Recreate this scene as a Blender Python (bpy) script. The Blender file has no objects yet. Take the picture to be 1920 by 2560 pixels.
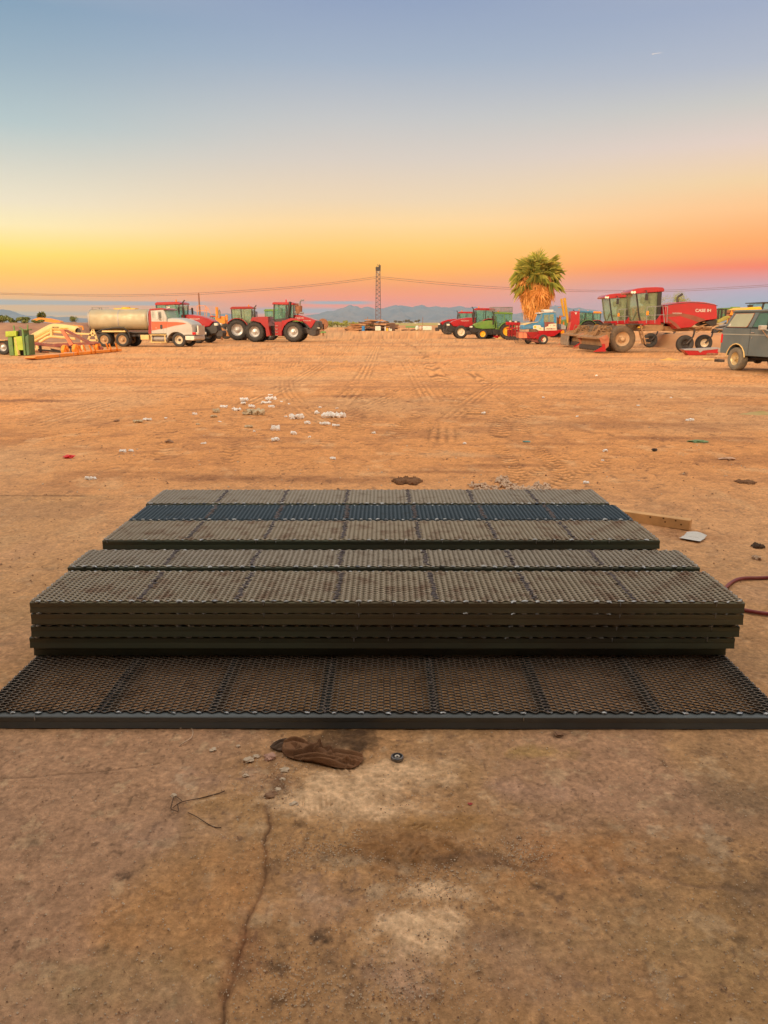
import bpy, bmesh, math, random
import numpy as np
from mathutils import Vector, Matrix
R = math.radians
scene = bpy.context.scene
C = scene.collection
random.seed(7)
rng = np.random.default_rng(11)

# ------------------------------------------------------------------ camera
H = 1.48
FPX = 1849.0
PITCH = R(14.38)
cam_d = bpy.data.cameras.new('camera')
cam = bpy.data.objects.new('camera', cam_d)
C.objects.link(cam)
cam.location = (0, 0, H)
cam.rotation_euler = (R(90) - PITCH, 0, 0)
cam_d.sensor_fit = 'VERTICAL'
cam_d.sensor_height = 24.0
cam_d.lens = 24.0 * FPX / 2560.0
cam_d.clip_start = 0.05
cam_d.clip_end = 80000
scene.camera = cam
scene.view_settings.view_transform = 'Standard'
scene.view_settings.look = 'None'
scene.view_settings.exposure = 0.0
scene.view_settings.gamma = 1.0

def ray(px, py):
    x = (px - 960) / FPX; v = (1280 - py) / FPX
    return Vector((x, math.cos(PITCH) + v * math.sin(PITCH), v * math.cos(PITCH) - math.sin(PITCH)))
def ground(px, py, z=0.0):
    d = ray(px, py); t = (z - H) / d.z
    return Vector((d.x * t, d.y * t, z))
def at(px, py, Y):
    d = ray(px, py); t = Y / d.y
    return Vector((d.x * t, Y, H + d.z * t))

# ------------------------------------------------------------------ materials
MATS = {}
def _new(name):
    m = bpy.data.materials.new(name); m.use_nodes = True
    nt = m.node_tree; b = nt.nodes['Principled BSDF']
    return m, nt, b
def mat(name, col, rough=0.5, metal=0.0, var=0.25, dust=0.0, scale=3.0, dustcol=(0.45, 0.27, 0.15), bump=0.0, spec=0.5, coat=0.0, bscale=60):
    """paint / metal with tone variation and settled dust in blotches"""
    if name in MATS: return MATS[name]
    m, nt, b = _new(name); N = nt.nodes; L = nt.links
    tc = N.new('ShaderNodeTexCoord')
    n1 = N.new('ShaderNodeTexNoise'); n1.inputs['Scale'].default_value = scale; n1.inputs['Detail'].default_value = 8
    L.new(tc.outputs['Object'], n1.inputs['Vector'])
    mr = N.new('ShaderNodeMapRange'); mr.inputs[1].default_value = .3; mr.inputs[2].default_value = .7
    mr.inputs[3].default_value = 1 - var; mr.inputs[4].default_value = 1 + var
    L.new(n1.outputs['Fac'], mr.inputs[0])
    vm = N.new('ShaderNodeVectorMath'); vm.operation = 'SCALE'; vm.inputs[0].default_value = col
    L.new(mr.outputs[0], vm.inputs['Scale'])
    out = vm.outputs[0]
    if dust > 0:
        n2 = N.new('ShaderNodeTexNoise'); n2.inputs['Scale'].default_value = scale * 1.7; n2.inputs['Detail'].default_value = 10
        n2.inputs['Roughness'].default_value = .65
        L.new(tc.outputs['Object'], n2.inputs['Vector'])
        r2 = N.new('ShaderNodeMapRange'); r2.inputs[1].default_value = .62 - dust * .45; r2.inputs[2].default_value = .85 - dust * .2
        r2.inputs[3].default_value = dust * .25; r2.inputs[4].default_value = min(1, dust * 1.3)
        L.new(n2.outputs['Fac'], r2.inputs[0])
        mx = N.new('ShaderNodeMix'); mx.data_type = 'RGBA'
        L.new(r2.outputs[0], mx.inputs[0]); L.new(out, mx.inputs[6]); mx.inputs[7].default_value = (*dustcol, 1)
        out = mx.outputs[2]
        rr = N.new('ShaderNodeMapRange'); rr.inputs[3].default_value = rough; rr.inputs[4].default_value = .9
        L.new(r2.outputs[0], rr.inputs[0]); L.new(rr.outputs[0], b.inputs['Roughness'])
        if metal > 0:
            rm = N.new('ShaderNodeMapRange'); rm.inputs[3].default_value = metal; rm.inputs[4].default_value = 0
            L.new(r2.outputs[0], rm.inputs[0]); L.new(rm.outputs[0], b.inputs['Metallic'])
    else:
        b.inputs['Roughness'].default_value = rough; b.inputs['Metallic'].default_value = metal
    L.new(out, b.inputs['Base Color'])
    b.inputs['Specular IOR Level'].default_value = spec
    b.inputs['Coat Weight'].default_value = coat
    if bump > 0:
        n3 = N.new('ShaderNodeTexNoise'); n3.inputs['Scale'].default_value = bscale; n3.inputs['Detail'].default_value = 6
        L.new(tc.outputs['Object'], n3.inputs['Vector'])
        bp = N.new('ShaderNodeBump'); bp.inputs['Strength'].default_value = bump; bp.inputs['Distance'].default_value = .01
        L.new(n3.outputs['Fac'], bp.inputs['Height']); L.new(bp.outputs[0], b.inputs['Normal'])
    MATS[name] = m
    return m
def glass(name, tint, opac=0.35, rough=0.05):
    if name in MATS: return MATS[name]
    m, nt, b = _new(name); N = nt.nodes; L = nt.links
    b.inputs['Base Color'].default_value = (*tint, 1); b.inputs['Roughness'].default_value = rough
    b.inputs['Specular IOR Level'].default_value = .8
    tr = N.new('ShaderNodeBsdfTransparent'); tr.inputs[0].default_value = (0.84, .97, .90, 1)
    mx = N.new('ShaderNodeMixShader')
    n = N.new('ShaderNodeTexNoise'); n.inputs['Scale'].default_value = 2.5
    tc = N.new('ShaderNodeTexCoord'); L.new(tc.outputs['Object'], n.inputs['Vector'])
    mr = N.new('ShaderNodeMapRange'); mr.inputs[3].default_value = opac - .15; mr.inputs[4].default_value = opac + .15
    L.new(n.outputs['Fac'], mr.inputs[0]); L.new(mr.outputs[0], mx.inputs[0])
    L.new(tr.outputs[0], mx.inputs[1]); L.new(b.outputs[0], mx.inputs[2])
    L.new(mx.outputs[0], N['Material Output'].inputs['Surface'])
    MATS[name] = m; return m

RED = mat('red_paint', (.33, .005, .010), .28, 0, .15, .12, 1.6, coat=.3)
RED_CLEAN = mat('bright_red_paint', (.38, .004, .012), .25, 0, .12, .05, 1.5, coat=.3)
DUSTYRED = mat('dust_covered_red_paint', (.40, .02, .015), .6, 0, .2, .75, 1.3, dustcol=(.42, .20, .10))
MAROON = mat('maroon_paint', (.22, .03, .03), .5, 0, .3, .4, 2)
ORANGE = mat('orange_paint', (.85, .27, .015), .5, 0, .15, .25, 2.5, dustcol=(.6, .3, .12))
YELLOW = mat('yellow_paint', (.85, .48, .02), .45, 0, .12, .15, 2)
CREAM = mat('pale_yellow_paint', (.78, .55, .22), .5, 0, .15, .3, 2, dustcol=(.55, .33, .17))
JGREEN = mat('green_paint', (.10, .26, .03), .4, 0, .2, .3, 2)
LIME = mat('lime_green_paint', (.36, .50, .03), .5, 0, .25, .2, 3)
MIDGREEN = mat('weathered_green_paint', (.10, .23, .06), .55, 0, .3, .25, 3)
BLUE = mat('blue_paint', (.03, .24, .46), .4, 0, .2, .25, 2)
BLACK = mat('black_plastic', (.014, .014, .015), .42, 0, .3, .12, 3)
DARK = mat('dark_steel', (.03, .028, .03), .5, .3, .3, .2, 3)
TYRE = mat('tyre_rubber', (.030, .029, .028), .75, 0, .3, .14, 3, dustcol=(.33, .22, .14))
TYRE_D = mat('dusty_tyre_rubber', (.06, .045, .035), .8, 0, .3, .55, 3, dustcol=(.25, .16, .085))
RIM = mat('silver_rim', (.5, .5, .5), .35, .7, .15, .25, 3)
RIMDUST = mat('dusty_rim', (.5, .4, .28), .6, .1, .15, .75, 3, dustcol=(.55, .33, .16))
RIMCREAM = mat('cream_rim', (.75, .66, .5), .5, 0, .15, .3, 3)
RIMYEL = mat('yellow_rim', (.9, .5, .02), .45, 0, .1, .1, 3)
TANK = mat('dull_aluminium_tank', (.42, .38, .27), .42, .5, .14, .45, 1.2, dustcol=(.40, .31, .17))
WHITE = mat('white_paint', (.60, .58, .54), .4, 0, .08, .3, 1.6, dustcol=(.55, .42, .28))
CHROME = mat('chrome', (.8, .78, .75), .15, 1, .05, .15, 3)
TAN = mat('dust_covered_steel', (.26, .14, .065), .75, 0, .3, .5, 2.5, dustcol=(.42, .25, .12))
RUST = mat('rusty_steel', (.26, .10, .05), .8, .1, .4, .35, 4)
GREY = mat('grey_steel', (.22, .23, .25), .5, .3, .2, .3, 3)
SKIPLATE = mat('weathered_galvanised_steel', (.35, .36, .38), .5, .5, .2, .3, 3)
WOOD = mat('brown_timber', (.36, .20, .09), .8, 0, .35, .3, 6, bump=.3)
LUMBER = mat('fresh_lumber', (.62, .36, .15), .7, 0, .18, .15, 8, bump=.25)
SUVP = mat('faded_grey_blue_paint', (.10, .135, .15), .4, 0, .14, .32, 1.4, dustcol=(.26, .25, .22))
AMBER = mat('amber_lens', (.9, .28, .01), .25, 0, .05)
REDLENS = mat('red_lens', (.7, .01, .02), .2, 0, .05)
LAMP = mat('lamp_glass', (.85, .82, .7), .12, .1, .05)
GLASS = glass('tinted_cab_glass', (.26, .46, .38), .20)
GLASS_D = glass('dusty_cab_glass', (.46, .50, .30), .28, .2)
GLASS_S = glass('dusty_window_glass', (.42, .44, .30), .88, .3)
RUBBER = mat('grey_rubber_curtain', (.16, .15, .13), .7, 0, .25, .5, 3)

# ------------------------------------------------------------------ mesh builder
class MB:
    def __init__(s): s.v = []; s.f = []
    def add(s, vs, fs):
        o = len(s.v); s.v += [tuple(v) for v in vs]; s.f += [tuple(i + o for i in f) for f in fs]; return s
    def box(s, c, size, rot=None):
        hx, hy, hz = size[0] / 2, size[1] / 2, size[2] / 2
        vs = [Vector((x, y, z)) for x in (-hx, hx) for y in (-hy, hy) for z in (-hz, hz)]
        if rot is not None:
            M = Matrix.Rotation(rot[2], 3, 'Z') @ Matrix.Rotation(rot[1], 3, 'Y') @ Matrix.Rotation(rot[0], 3, 'X')
            vs = [M @ v for v in vs]
        c = Vector(c)
        return s.add([v + c for v in vs], [(0, 1, 3, 2), (4, 6, 7, 5), (0, 4, 5, 1), (2, 3, 7, 6), (0, 2, 6, 4), (1, 5, 7, 3)])
    def bx(s, x0, x1, y0, y1, z0, z1):
        return s.box(((x0 + x1) / 2, (y0 + y1) / 2, (z0 + z1) / 2), (abs(x1 - x0), abs(y1 - y0), abs(z1 - z0)))
    def prism(s, poly, d0, d1):
        """poly of (u,z) extruded along local y from d0 to d1"""
        n = len(poly)
        vs = [(p[0], d0, p[1]) for p in poly] + [(p[0], d1, p[1]) for p in poly]
        fs = [tuple(range(n)), tuple(range(2 * n - 1, n - 1, -1))]
        for i in range(n):
            j = (i + 1) % n; fs.append((i, i + n, j + n, j))
        return s.add(vs, fs)
    def prism_t(s, poly, d0, d1, inset=.1, k=.85):
        """prism whose two caps are pulled in: rounded sides"""
        n = len(poly); cx = sum(p[0] for p in poly) / n; cz = sum(p[1] for p in poly) / n
        rings = []
        for d, q in ((d0, k), (d0 + inset, 1), (d1 - inset, 1), (d1, k)):
            rings.append([(cx + (p[0] - cx) * q, d, cz + (p[1] - cz) * q) for p in poly])
        vs = [v for r_ in rings for v in r_]
        fs = [tuple(range(n)), tuple(range(4 * n - 1, 3 * n - 1, -1))]
        for a in range(3):
            for i in range(n):
                j = (i + 1) % n; fs.append((a * n + i, (a + 1) * n + i, (a + 1) * n + j, a * n + j))
        return s.add(vs, fs)
    def cyl(s, p0, p1, r0, r1=None, n=12, caps=True):
        return s.tube([p0, p1], [r0, r0 if r1 is None else r1], n, caps)
    def tube(s, pts, r, n=8, caps=True):
        pts = [Vector(p) for p in pts]
        rs = r if isinstance(r, (list, tuple)) else [r] * len(pts)
        vs = []; up = None
        for i, p in enumerate(pts):
            t = (pts[min(i + 1, len(pts) - 1)] - pts[max(i - 1, 0)]).normalized()
            if up is None:
                up = Vector((0, 0, 1)) if abs(t.z) < .9 else Vector((1, 0, 0))
            a = t.cross(up).normalized(); b = a.cross(t).normalized(); up = b
            for k in range(n):
                w = 2 * math.pi * k / n
                vs.append(p + (a * math.cos(w) + b * math.sin(w)) * rs[i])
        fs = []
        for i in range(len(pts) - 1):
            for k in range(n):
                j = (k + 1) % n; fs.append((i * n + k, i * n + j, (i + 1) * n + j, (i + 1) * n + k))
        if caps:
            fs.append(tuple(range(n - 1, -1, -1))); fs.append(tuple(range((len(pts) - 1) * n, len(pts) * n)))
        return s.add(vs, fs)
    def bar(s, p0, p1, w, h=None):
        """square bar between two points"""
        h = w if h is None else h
        p0 = Vector(p0); p1 = Vector(p1); t = (p1 - p0).normalized()
        up = Vector((0, 0, 1)) if abs(t.z) < .95 else Vector((0, 1, 0))
        a = t.cross(up).normalized() * w / 2; b = a.cross(t).normalized() * h / 2
        vs = [q + sa * a + sb * b for q in (p0, p1) for sa, sb in ((-1, -1), (1, -1), (1, 1), (-1, 1))]
        return s.add(vs, [(3, 2, 1, 0), (4, 5, 6, 7), (0, 1, 5, 4), (1, 2, 6, 5), (2, 3, 7, 6), (3, 0, 4, 7)])
    def lathe(s, prof, c, n=32, axis='Y'):
        """prof: list of (radius, offset along axis)"""
        vs = []; c = Vector(c)
        for r_, o in prof:
            for k in range(n):
                w = 2 * math.pi * k / n; x, z = r_ * math.cos(w), r_ * math.sin(w)
                vs.append(c + (Vector((x, o, z)) if axis == 'Y' else Vector((x, z, o)) if axis == 'Z' else Vector((o, x, z))))
        fs = []
        for i in range(len(prof) - 1):
            for k in range(n):
                j = (k + 1) % n; fs.append((i * n + k, (i + 1) * n + k, (i + 1) * n + j, i * n + j))
        if prof[0][0] > 1e-6 and abs(prof[0][0]) > 0: pass
        return s.add(vs, fs)
    def blob(s, c, r, seed=0, rough=.3, flat=1.0, sub=2):
        bm = bmesh.new(); bmesh.ops.create_icosphere(bm, subdivisions=sub, radius=1)
        rn = random.Random(seed); off = [rn.uniform(0, 9) for _ in range(3)]
        from mathutils import noise
        rr = r if isinstance(r, (tuple, list)) else (r, r, r * flat)
        vs = []
        for v in bm.verts:
            k = 1 + rough * 2 * noise.noise(v.co * 1.7 + Vector(off))
            vs.append(Vector((v.co.x * rr[0] * k, v.co.y * rr[1] * k, v.co.z * rr[2] * k)) + Vector(c))
        fs = [tuple(v.index for v in f.verts) for f in bm.faces]
        bm.free(); return s.add(vs, fs)
    def build(s, name, m, parent=None, smooth=35, bevel=0.0, loc=None, rot=None):
        me = bpy.data.meshes.new(name); me.from_pydata(s.v, [], s.f)
        bm = bmesh.new(); bm.from_mesh(me); bmesh.ops.recalc_face_normals(bm, faces=bm.faces); bm.to_mesh(me); bm.free()
        me.materials.append(m)
        if smooth:
            me.polygons.foreach_set('use_smooth', [True] * len(me.polygons)); me.set_sharp_from_angle(angle=R(smooth))
        o = bpy.data.objects.new(name, me); C.objects.link(o)
        if parent is not None: o.parent = parent
        if loc is not None: o.location = loc
        if rot is not None: o.rotation_euler = rot
        if bevel:
            md = o.modifiers.new('bevel', 'BEVEL'); md.width = bevel; md.segments = 2; md.limit_method = 'ANGLE'; md.angle_limit = R(40)
        return o

def tag(o, label=None, cat=None, group=None, kind=None):
    if label: o['label'] = label
    if cat: o['category'] = cat
    if group: o['group'] = group
    if kind: o['kind'] = kind
    return o
def thing(name, label, cat, loc=(0, 0, 0), rz=0, group=None):
    o = bpy.data.objects.new(name, None); C.objects.link(o)
    o.location = loc; o.rotation_euler = (0, 0, rz); o.empty_display_size = .2
    return tag(o, label, cat, group)
def copy_tree(o, parent=None):
    c = o.copy(); C.objects.link(c); c.parent = parent
    for ch in o.children: copy_tree(ch, c)
    return c

class Frame:
    """vertical plane through a ground point; turns photo outlines into metres on that plane"""
    def __init__(s, px, py, yaw=0.0, X=None):
        s.o = ground(px, py) if X is None else Vector(X); s.a = R(yaw)
        s.u = Vector((math.cos(s.a), math.sin(s.a), 0)); s.n = Vector((-math.sin(s.a), math.cos(s.a), 0))
    def p(s, px, py, d=0.0):
        r = ray(px, py); c0 = Vector((0, 0, H)); q = s.o + s.n * d
        t = (q - c0).dot(s.n) / r.dot(s.n); w = c0 + r * t - s.o
        return (w.dot(s.u), w.z)
    def poly(s, pts, conv=None, d=0.0):
        if conv: pts = [conv(*q) for q in pts]
        return [s.p(a, b, d) for a, b in pts]
    def thing(s, name, label, cat, group=None):
        return thing(name, label, cat, tuple(s.o), s.a, group)
def Z(sc, ox, oy):
    return lambda x, y: (ox + x / sc, oy + y / sc)

def text(parent, txt, size, loc, m, flip=False, extrude=.004, xscale=1.0, name='lettering', bold=.0):
    cu = bpy.data.curves.new(name, 'FONT'); cu.body = txt; cu.size = size; cu.extrude = extrude; cu.offset = bold
    cu.align_x = 'CENTER'; cu.align_y = 'CENTER'
    tmp = bpy.data.objects.new('tmp', cu); C.objects.link(tmp)
    dg = bpy.context.evaluated_depsgraph_get(); dg.update()
    me = bpy.data.meshes.new_from_object(tmp.evaluated_get(dg)); me.name = name
    bpy.data.objects.remove(tmp)
    me.materials.clear(); me.materials.append(m)
    o = bpy.data.objects.new(name, me); C.objects.link(o); o.parent = parent; o.location = loc
    o.rotation_euler = (R(90), 0, R(180) if flip else 0); o.scale = (xscale, 1, 1)
    return o

# ------------------------------------------------------------------ wheel
def wheel(parent, c, rad, w, rimr=None, lugs=0, tm=None, rm=None, side=-1, bolts=8, deep=.35):
    """side -1: dish faces local -y"""
    tm = tm or TYRE; rm = rm or RIM; rimr = rimr or rad * .58
    x, y, z = c
    r_ = MB()
    pr = [(rimr * 1.02, -w * .42), (rimr, -w * .40), (rimr * .9, -w * .30), (rimr * .86, -w * deep * .4), (rimr * .55, -w * deep * .1), (rimr * .5, -w * deep * .35),
          (rimr * .28, -w * deep * .4), (rimr * .26, -w * deep * .9), (rimr * .08, -w * deep * 1.0), (0.001, -w * deep * 1.0)]
    r_.lathe([(a, b * -side) for a, b in pr], c, 28)
    r_.lathe([(rimr * 1.02, w * .42 * -side), (rimr * .8, w * .2 * -side), (.001, w * .15 * -side)], c, 20)
    for k in range(bolts):
        q = 2 * math.pi * k / bolts
        r_.cyl((x + rimr * .4 * math.cos(q), y + side * w * deep * .25, z + rimr * .4 * math.sin(q)), (x + rimr * .4 * math.cos(q), y + side * w * deep * .55, z + rimr * .4 * math.sin(q)), rimr * .055, n=6)
    wo = r_.build('wheel', rm, parent, smooth=40)
    t = MB(); h = w / 2; ro = rad * (.965 if lugs else 1.0)
    t.lathe([(rimr * 1.0, -h * .86), (rimr * 1.08, -h * .98), (ro * .80, -h * 1.06), (ro * .93, -h * .98), (ro * .985, -h * .78), (ro, -h * .3), (ro, h * .3), (ro * .985, h * .78),
             (ro * .93, h * .98), (ro * .80, h * 1.06), (rimr * 1.08, h * .98), (rimr, h * .86)], c, 44)
    if lugs:
        for k in range(lugs):
            for sd in (-1, 1):
                q = 2 * math.pi * (k + (.5 if sd > 0 else 0)) / lugs
                pts = []
                for f, dq in ((.05, .0), (.5, .10), (1.0, .26)):
                    a = q + dq; rr = rad if f < .9 else rad * .965
                    pts.append((x + rr * .985 * math.cos(a), y + sd * h * f, z + rr * .985 * math.sin(a)))
                a = q + .26
                pts.append((x + rad * .84 * math.cos(a), y + sd * h * 1.06, z + rad * .84 * math.sin(a)))
                for i in range(3): t.bar(pts[i], pts[i + 1], rad * .055, rad * .055)
    elif True:
        for k in range(-2, 3):
            pass
    t.build('tyre', tm, wo, smooth=40)
    return wo
def arc(cx, cz, r, a0, a1, n=12):
    return [(cx + r * math.cos(R(a0 + (a1 - a0) * i / n)), cz + r * math.sin(R(a0 + (a1 - a0) * i / n))) for i in range(n + 1)]
def fender(cx, cz, r0, r1, a0, a1, n=12):
    return arc(cx, cz, r1, a0, a1, n) + arc(cx, cz, r0, a1, a0, n)

# ------------------------------------------------------------------ numpy noise
def _hash(ix, iy, seed):
    h = (ix.astype(np.int64) * 374761393 + iy.astype(np.int64) * 668265263 + seed * 1442695041) & 0x7fffffff
    h = ((h ^ (h >> 13)) * 1274126177) & 0x7fffffff
    return ((h ^ (h >> 16)) & 0xffff) / 65535.0
def vnoise(x, y, seed=0):
    ix = np.floor(x); iy = np.floor(y); fx = x - ix; fy = y - iy
    fx = fx * fx * (3 - 2 * fx); fy = fy * fy * (3 - 2 * fy)
    a = _hash(ix, iy, seed); b = _hash(ix + 1, iy, seed); c = _hash(ix, iy + 1, seed); d = _hash(ix + 1, iy + 1, seed)
    return (a * (1 - fx) + b * fx) * (1 - fy) + (c * (1 - fx) + d * fx) * fy
def fbm(x, y, seed=0, octv=5, gain=.5):
    s = np.zeros_like(x); a = 1.0; t = 0
    for i in range(octv):
        s += a * vnoise(x * 2 ** i + i * 17.3, y * 2 ** i - i * 9.1, seed + i * 31); t += a; a *= gain
    return s / t
def sstep(a, b, x):
    t = np.clip((x - a) / (b - a), 0, 1); return t * t * (3 - 2 * t)
def polydist(x, y, pts):
    """distance to a polyline, signed lateral offset and arc length"""
    best = np.full(x.shape, 1e9); lat = np.zeros_like(x); arc_ = np.zeros_like(x); s0 = 0
    for (ax, ay), (bx, by) in zip(pts[:-1], pts[1:]):
        dx, dy = bx - ax, by - ay; l = math.hypot(dx, dy)
        t = np.clip(((x - ax) * dx + (y - ay) * dy) / (l * l), 0, 1)
        qx, qy = ax + t * dx, ay + t * dy; d = np.hypot(x - qx, y - qy)
        m = d < best
        best = np.where(m, d, best); lat = np.where(m, ((x - ax) * dy - (y - ay) * dx) / l, lat); arc_ = np.where(m, s0 + t * l, arc_)
        s0 += l
    return best, lat, arc_
def smooth_path(pts, k=6):
    out = []
    for i in range(len(pts) - 1):
        p0 = pts[max(i - 1, 0)]; p1 = pts[i]; p2 = pts[i + 1]; p3 = pts[min(i + 2, len(pts) - 1)]
        for j in range(k):
            t = j / k
            out.append(tuple(.5 * ((2 * p1[a]) + (-p0[a] + p2[a]) * t + (2 * p0[a] - 5 * p1[a] + 4 * p2[a] - p3[a]) * t * t + (-p0[a] + 3 * p1[a] - 3 * p2[a] + p3[a]) * t ** 3) for a in range(len(p1))))
    out.append(tuple(pts[-1])); return out
def gpath(px):
    return smooth_path([tuple(ground(*q)[:2]) for q in px])

# ------------------------------------------------------------------ the ground: one sheet, finer near the yard
def build_ground():
    ys = []
    y = -3.0
    while y < .9: ys.append(y); y += .25
    y = .9
    while y < 70: ys.append(y); y += max(.0045, .0009 * y * y * (.55 if y < 25 else 1.0))
    while y < 30000: ys.append(y); y *= 1.35
    ys.append(60000.0)
    ys = [-3000, -400, -60, -15] + ys
    ys = np.array(ys)
    uc = np.linspace(-.72, .72, 960)
    uo = np.array([.8, .95, 1.2, 1.6, 2.4, 4, 8, 16])
    us = np.concatenate([-uo[::-1], uc, uo])
    Wd = np.where(ys > 1.0, ys, np.where(ys > -5, 1.0, np.abs(ys)))
    X = us[None, :] * Wd[:, None]; Y = np.repeat(ys[:, None], len(us), 1)
    x = X.ravel(); y = Y.ravel(); n = len(x)
    near = (y > .5) & (y < 75) & (np.abs(x) < 60)
    # ---- colour layers (linear)
    A = np.array([.66, .305, .110]); B_ = np.array([.36, .16, .07]); Cc = np.array([.58, .33, .16]); S1 = np.array([.46, .265, .125]); S2 = np.array([.36, .235, .13])
    f1 = fbm(x * .35, y * .35, 3, 5); f2 = fbm(x * 1.7, y * 1.7, 5, 6, .6); f3 = fbm(x * 6, y * 6, 9, 5, .65); f4 = fbm(x * 28, y * 28, 12, 4, .7)
    col = A[None] * np.ones((n, 1))
    def mixc(col, c2, m): return col * (1 - m[:, None]) + np.array(c2)[None] * m[:, None]
    col = mixc(col, Cc, sstep(.45, .75, f1) * .7)
    col = mixc(col, B_, sstep(.52, .72, f2) * .5)
    col = mixc(col, B_ * .8, sstep(.58, .78, f3) * .4 * sstep(40, 10, y))
    def crease(fx, fy, sd, wd, c, m, sc=1.0):
        nonlocal col
        r0 = np.abs(fbm(x * fx, y * fy, sd, 4, .55) - .5)
        k = sstep(wd, 0, r0) * sstep(.42, .60, fbm(x * fx * .4, y * fy * .4, sd + 3, 3))
        col = mixc(col, c, k * m); return k
    cr1 = crease(3.0, 2.2, 301, .030, [.30, .14, .065], .5)
    cr2 = crease(9.0, 7.0, 311, .040, [.30, .14, .065], .45)
    cr3 = crease(1.1, .7, 321, .020, [.28, .13, .06], .45)
    col = mixc(col, [.74, .44, .22], sstep(.60, .78, fbm(x * 3.1, y * 2.0, 331, 5, .6)) * .55)
    col = mixc(col, [.20, .09, .045], sstep(.70, .78, fbm(x * 11, y * 8, 341, 4, .6)) * .7)
    z = -(cr1 * .006 + cr2 * .004) + (f2 - .5) * .012 + (f3 - .5) * (.012 - .006 * sstep(5, 9, y)) + (f4 - .5) * .006
    z = z + (fbm(x * .15, y * .15, 21, 3) - .5) * .05 * sstep(14, 25, y)
    # slab under dust near the shop
    wob = (f2 - .5) * .9
    slab = np.maximum(sstep(2.9, 2.3, y + wob * .6), .42 * sstep(-2.0, -2.6, x + wob * .7) * sstep(6.42, 6.34, y))
    slab = np.maximum(slab, .55 * sstep(5.2, 3.8, y + wob))
    col = mixc(col, [.54, .36, .21], sstep(8.5, 4.5, y + wob) * .55)
    sc_ = mixc(np.repeat(S1[None], n, 0), S2, sstep(.35, .65, f2) * .6)
    sc_ = mixc(sc_, [.40, .245, .11], sstep(.5, .7, fbm(x * .9, y * .9, 44, 5)) * .7)
    sc_ = mixc(sc_, [.44, .27, .19], sstep(.52, .7, fbm(x * 1.3, y * 1.3, 47, 4)) * .6)
    sc_ = mixc(sc_, [.50, .40, .28], sstep(.70, .80, f3) * .5)
    sc_ = mixc(sc_, [.14, .09, .06], sstep(.68, .76, fbm(x * 9, y * 9, 71, 4, .6)) * .4)
    sc_ = mixc(sc_, [.17, .105, .07], sstep(.72, .80, fbm(x * 40, y * 34, 351, 3, .6)) * .7)
    sc_ = mixc(sc_, [.19, .115, .07], sstep(.030, 0, np.abs(fbm(x * 5, y * 4, 361, 5, .6) - .5)) * sstep(.45, .6, fbm(x * 1.5, y * 1.5, 362, 3)) * .45)
    sc_ = mixc(sc_, [.55, .40, .25], sstep(.62, .74, fbm(x * 14, y * 14, 371, 4, .65)) * .5)
    col = mixc(col, sc_.T.T if False else [0, 0, 0], np.zeros(n)) * (1 - slab[:, None] * .92) + sc_ * slab[:, None] * .92
    z = z * (1 - slab * .65)
    # dusty light sweep on the far left edge of the slab
    col = mixc(col, [.62, .40, .22], sstep(-2.6, -4.6, x + wob) * sstep(5.5, 6.5, y) * sstep(9.8, 8.2, y + wob * .8) * .6)
    # joint of the slab and cracks
    def line(px, w, depth, c, m=.8, wobble=.02, seed=1):
        nonlocal col, z
        P = gpath(px)
        xa, xb = min(p[0] for p in P) - .5, max(p[0] for p in P) + .5; ya, yb = min(p[1] for p in P) - .5, max(p[1] for p in P) + .5
        idx = np.nonzero((x > xa) & (x < xb) & (y > ya) & (y < yb))[0]
        if not len(idx): return
        xx = x[idx] + (fbm(x[idx] * 7, y[idx] * 7, seed, 4) - .5) * wobble * 2; yy = y[idx] + (fbm(x[idx] * 7 + 50, y[idx] * 7, seed, 4) - .5) * wobble * 2
        d, lat, s = polydist(xx, yy, P)
        k = sstep(w, w * .2, d) * sstep(.3, .55, fbm(x[idx] * 2.2, y[idx] * 2.2, seed + 5, 3))
        col[idx] = col[idx] * (1 - k[:, None] * m) + np.array(c)[None] * k[:, None] * m
        z[idx] -= k * depth
    line([(-60, 1238), (200, 1240), (430, 1243)], .022, .006, [.12, .07, .045], .75, .004, 3)
    line([(660, 2010), (672, 2110), (650, 2240), (622, 2330), (590, 2400), (565, 2480), (560, 2560), (530, 2640)], .015, .004, [.27, .15, .075], .7, .035, 8)
    line([(660, 2010), (672, 2110), (650, 2240), (622, 2330), (590, 2400), (565, 2480), (560, 2560), (530, 2640)], .004, .003, [.13, .07, .04], .7, .035, 8)
    line([(570, 2480), (600, 2440), (650, 2420)], .010, .004, [.14, .08, .05], .7, .03, 28)
    line([(205, 2290), (262, 2150), (330, 1990)], .008, .003, [.13, .09, .06], .6, .008, 9)
    line([(770, 2080), (750, 2130)], .012, .003, [.13, .09, .06], .6, .01, 10)
    line([(0, 1945), (240, 1930), (400, 1905)], .007, .002, [.16, .10, .06], .5, .015, 11)
    line([(1240, 2160), (1500, 2180), (1700, 2210), (1920, 2230)], .018, .003, [.16, .10, .07], .45, .06, 12)
    line([(1660, 1890), (1760, 2010), (1900, 2130)], .02, .003, [.14, .09, .06], .4, .05, 13)
    line([(180, 1310), (330, 1290)], .01, .003, [.2, .1, .06], .5, .02, 14)
    line([(0, 1450), (110, 1432), (230, 1410)], .01, .003, [.2, .1, .06], .5, .02, 15)
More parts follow.
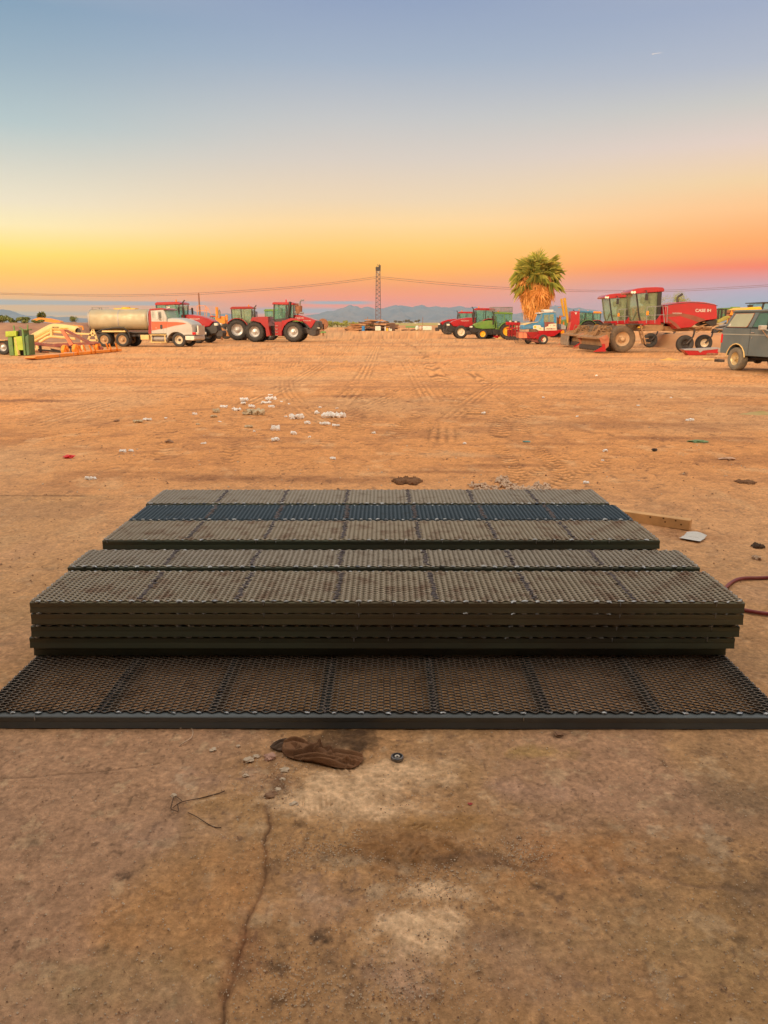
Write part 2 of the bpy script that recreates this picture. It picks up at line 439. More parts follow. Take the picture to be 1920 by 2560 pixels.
    # blotches: pale dust heaps, wet and oily stains (centre px, radii m, colour, strength, height)
    def spot(px, py, rx, ry, c, m, h=0.0, rough=0.0, seed=0, edge=.5):
        nonlocal col, z
        g = ground(px, py)
        idx = np.nonzero((abs(x - g.x) < rx * 1.9) & (abs(y - g.y) < ry * 1.9))[0]
        if not len(idx): return
        xx = x[idx]; yy = y[idx]
        d = np.hypot((xx - g.x) / rx, (yy - g.y) / ry) + (fbm(xx * 5 / (rx + ry), yy * 5 / (rx + ry), seed, 5, .6) - .5) * 1.3
        k = sstep(1.0, 1.0 - edge, d)
        tex = .55 + .9 * (fbm(xx * 22, yy * 22, seed + 3, 4, .7) - .15)
        kk = np.clip(k * m * tex, 0, 1)
        col[idx] = col[idx] * (1 - kk[:, None]) + np.array(c)[None] * kk[:, None]
        z[idx] += k * h + k * rough * (fbm(xx * 30, yy * 30, seed + 7, 4, .65) - .5)
    PALE = [.74, .51, .31]
    spot(900, 1990, .30, .17, PALE, 1.2, .006, .022, 1, .7)
    spot(1010, 1930, .22, .14, PALE, .9, .004, .018, 2, .8)
    spot(760, 2000, .16, .08, PALE, .95, .002, .010, 3, .7)
    spot(1320, 2420, .3, .2, [.46, .29, .20], .4, 0, .004, 133, .9)
    spot(420, 2080, .3, .12, [.46, .30, .22], .4, 0, .004, 134, .9)
    spot(1040, 2330, .15, .14, PALE, 1.25, .005, .020, 4, .7)
    spot(1100, 2230, .14, .05, PALE, 1.0, .003, .012, 5, .7)
    spot(1000, 2440, .12, .10, [.52, .34, .24], .7, .002, .010, 6, .8)
    spot(880, 2150, .18, .04, [.45, .36, .25], .5, 0, .004, 36, .8)
    spot(1030, 2120, .26, .12, [.26, .13, .05], .85, .004, .022, 7, .7)
    spot(1200, 2150, .22, .05, [.17, .10, .06], .7, .003, .02, 8, .7)
    spot(1090, 2060, .30, .06, [.33, .18, .06], .6, .002, .012, 38, .8)
    spot(430, 2300, .30, .30, [.50, .25, .09], .45, 0, .004, 120, .9)
    spot(590, 2200, .10, .25, [.50, .24, .09], .55, 0, .004, 121, .9)
    spot(600, 2380, .08, .15, [.30, .13, .06], .6, .001, .012, 122, .9)
    spot(800, 2250, .2, .12, [.50, .33, .24], .5, 0, .006, 123, .9)
    spot(560, 1950, .25, .12, [.52, .33, .24], .5, 0, .006, 124, .9)
    spot(1330, 1980, .25, .1, [.52, .33, .24], .5, 0, .006, 125, .9)
    spot(1330, 1880, .2, .06, [.42, .28, .09], .6, 0, .006, 126, .9)
    spot(250, 2480, .4, .15, [.42, .30, .15], .5, 0, .004, 130, .9)
    spot(1600, 2350, .4, .2, [.40, .28, .14], .5, 0, .004, 131, .9)
    spot(1450, 2150, .3, .15, [.44, .20, .07], .55, 0, .008, 127, .9)
    spot(860, 1850, .17, .085, [.085, .048, .025], .95, .006, .014, 9, .35)
    spot(700, 1960, .05, .10, [.15, .08, .05], .6, .002, .01, 39, .8)
    for i, (px, py, r_, dk) in enumerate([(312, 2190, .030, .9), (1350, 2215, .028, .8), (807, 2345, .035, .8), (706, 2365, .022, .7), (690, 2415, .035, .6), (695, 2500, .03, .7), (1236, 2272, .025, .6), (245, 2375, .03, .5),
                                          (1825, 2100, .022, .7), (476, 2020, .02, .4), (1850, 2350, .028, .5), (805, 2325, .02, .7), (1280, 2330, .04, .35), (750, 2060, .025, .5), (1620, 2440, .03, .3), (85, 2110, .03, .4),
                                          (1395, 1838, .035, .6), (560, 1830, .05, .35), (1500, 2060, .03, .3), (1100, 1965, .02, .4), (960, 2300, .015, .4)]):
        spot(px, py, r_ * 1.25, r_ * .8, [.035, .025, .022], dk, -.001, .004, 40 + i, .9)
    spot(1850, 2010, .30, .20, [.17, .125, .085], .5, 0, .006, 90, .9)
    spot(1900, 2240, .2, .2, [.14, .10, .07], .5, 0, .006, 91, .9)
    spot(1700, 2150, .25, .10, [.17, .11, .075], .4, 0, .006, 97, .9)
    spot(1010, 1395 + 200, .1, .1, B_, .1, 0, 0, 92)
    # dark churned soil beyond the panels and to the right
    for i, (px, py, rx, ry, m) in enumerate([(560, 1195, 1.5, .35, .7), (900, 1200, 1.2, .25, .5), (120, 1003, 1.2, .5, .5), (1560, 1060, 2.0, .8, .45), (1750, 1100, 1.4, .4, .35), (1650, 1095, 1.6, .22, .55), (1900, 1150, 1.5, .4, .4), (880, 990, 1.0, .4, .8),
                                             (1190, 1050, 1.0, .6, .35), (1730, 1340, .45, .25, .5), (700, 1062, .7, .2, .5), (600, 1095, .6, .2, .5), (50, 1001, 1.3, .35, .9), (1790, 1060, 1.4, .3, .4), (1350, 1110, 1.5, .2, .35), (1250, 1165, .8, .2, .5), (760, 1120, 1.2, .15, .4), (1080, 1180, 1, .12, .5), (1640, 1430, .5, .1, .5), (330, 1180, 1, .15, .3)]):
        spot(px, py, rx, ry, [.20, .085, .045], m, 0, .03, 60 + i, .9)
    spot(1120, 1135, 1.0, .3, [.62, .40, .22], .5, 0, .0, 93, .9)
    # wheel tracks
    def track(px, w, pitch, depth, strength, pair=0.0, chev=2.2, seed=0):
        nonlocal col, z
        base = gpath(px)
        for off in ([0] if not pair else [-pair / 2, pair / 2]):
            P = []
            for i, p in enumerate(base):
                q0 = base[max(i - 1, 0)]; q1 = base[min(i + 1, len(base) - 1)]
                tx, ty = q1[0] - q0[0], q1[1] - q0[1]; l = math.hypot(tx, ty) or 1
                P.append((p[0] - ty / l * off, p[1] + tx / l * off))
            xa, xb = min(p[0] for p in P) - w * 2, max(p[0] for p in P) + w * 2; ya, yb = min(p[1] for p in P) - w * 2, max(p[1] for p in P) + w * 2
            idx = np.nonzero((x > xa) & (x < xb) & (y > ya) & (y < yb))[0]
            if not len(idx): continue
            d, lat, s = polydist(x[idx], y[idx], P)
            k = sstep(w, w * .8, d)
            fade = sstep(.30, .55, fbm(x[idx] * .8 + seed, y[idx] * .8, 77 + seed, 4))
            lug = np.sin(2 * math.pi * (s / (pitch * 1.35) + np.abs(lat) / w * .5 * chev / 2))
            lug = np.clip(lug * 1.6, -1, 1) if chev > 0 else np.cos(2 * math.pi * lat / (w * .55))
            kk = k * fade
            z[idx] += kk * (lug * depth - depth * .6) * .45
            t = kk * strength * .72
            dark = np.clip(-lug, 0, 1) * t; lite = np.clip(lug, 0, 1) * t  # grooves darkened and ridges lightened in colour, standing in for relief shading
            col[idx] = col[idx] * (1 - .5 * dark[:, None]) * (1 + .2 * lite[:, None])
            edge = np.exp(-((d - w) / (w * .12)) ** 2) * fade * strength
            col[idx] *= (1 - .14 * edge[:, None])
    track([(940, 838), (905, 870), (860, 915), (805, 965), (735, 1010)], .26, .20, .014, 1.0, 1.7, seed=1, chev=0)
    track([(960, 838), (1040, 870), (1075, 915), (1125, 975), (1190, 1032)], .26, .19, .018, 1.3, 0, seed=2)
    track([(950, 838), (985, 870), (1015, 905), (1060, 975), (1100, 1040), (1105, 1100)], .22, .2, .012, .8, 0, seed=3, chev=0)
    track([(1170, 925), (1225, 965), (1290, 1015), (1310, 1035), (1270, 1050), (1252, 1070), (1252, 1090)], .16, .17, .015, 1.2, 0, seed=4)
    track([(1700, 985), (1500, 1005), (1330, 1028), (1275, 1055), (1262, 1085)], .10, .17, .012, .9, .5, seed=5)
    track([(1120, 1050), (1075, 1042), (1040, 1060), (1050, 1082), (1100, 1088)], .09, .16, .012, 1.0, .35, seed=6)
    track([(1290, 1115), (1330, 1160), (1350, 1190), (1320, 1215)], .10, .10, .012, 1.1, .45, seed=7)
    track([(1470, 1150), (1400, 1180), (1340, 1212)], .09, .10, .010, 1.0, .4, seed=8)
    track([(905, 955), (900, 985), (960, 1010), (1010, 1000), (1000, 975)], .12, .17, .012, .9, .5, seed=9)
    track([(1030, 1020), (960, 1050), (900, 1100)], .15, .17, .010, .8, .8, seed=10)
    track([(740, 1110), (820, 1080), (880, 1050)], .12, .15, .010, .8, .6, seed=11)
    track([(1400, 850), (1300, 900), (1150, 960), (1000, 1040)], .22, .2, .012, .7, 1.7, seed=12, chev=0)
    track([(760, 870), (720, 940), (760, 1020), (900, 1075), (1080, 1075)], .2, .2, .012, .6, 0, seed=16, chev=0)
    track([(-50, 960), (300, 925), (640, 880), (930, 842)], .25, .25, .010, .7, 1.8, seed=13, chev=0)
    track([(-50, 1060), (250, 985), (600, 925), (800, 880), (940, 845)], .25, .25, .010, .6, 1.8, seed=14, chev=0)
    track([(1990, 1010), (1600, 945), (1250, 885), (960, 845)], .25, .25, .010, .7, 1.8, seed=15, chev=0)
    track([(1990, 955), (1600, 915), (1250, 870), (960, 842)], .25, .25, .010, .6, 1.8, seed=17, chev=0)
    track([(560, 1000), (520, 1060), (480, 1160)], .1, .15, .008, .6, .8, seed=18)
    # boot prints in the dust
    for i, (px, py, a) in enumerate([(790, 2010, .1), (1050, 2085, -.9), (1080, 2215, -.8), (1130, 2205, -.9), (1065, 2385, 1.2), (1030, 2470, .6), (870, 1920, .4), (1010, 2120, -.5)]):
        g = ground(px, py); idx = np.nonzero((abs(x - g.x) < .2) & (abs(y - g.y) < .2))[0]
        ca, sa = math.cos(a), math.sin(a); xx = (x[idx] - g.x) * ca + (y[idx] - g.y) * sa; yy = -(x[idx] - g.x) * sa + (y[idx] - g.y) * ca
        k = sstep(1, .85, np.maximum((xx / .055) ** 2 + (yy / .042) ** 2, 0))
        lug = np.sign(np.sin(xx * 2 * math.pi / .018))
        k = k * sstep(.35, .6, fbm(x[idx] * 9, y[idx] * 9, 55 + i, 3))
        z[idx] += k * (lug * .0022 - .0015); col[idx] *= (1 + .12 * (k * lug)[:, None])
    # long grader streaks far out
    st = fbm(x * .05 + y * .02, y * .55, 33, 5, .6)
    col = mixc(col, [.62, .36, .16], sstep(.5, .7, st) * .5 * sstep(14, 30, y))
    col = mixc(col, [.36, .17, .08], sstep(.56, .70, fbm(x * .1, y * 1.1, 35, 5, .6)) * .55 * sstep(9, 20, y))
    far = sstep(230, 420, y)
    col = mixc(col, [.42, .30, .12], far * .8)
    z = np.where(near, z, 0.0)
    fade = sstep(62, 40, y); z = z * fade
    col = col * (1 + (f4[:, None] - .5) * .5) * (1 + (fbm(x * 70, y * 70, 401, 3, .7)[:, None] - .5) * .5 * sstep(6, 3, y)[:, None])
    col = np.clip(col, .01, .9)
    nr, nc = X.shape
    me = bpy.data.meshes.new('ground')
    i0 = (np.arange(nr - 1)[:, None] * nc + np.arange(nc - 1)[None, :]).ravel()
    quads = np.stack([i0, i0 + 1, i0 + nc + 1, i0 + nc], 1).astype(np.int32)
    me.vertices.add(n); me.vertices.foreach_set('co', np.stack([x, y, z], 1).astype(np.float32).ravel())
    nf = len(quads); me.loops.add(nf * 4); me.loops.foreach_set('vertex_index', quads.ravel())
    me.polygons.add(nf); me.polygons.foreach_set('loop_start', np.arange(0, nf * 4, 4, dtype=np.int32)); me.polygons.foreach_set('loop_total', np.full(nf, 4, dtype=np.int32))
    me.update(calc_edges=True)
    me.polygons.foreach_set('use_smooth', np.ones(nf, dtype=bool))
    ca = me.color_attributes.new('soil', 'FLOAT_COLOR', 'POINT')
    ca.data.foreach_set('color', np.concatenate([col, np.ones((n, 1))], 1).astype(np.float32).ravel())
    m, nt, b = _new('packed_dirt'); N = nt.nodes; L = nt.links
    at_ = N.new('ShaderNodeAttribute'); at_.attribute_name = 'soil'
    geo = N.new('ShaderNodeNewGeometry')
    def noise(sc, det, ro=.6):
        q = N.new('ShaderNodeTexNoise'); q.inputs['Scale'].default_value = sc; q.inputs['Detail'].default_value = det; q.inputs['Roughness'].default_value = ro
        L.new(geo.outputs['Position'], q.inputs['Vector']); return q
    n1 = noise(45, 8, .7); n2 = noise(7, 10, .7)
    mr = N.new('ShaderNodeMapRange'); mr.inputs[1].default_value = .3; mr.inputs[2].default_value = .7; mr.inputs[3].default_value = .70; mr.inputs[4].default_value = 1.30
    L.new(n1.outputs['Fac'], mr.inputs[0])
    mr2 = N.new('ShaderNodeMapRange'); mr2.inputs[1].default_value = .3; mr2.inputs[2].default_value = .7; mr2.inputs[3].default_value = .84; mr2.inputs[4].default_value = 1.16
    L.new(n2.outputs['Fac'], mr2.inputs[0])
    mu = N.new('ShaderNodeMath'); mu.operation = 'MULTIPLY'; L.new(mr.outputs[0], mu.inputs[0]); L.new(mr2.outputs[0], mu.inputs[1])
    vm = N.new('ShaderNodeVectorMath'); vm.operation = 'SCALE'; L.new(at_.outputs['Color'], vm.inputs[0]); L.new(mu.outputs[0], vm.inputs['Scale'])
    # pale grit specks
    vo = N.new('ShaderNodeTexVoronoi'); vo.inputs['Scale'].default_value = 75; L.new(geo.outputs['Position'], vo.inputs['Vector'])
    lt = N.new('ShaderNodeMath'); lt.operation = 'LESS_THAN'; lt.inputs[1].default_value = .13; L.new(vo.outputs['Distance'], lt.inputs[0])
    n3 = noise(3.0, 4); gt = N.new('ShaderNodeMath'); gt.operation = 'GREATER_THAN'; gt.inputs[1].default_value = .56; L.new(n3.outputs['Fac'], gt.inputs[0])
    m2 = N.new('ShaderNodeMath'); m2.operation = 'MULTIPLY'; L.new(lt.outputs[0], m2.inputs[0]); L.new(gt.outputs[0], m2.inputs[1])
    m3 = N.new('ShaderNodeMath'); m3.operation = 'MULTIPLY'; L.new(m2.outputs[0], m3.inputs[0]); m3.inputs[1].default_value = .55
    mx = N.new('ShaderNodeMix'); mx.data_type = 'RGBA'; L.new(m3.outputs[0], mx.inputs[0]); L.new(vm.outputs[0], mx.inputs[6]); mx.inputs[7].default_value = (.6, .46, .32, 1)
    L.new(mx.outputs[2], b.inputs['Base Color']); b.inputs['Roughness'].default_value = .92; b.inputs['Specular IOR Level'].default_value = .25
    bp = N.new('ShaderNodeBump'); bp.inputs['Strength'].default_value = .8; bp.inputs['Distance'].default_value = .006
    L.new(n1.outputs['Fac'], bp.inputs['Height'])
    bp2 = N.new('ShaderNodeBump'); bp2.inputs['Strength'].default_value = .7; bp2.inputs['Distance'].default_value = .02
    L.new(n2.outputs['Fac'], bp2.inputs['Height']); L.new(bp.outputs[0], bp2.inputs['Normal']); L.new(bp2.outputs[0], b.inputs['Normal'])
    me.materials.append(m)
    o = bpy.data.objects.new('ground', me); C.objects.link(o); tag(o, kind='structure')
    return o
build_ground()

# ------------------------------------------------------------------ sky (dusk gradient, pink belt and blue earth shadow low down)
def srgb(c):
    return c if isinstance(c[0], float) else tuple(((v / 255) / 12.92 if v / 255 <= .04045 else ((v / 255 + .055) / 1.055) ** 2.4) for v in c)
SKY = {10: [(-1500, (1.15, 1.0, 0.86)), (-700, (0.95, 0.85, 0.76)), (-180, (0.42, 0.44, 0.52)), (0, (135, 163, 187)), (150, (158, 180, 195)), (300, (0.4935, 0.5982, 0.6063)), (400, (0.7202, 0.7061, 0.6031)), (500, (0.966, 0.8367, 0.5996)), (560, (1.1401, 0.9301, 0.4859)), (630, (1.3345, 0.8767, 0.1094)), (680, (1.4553, 0.7044, 0.01)), (730, (1.4568, 0.5944, 0.01)), (752, (1.3558, 0.5598, 0.01)), (785, (1.2613, 0.5944, 0.01)), (803, (1.1804, 0.5885, 0.01))], 960: [(-1500, (1.15, 1.0, 0.86)), (-700, (0.95, 0.85, 0.76)), (-180, (0.42, 0.44, 0.52)), (0, (148, 164, 194)), (150, (168, 181, 200)), (300, (0.6016, 0.5909, 0.5844)), (400, (0.7621, 0.6546, 0.5602)), (500, (0.9574, 0.718, 0.4654)), (560, (1.1419, 0.7536, 0.3282)), (620, (1.2699, 0.6773, 0.1218)), (670, (1.3046, 0.5486, 0.01)), (720, (1.286, 0.3393, 0.0156)), (760, (1.5095, 0.226, 0.01)), (785, (1.404, 0.2327, 0.0302)), (803, (1.3178, 0.269, 0.0991))], 1890: [(-1500, (1.15, 1.0, 0.86)), (-700, (0.95, 0.85, 0.76)), (-180, (0.42, 0.44, 0.54)), (0, (163, 174, 199)), (150, (182, 188, 203)), (250, (208, 204, 198)), (350, (0.8422, 0.6604, 0.5653)), (450, (1.0045, 0.6853, 0.362)), (520, (1.1338, 0.599, 0.2439)), (600, (1.1975, 0.4213, 0.0737)), (640, (1.1844, 0.3292, 0.0444)), (665, (1.1917, 0.1818, 0.0339)), (690, (0.9907, 0.2566, 0.2107)), (730, (0.5997, 0.4298, 0.5576)), (760, (0.5213, 0.4636, 0.575)), (803, (0.4966, 0.4524, 0.5511))]}
SKYGAIN = 1.0
def build_world():
    w = bpy.data.worlds.new('World'); scene.world = w; w.use_nodes = True
    nt = w.node_tree; N = nt.nodes; L = nt.links
    bg = N['Background']
    tc = N.new('ShaderNodeTexCoord'); nrm = N.new('ShaderNodeVectorMath'); nrm.operation = 'NORMALIZE'; L.new(tc.outputs['Generated'], nrm.inputs[0])
    sp = N.new('ShaderNodeSeparateXYZ'); L.new(nrm.outputs[0], sp.inputs[0])
    def math_(op, a, b=None, c=None):
        q = N.new('ShaderNodeMath'); q.operation = op
        for i, v in enumerate((a, b, c)):
            if v is None: continue
            if isinstance(v, (int, float)): q.inputs[i].default_value = v
            else: L.new(v, q.inputs[i])
        return q.outputs[0]
    def sm(v, a, b):
        q = N.new('ShaderNodeMapRange'); q.interpolation_type = 'SMOOTHSTEP'; q.inputs[1].default_value = a; q.inputs[2].default_value = b; L.new(v, q.inputs[0]); return q.outputs[0]
    # key: sin(elevation) mapped to t = z/.62
    t = sp.outputs['Z']
    ramps = []
    for px, stops in SKY.items():
        cr = N.new('ShaderNodeValToRGB'); L.new(t, cr.inputs[0]); e = cr.color_ramp.elements
        pts = []
        for py, c in stops:
            pts.append((max(0.0, ray(px, py).normalized().z), srgb(c)))
        pts.sort(key=lambda q: q[0])
        pts.append((1.0, (1.25, 1.08, .9)))
        while len(e) < len(pts): e.new(.5)
        for el, (p_, c) in zip(e, pts): el.position = min(1, p_); el.color = (*c, 1)
        ramps.append(cr.outputs[0])
    az = math_('DIVIDE', sp.outputs['X'], math_('MAXIMUM', math_('ABSOLUTE', sp.outputs['Y']), .05))
    fL = sm(az, -.53, -.02); fR = sm(az, .02, .53)
    def mixc(f, a, b):
        q = N.new('ShaderNodeMix'); q.data_type = 'RGBA'
        if isinstance(f, float): q.inputs[0].default_value = f
        else: L.new(f, q.inputs[0])
        for i, v in ((6, a), (7, b)):
            if isinstance(v, tuple): q.inputs[i].default_value = v
            else: L.new(v, q.inputs[i])
        return q.outputs[2]
    front = mixc(fR, mixc(fL, ramps[0], ramps[1]), ramps[2])
    # thin grey-blue cloud bars low on the left and centre
    el = math_('DIVIDE', sp.outputs['Z'], math_('MAXIMUM', math_('SQRT', math_('SUBTRACT', 1.0, math_('MULTIPLY', sp.outputs['Z'], sp.outputs['Z']))), .01))
    cv = N.new('ShaderNodeCombineXYZ'); L.new(math_('MULTIPLY', az, 3.0), cv.inputs[0]); L.new(math_('MULTIPLY', el, 75.0), cv.inputs[1])
    nz = N.new('ShaderNodeTexNoise'); nz.inputs['Scale'].default_value = 1.1; nz.inputs['Detail'].default_value = 4; L.new(cv.outputs[0], nz.inputs['Vector'])
    wob = math_('MULTIPLY', math_('SUBTRACT', nz.outputs['Fac'], .5), .006)
    ew = math_('ADD', el, wob)
    def band(lo, hi, soft, a0, a1, a2, a3):
        k = math_('MULTIPLY', sm(ew, lo - soft, lo + soft), sm(ew, hi + soft, hi - soft))
        return math_('MULTIPLY', k, math_('MULTIPLY', sm(az, a0, a1), sm(az, a3, a2)))
    b1 = band(.0200, .0255, .0014, -.9, -.7, -.26, -.20)
    b2 = band(.0085, .0125, .0020, -.60, -.50, -.30, -.22)
    b3 = band(.0232, .0262, .0012, -.13, -.07, -.04, .0)
    b4 = band(.0105, .0180, .0025, -.24, -.13, -.08, -.03)
    bands = math_('MINIMUM', math_('ADD', math_('ADD', math_('MULTIPLY', b1, .7), math_('MULTIPLY', b2, .45)), math_('ADD', b3, math_('MULTIPLY', b4, .8))), .85)
    front = mixc(bands, front, (*srgb((168, 182, 186)), 1))
    # the lit western half behind the viewer: brighter, warm low down
    cr = N.new('ShaderNodeValToRGB'); L.new(t, cr.inputs[0]); e = cr.color_ramp.elements
    for _ in range(3): e.new(.5)
    for elm, (p_, c) in zip(e, [(0, (2.6, 1.5, .7)), (.12, (2.7, 1.75, .95)), (.4, (1.9, 1.5, 1.1)), (.75, (1.4, 1.2, .95)), (1.0, (1.25, 1.08, .9))]): elm.position = p_; elm.color = (*c, 1)
    back = cr.outputs[0]
    fB = sm(sp.outputs['Y'], .12, -.55)
    sky = mixc(fB, front, back)
    gnd = sm(sp.outputs['Z'], -.002, -.03)
    sky = mixc(gnd, sky, (.22, .12, .06, 1))
    L.new(sky, bg.inputs[0]); bg.inputs[1].default_value = SKYGAIN
build_world()
sun_d = bpy.data.lights.new('sun', 'SUN'); sun = bpy.data.objects.new('sun', sun_d); C.objects.link(sun)
sun_d.energy = 2.6; sun_d.angle = R(9); sun_d.color = (1, .74, .48)
SUN_EL, SUN_AZ = R(17), R(212)     # low behind the viewer, a little to the left
sdir = Vector((math.sin(SUN_AZ) * math.cos(SUN_EL), math.cos(SUN_AZ) * math.cos(SUN_EL), math.sin(SUN_EL)))
sun.rotation_euler = sdir.to_track_quat('Z', 'Y').to_euler()

# ------------------------------------------------------------------ unseen workshop behind the viewer, added to shade the near ground
def shade_workshop():
    wm = mat('corrugated_wall', (.30, .28, .25), .6, .1, .15, .2, 1)
    t = thing('unseen_shade_workshop', 'unseen steel workshop added behind the viewer to shade the near ground', 'building', (0, -.9, 0))
    w = MB()
    w.bx(-14, -4.2, -.45, -.25, 0, 6.2); w.bx(4.2, 14, -.45, -.25, 0, 6.2); w.bx(-4.2, 4.2, -.45, -.25, 4.4, 6.2)
    w.bx(-14, -13.8, -14, -.45, 0, 6.2); w.bx(13.8, 14, -14, -.45, 0, 6.2); w.bx(-14, 14, -14.2, -14, 0, 6.2)
    w.build('wall', wm, t, 0)
    r_ = MB(); r_.bx(-14.3, 14.3, -14.4, .2, 6.2, 6.4); r_.build('roof', wm, t, 0)
    f = MB(); f.bx(-4.35, -4.2, -.5, -.2, 0, 4.55); f.bx(4.2, 4.35, -.5, -.2, 0, 4.55); f.bx(-4.2, 4.2, -.5, -.2, 4.4, 4.55); f.build('door_frame', DARK, t, 0)
shade_workshop()

# ------------------------------------------------------------------ welded mesh panels
def metal_mesh_mat(name, base, rust, rustamt, rough=.34, metal=.75):
    m, nt, b = _new(name); N = nt.nodes; L = nt.links
    tc = N.new('ShaderNodeTexCoord'); n1 = N.new('ShaderNodeTexNoise'); n1.inputs['Scale'].default_value = 9; n1.inputs['Detail'].default_value = 8; n1.inputs['Roughness'].default_value = .7
    L.new(tc.outputs['Object'], n1.inputs['Vector'])
    mr = N.new('ShaderNodeMapRange'); mr.inputs[1].default_value = .66 - rustamt * .4; mr.inputs[2].default_value = .85 - rustamt * .4; L.new(n1.outputs['Fac'], mr.inputs[0])
    mx = N.new('ShaderNodeMix'); mx.data_type = 'RGBA'; L.new(mr.outputs[0], mx.inputs[0]); mx.inputs[6].default_value = (*base, 1); mx.inputs[7].default_value = (*rust, 1)
    L.new(mx.outputs[2], b.inputs['Base Color'])
    r1 = N.new('ShaderNodeMapRange'); r1.inputs[3].default_value = metal; r1.inputs[4].default_value = .1; L.new(mr.outputs[0], r1.inputs[0]); L.new(r1.outputs[0], b.inputs['Metallic'])
    r2 = N.new('ShaderNodeMapRange'); r2.inputs[3].default_value = rough; r2.inputs[4].default_value = .8; L.new(mr.outputs[0], r2.inputs[0]); L.new(r2.outputs[0], b.inputs['Roughness'])
    return m
M_TAN = metal_mesh_mat('brown_mesh_steel', (.29, .26, .215), (.17, .12, .085), .32)
M_TAN2 = metal_mesh_mat('rust_edged_mesh_steel', (.30, .26, .20), (.18, .105, .07), .42)
M_BLUE = metal_mesh_mat('blue_grey_mesh_steel', (.055, .085, .115), (.04, .05, .06), .25, .42)
M_DARK = metal_mesh_mat('dark_mesh_steel', (.15, .125, .105), (.07, .045, .03), .4, .42, .5)
def frame_mat(name, c1, c2, warm, bar=.054):
    m, nt, b = _new(name); N = nt.nodes; L = nt.links
    tc = N.new('ShaderNodeTexCoord'); mp = N.new('ShaderNodeMapping'); mp.inputs['Scale'].default_value = (1.2, 30, 38); L.new(tc.outputs['Object'], mp.inputs[0])
    n1 = N.new('ShaderNodeTexNoise'); n1.inputs['Scale'].default_value = 1.0; n1.inputs['Detail'].default_value = 9; n1.inputs['Roughness'].default_value = .65; L.new(mp.outputs[0], n1.inputs['Vector'])
    n2 = N.new('ShaderNodeTexNoise'); n2.inputs['Scale'].default_value = 1.6; n2.inputs['Detail'].default_value = 6; L.new(tc.outputs['Object'], n2.inputs['Vector'])
    mx = N.new('ShaderNodeMix'); mx.data_type = 'RGBA'; L.new(n1.outputs['Fac'], mx.inputs[0]); mx.inputs[6].default_value = (*c1, 1); mx.inputs[7].default_value = (*c2, 1)
    mr = N.new('ShaderNodeMapRange'); mr.inputs[1].default_value = .45; mr.inputs[2].default_value = .65; L.new(n2.outputs['Fac'], mr.inputs[0])
    mx2 = N.new('ShaderNodeMix'); mx2.data_type = 'RGBA'; L.new(mr.outputs[0], mx2.inputs[0]); L.new(mx.outputs[2], mx2.inputs[6]); mx2.inputs[7].default_value = (*warm, 1)
    L.new(mx2.outputs[2], b.inputs['Base Color']); b.inputs['Metallic'].default_value = .35; b.inputs['Roughness'].default_value = .42
    return m
F_OLIVE = frame_mat('olive_mill_scale', (.075, .075, .05), (.20, .19, .12), (.12, .10, .065))
F_GREEN = frame_mat('dark_green_mill_scale', (.05, .062, .048), (.125, .145, .10), (.075, .075, .055))
F_BLUE = frame_mat('blue_mill_scale', (.06, .075, .085), (.15, .18, .20), (.08, .09, .095))
WELD = mat('weld_bead_steel', (.36, .39, .42), .25, .9, .3, .15, 40, dustcol=(.2, .1, .05))

CWELD = mat('dark_cross_weld_steel', (.11, .10, .11), .4, .6, .3, .3, 40, dustcol=(.12, .06, .035))
LWD, SWD = .0508, .0235
PL = 3.048
def mesh_sheet_data(D, phi0, phib, w, seed, th=.0026):
    """raised expanded metal: wavy tilted strands that meet at knuckles"""
    r_ = np.random.default_rng(seed)
    n = 60 * 8 + 1; xs = np.linspace(-PL / 2 + .004, PL / 2 - .004, n); ph = (xs + PL / 2) / LWD
    h = SWD / 2; rows = int(D / h)
    V = []; F = []; off = 0
    for k in range(rows):
        c = np.cos(2 * math.pi * (ph + .5 * (k % 2)))
        yv = k * h + h * .5 + (h / 2) * np.clip(c * 1.25, -1, 1) + r_.normal(0, .00015, n)
        bond = np.abs(c) ** 2.2; ww = w * (1 - .3 * bond)[:, None]
        phi = np.radians(phi0 + (phib - phi0) * bond)
        zv = .004 + .0012 * c + .002 * (fbm(xs * 2.3, np.full(n, k * .15), seed, 3) - .5)
        a = np.stack([np.zeros(n), np.cos(phi), np.sin(phi)], 1) * ww / 2; b_ = np.stack([np.zeros(n), -np.sin(phi), np.cos(phi)], 1) * th / 2
        c0 = np.stack([xs, yv - D / 2, zv], 1)
        ring = np.stack([c0 - a - b_, c0 + a - b_, c0 + a + b_, c0 - a + b_], 1)
        V.append(ring.reshape(-1, 3))
        i = off + np.arange(n - 1) * 4
        for q in range(4):
            q2 = (q + 1) % 4
            F.append(np.stack([i + q, i + q + 4, i + q2 + 4, i + q2], 1))
        off += n * 4
    V = np.concatenate(V); F = np.concatenate(F).astype(np.int32)
    me = bpy.data.meshes.new('mesh_sheet'); me.vertices.add(len(V)); me.vertices.foreach_set('co', V.astype(np.float32).ravel())
    nf = len(F); me.loops.add(nf * 4); me.loops.foreach_set('vertex_index', F.ravel())
    me.polygons.add(nf); me.polygons.foreach_set('loop_start', np.arange(0, nf * 4, 4, dtype=np.int32)); me.polygons.foreach_set('loop_total', np.full(nf, 4, dtype=np.int32))
    me.update(calc_edges=True); me.validate()
    return me
BH = .046
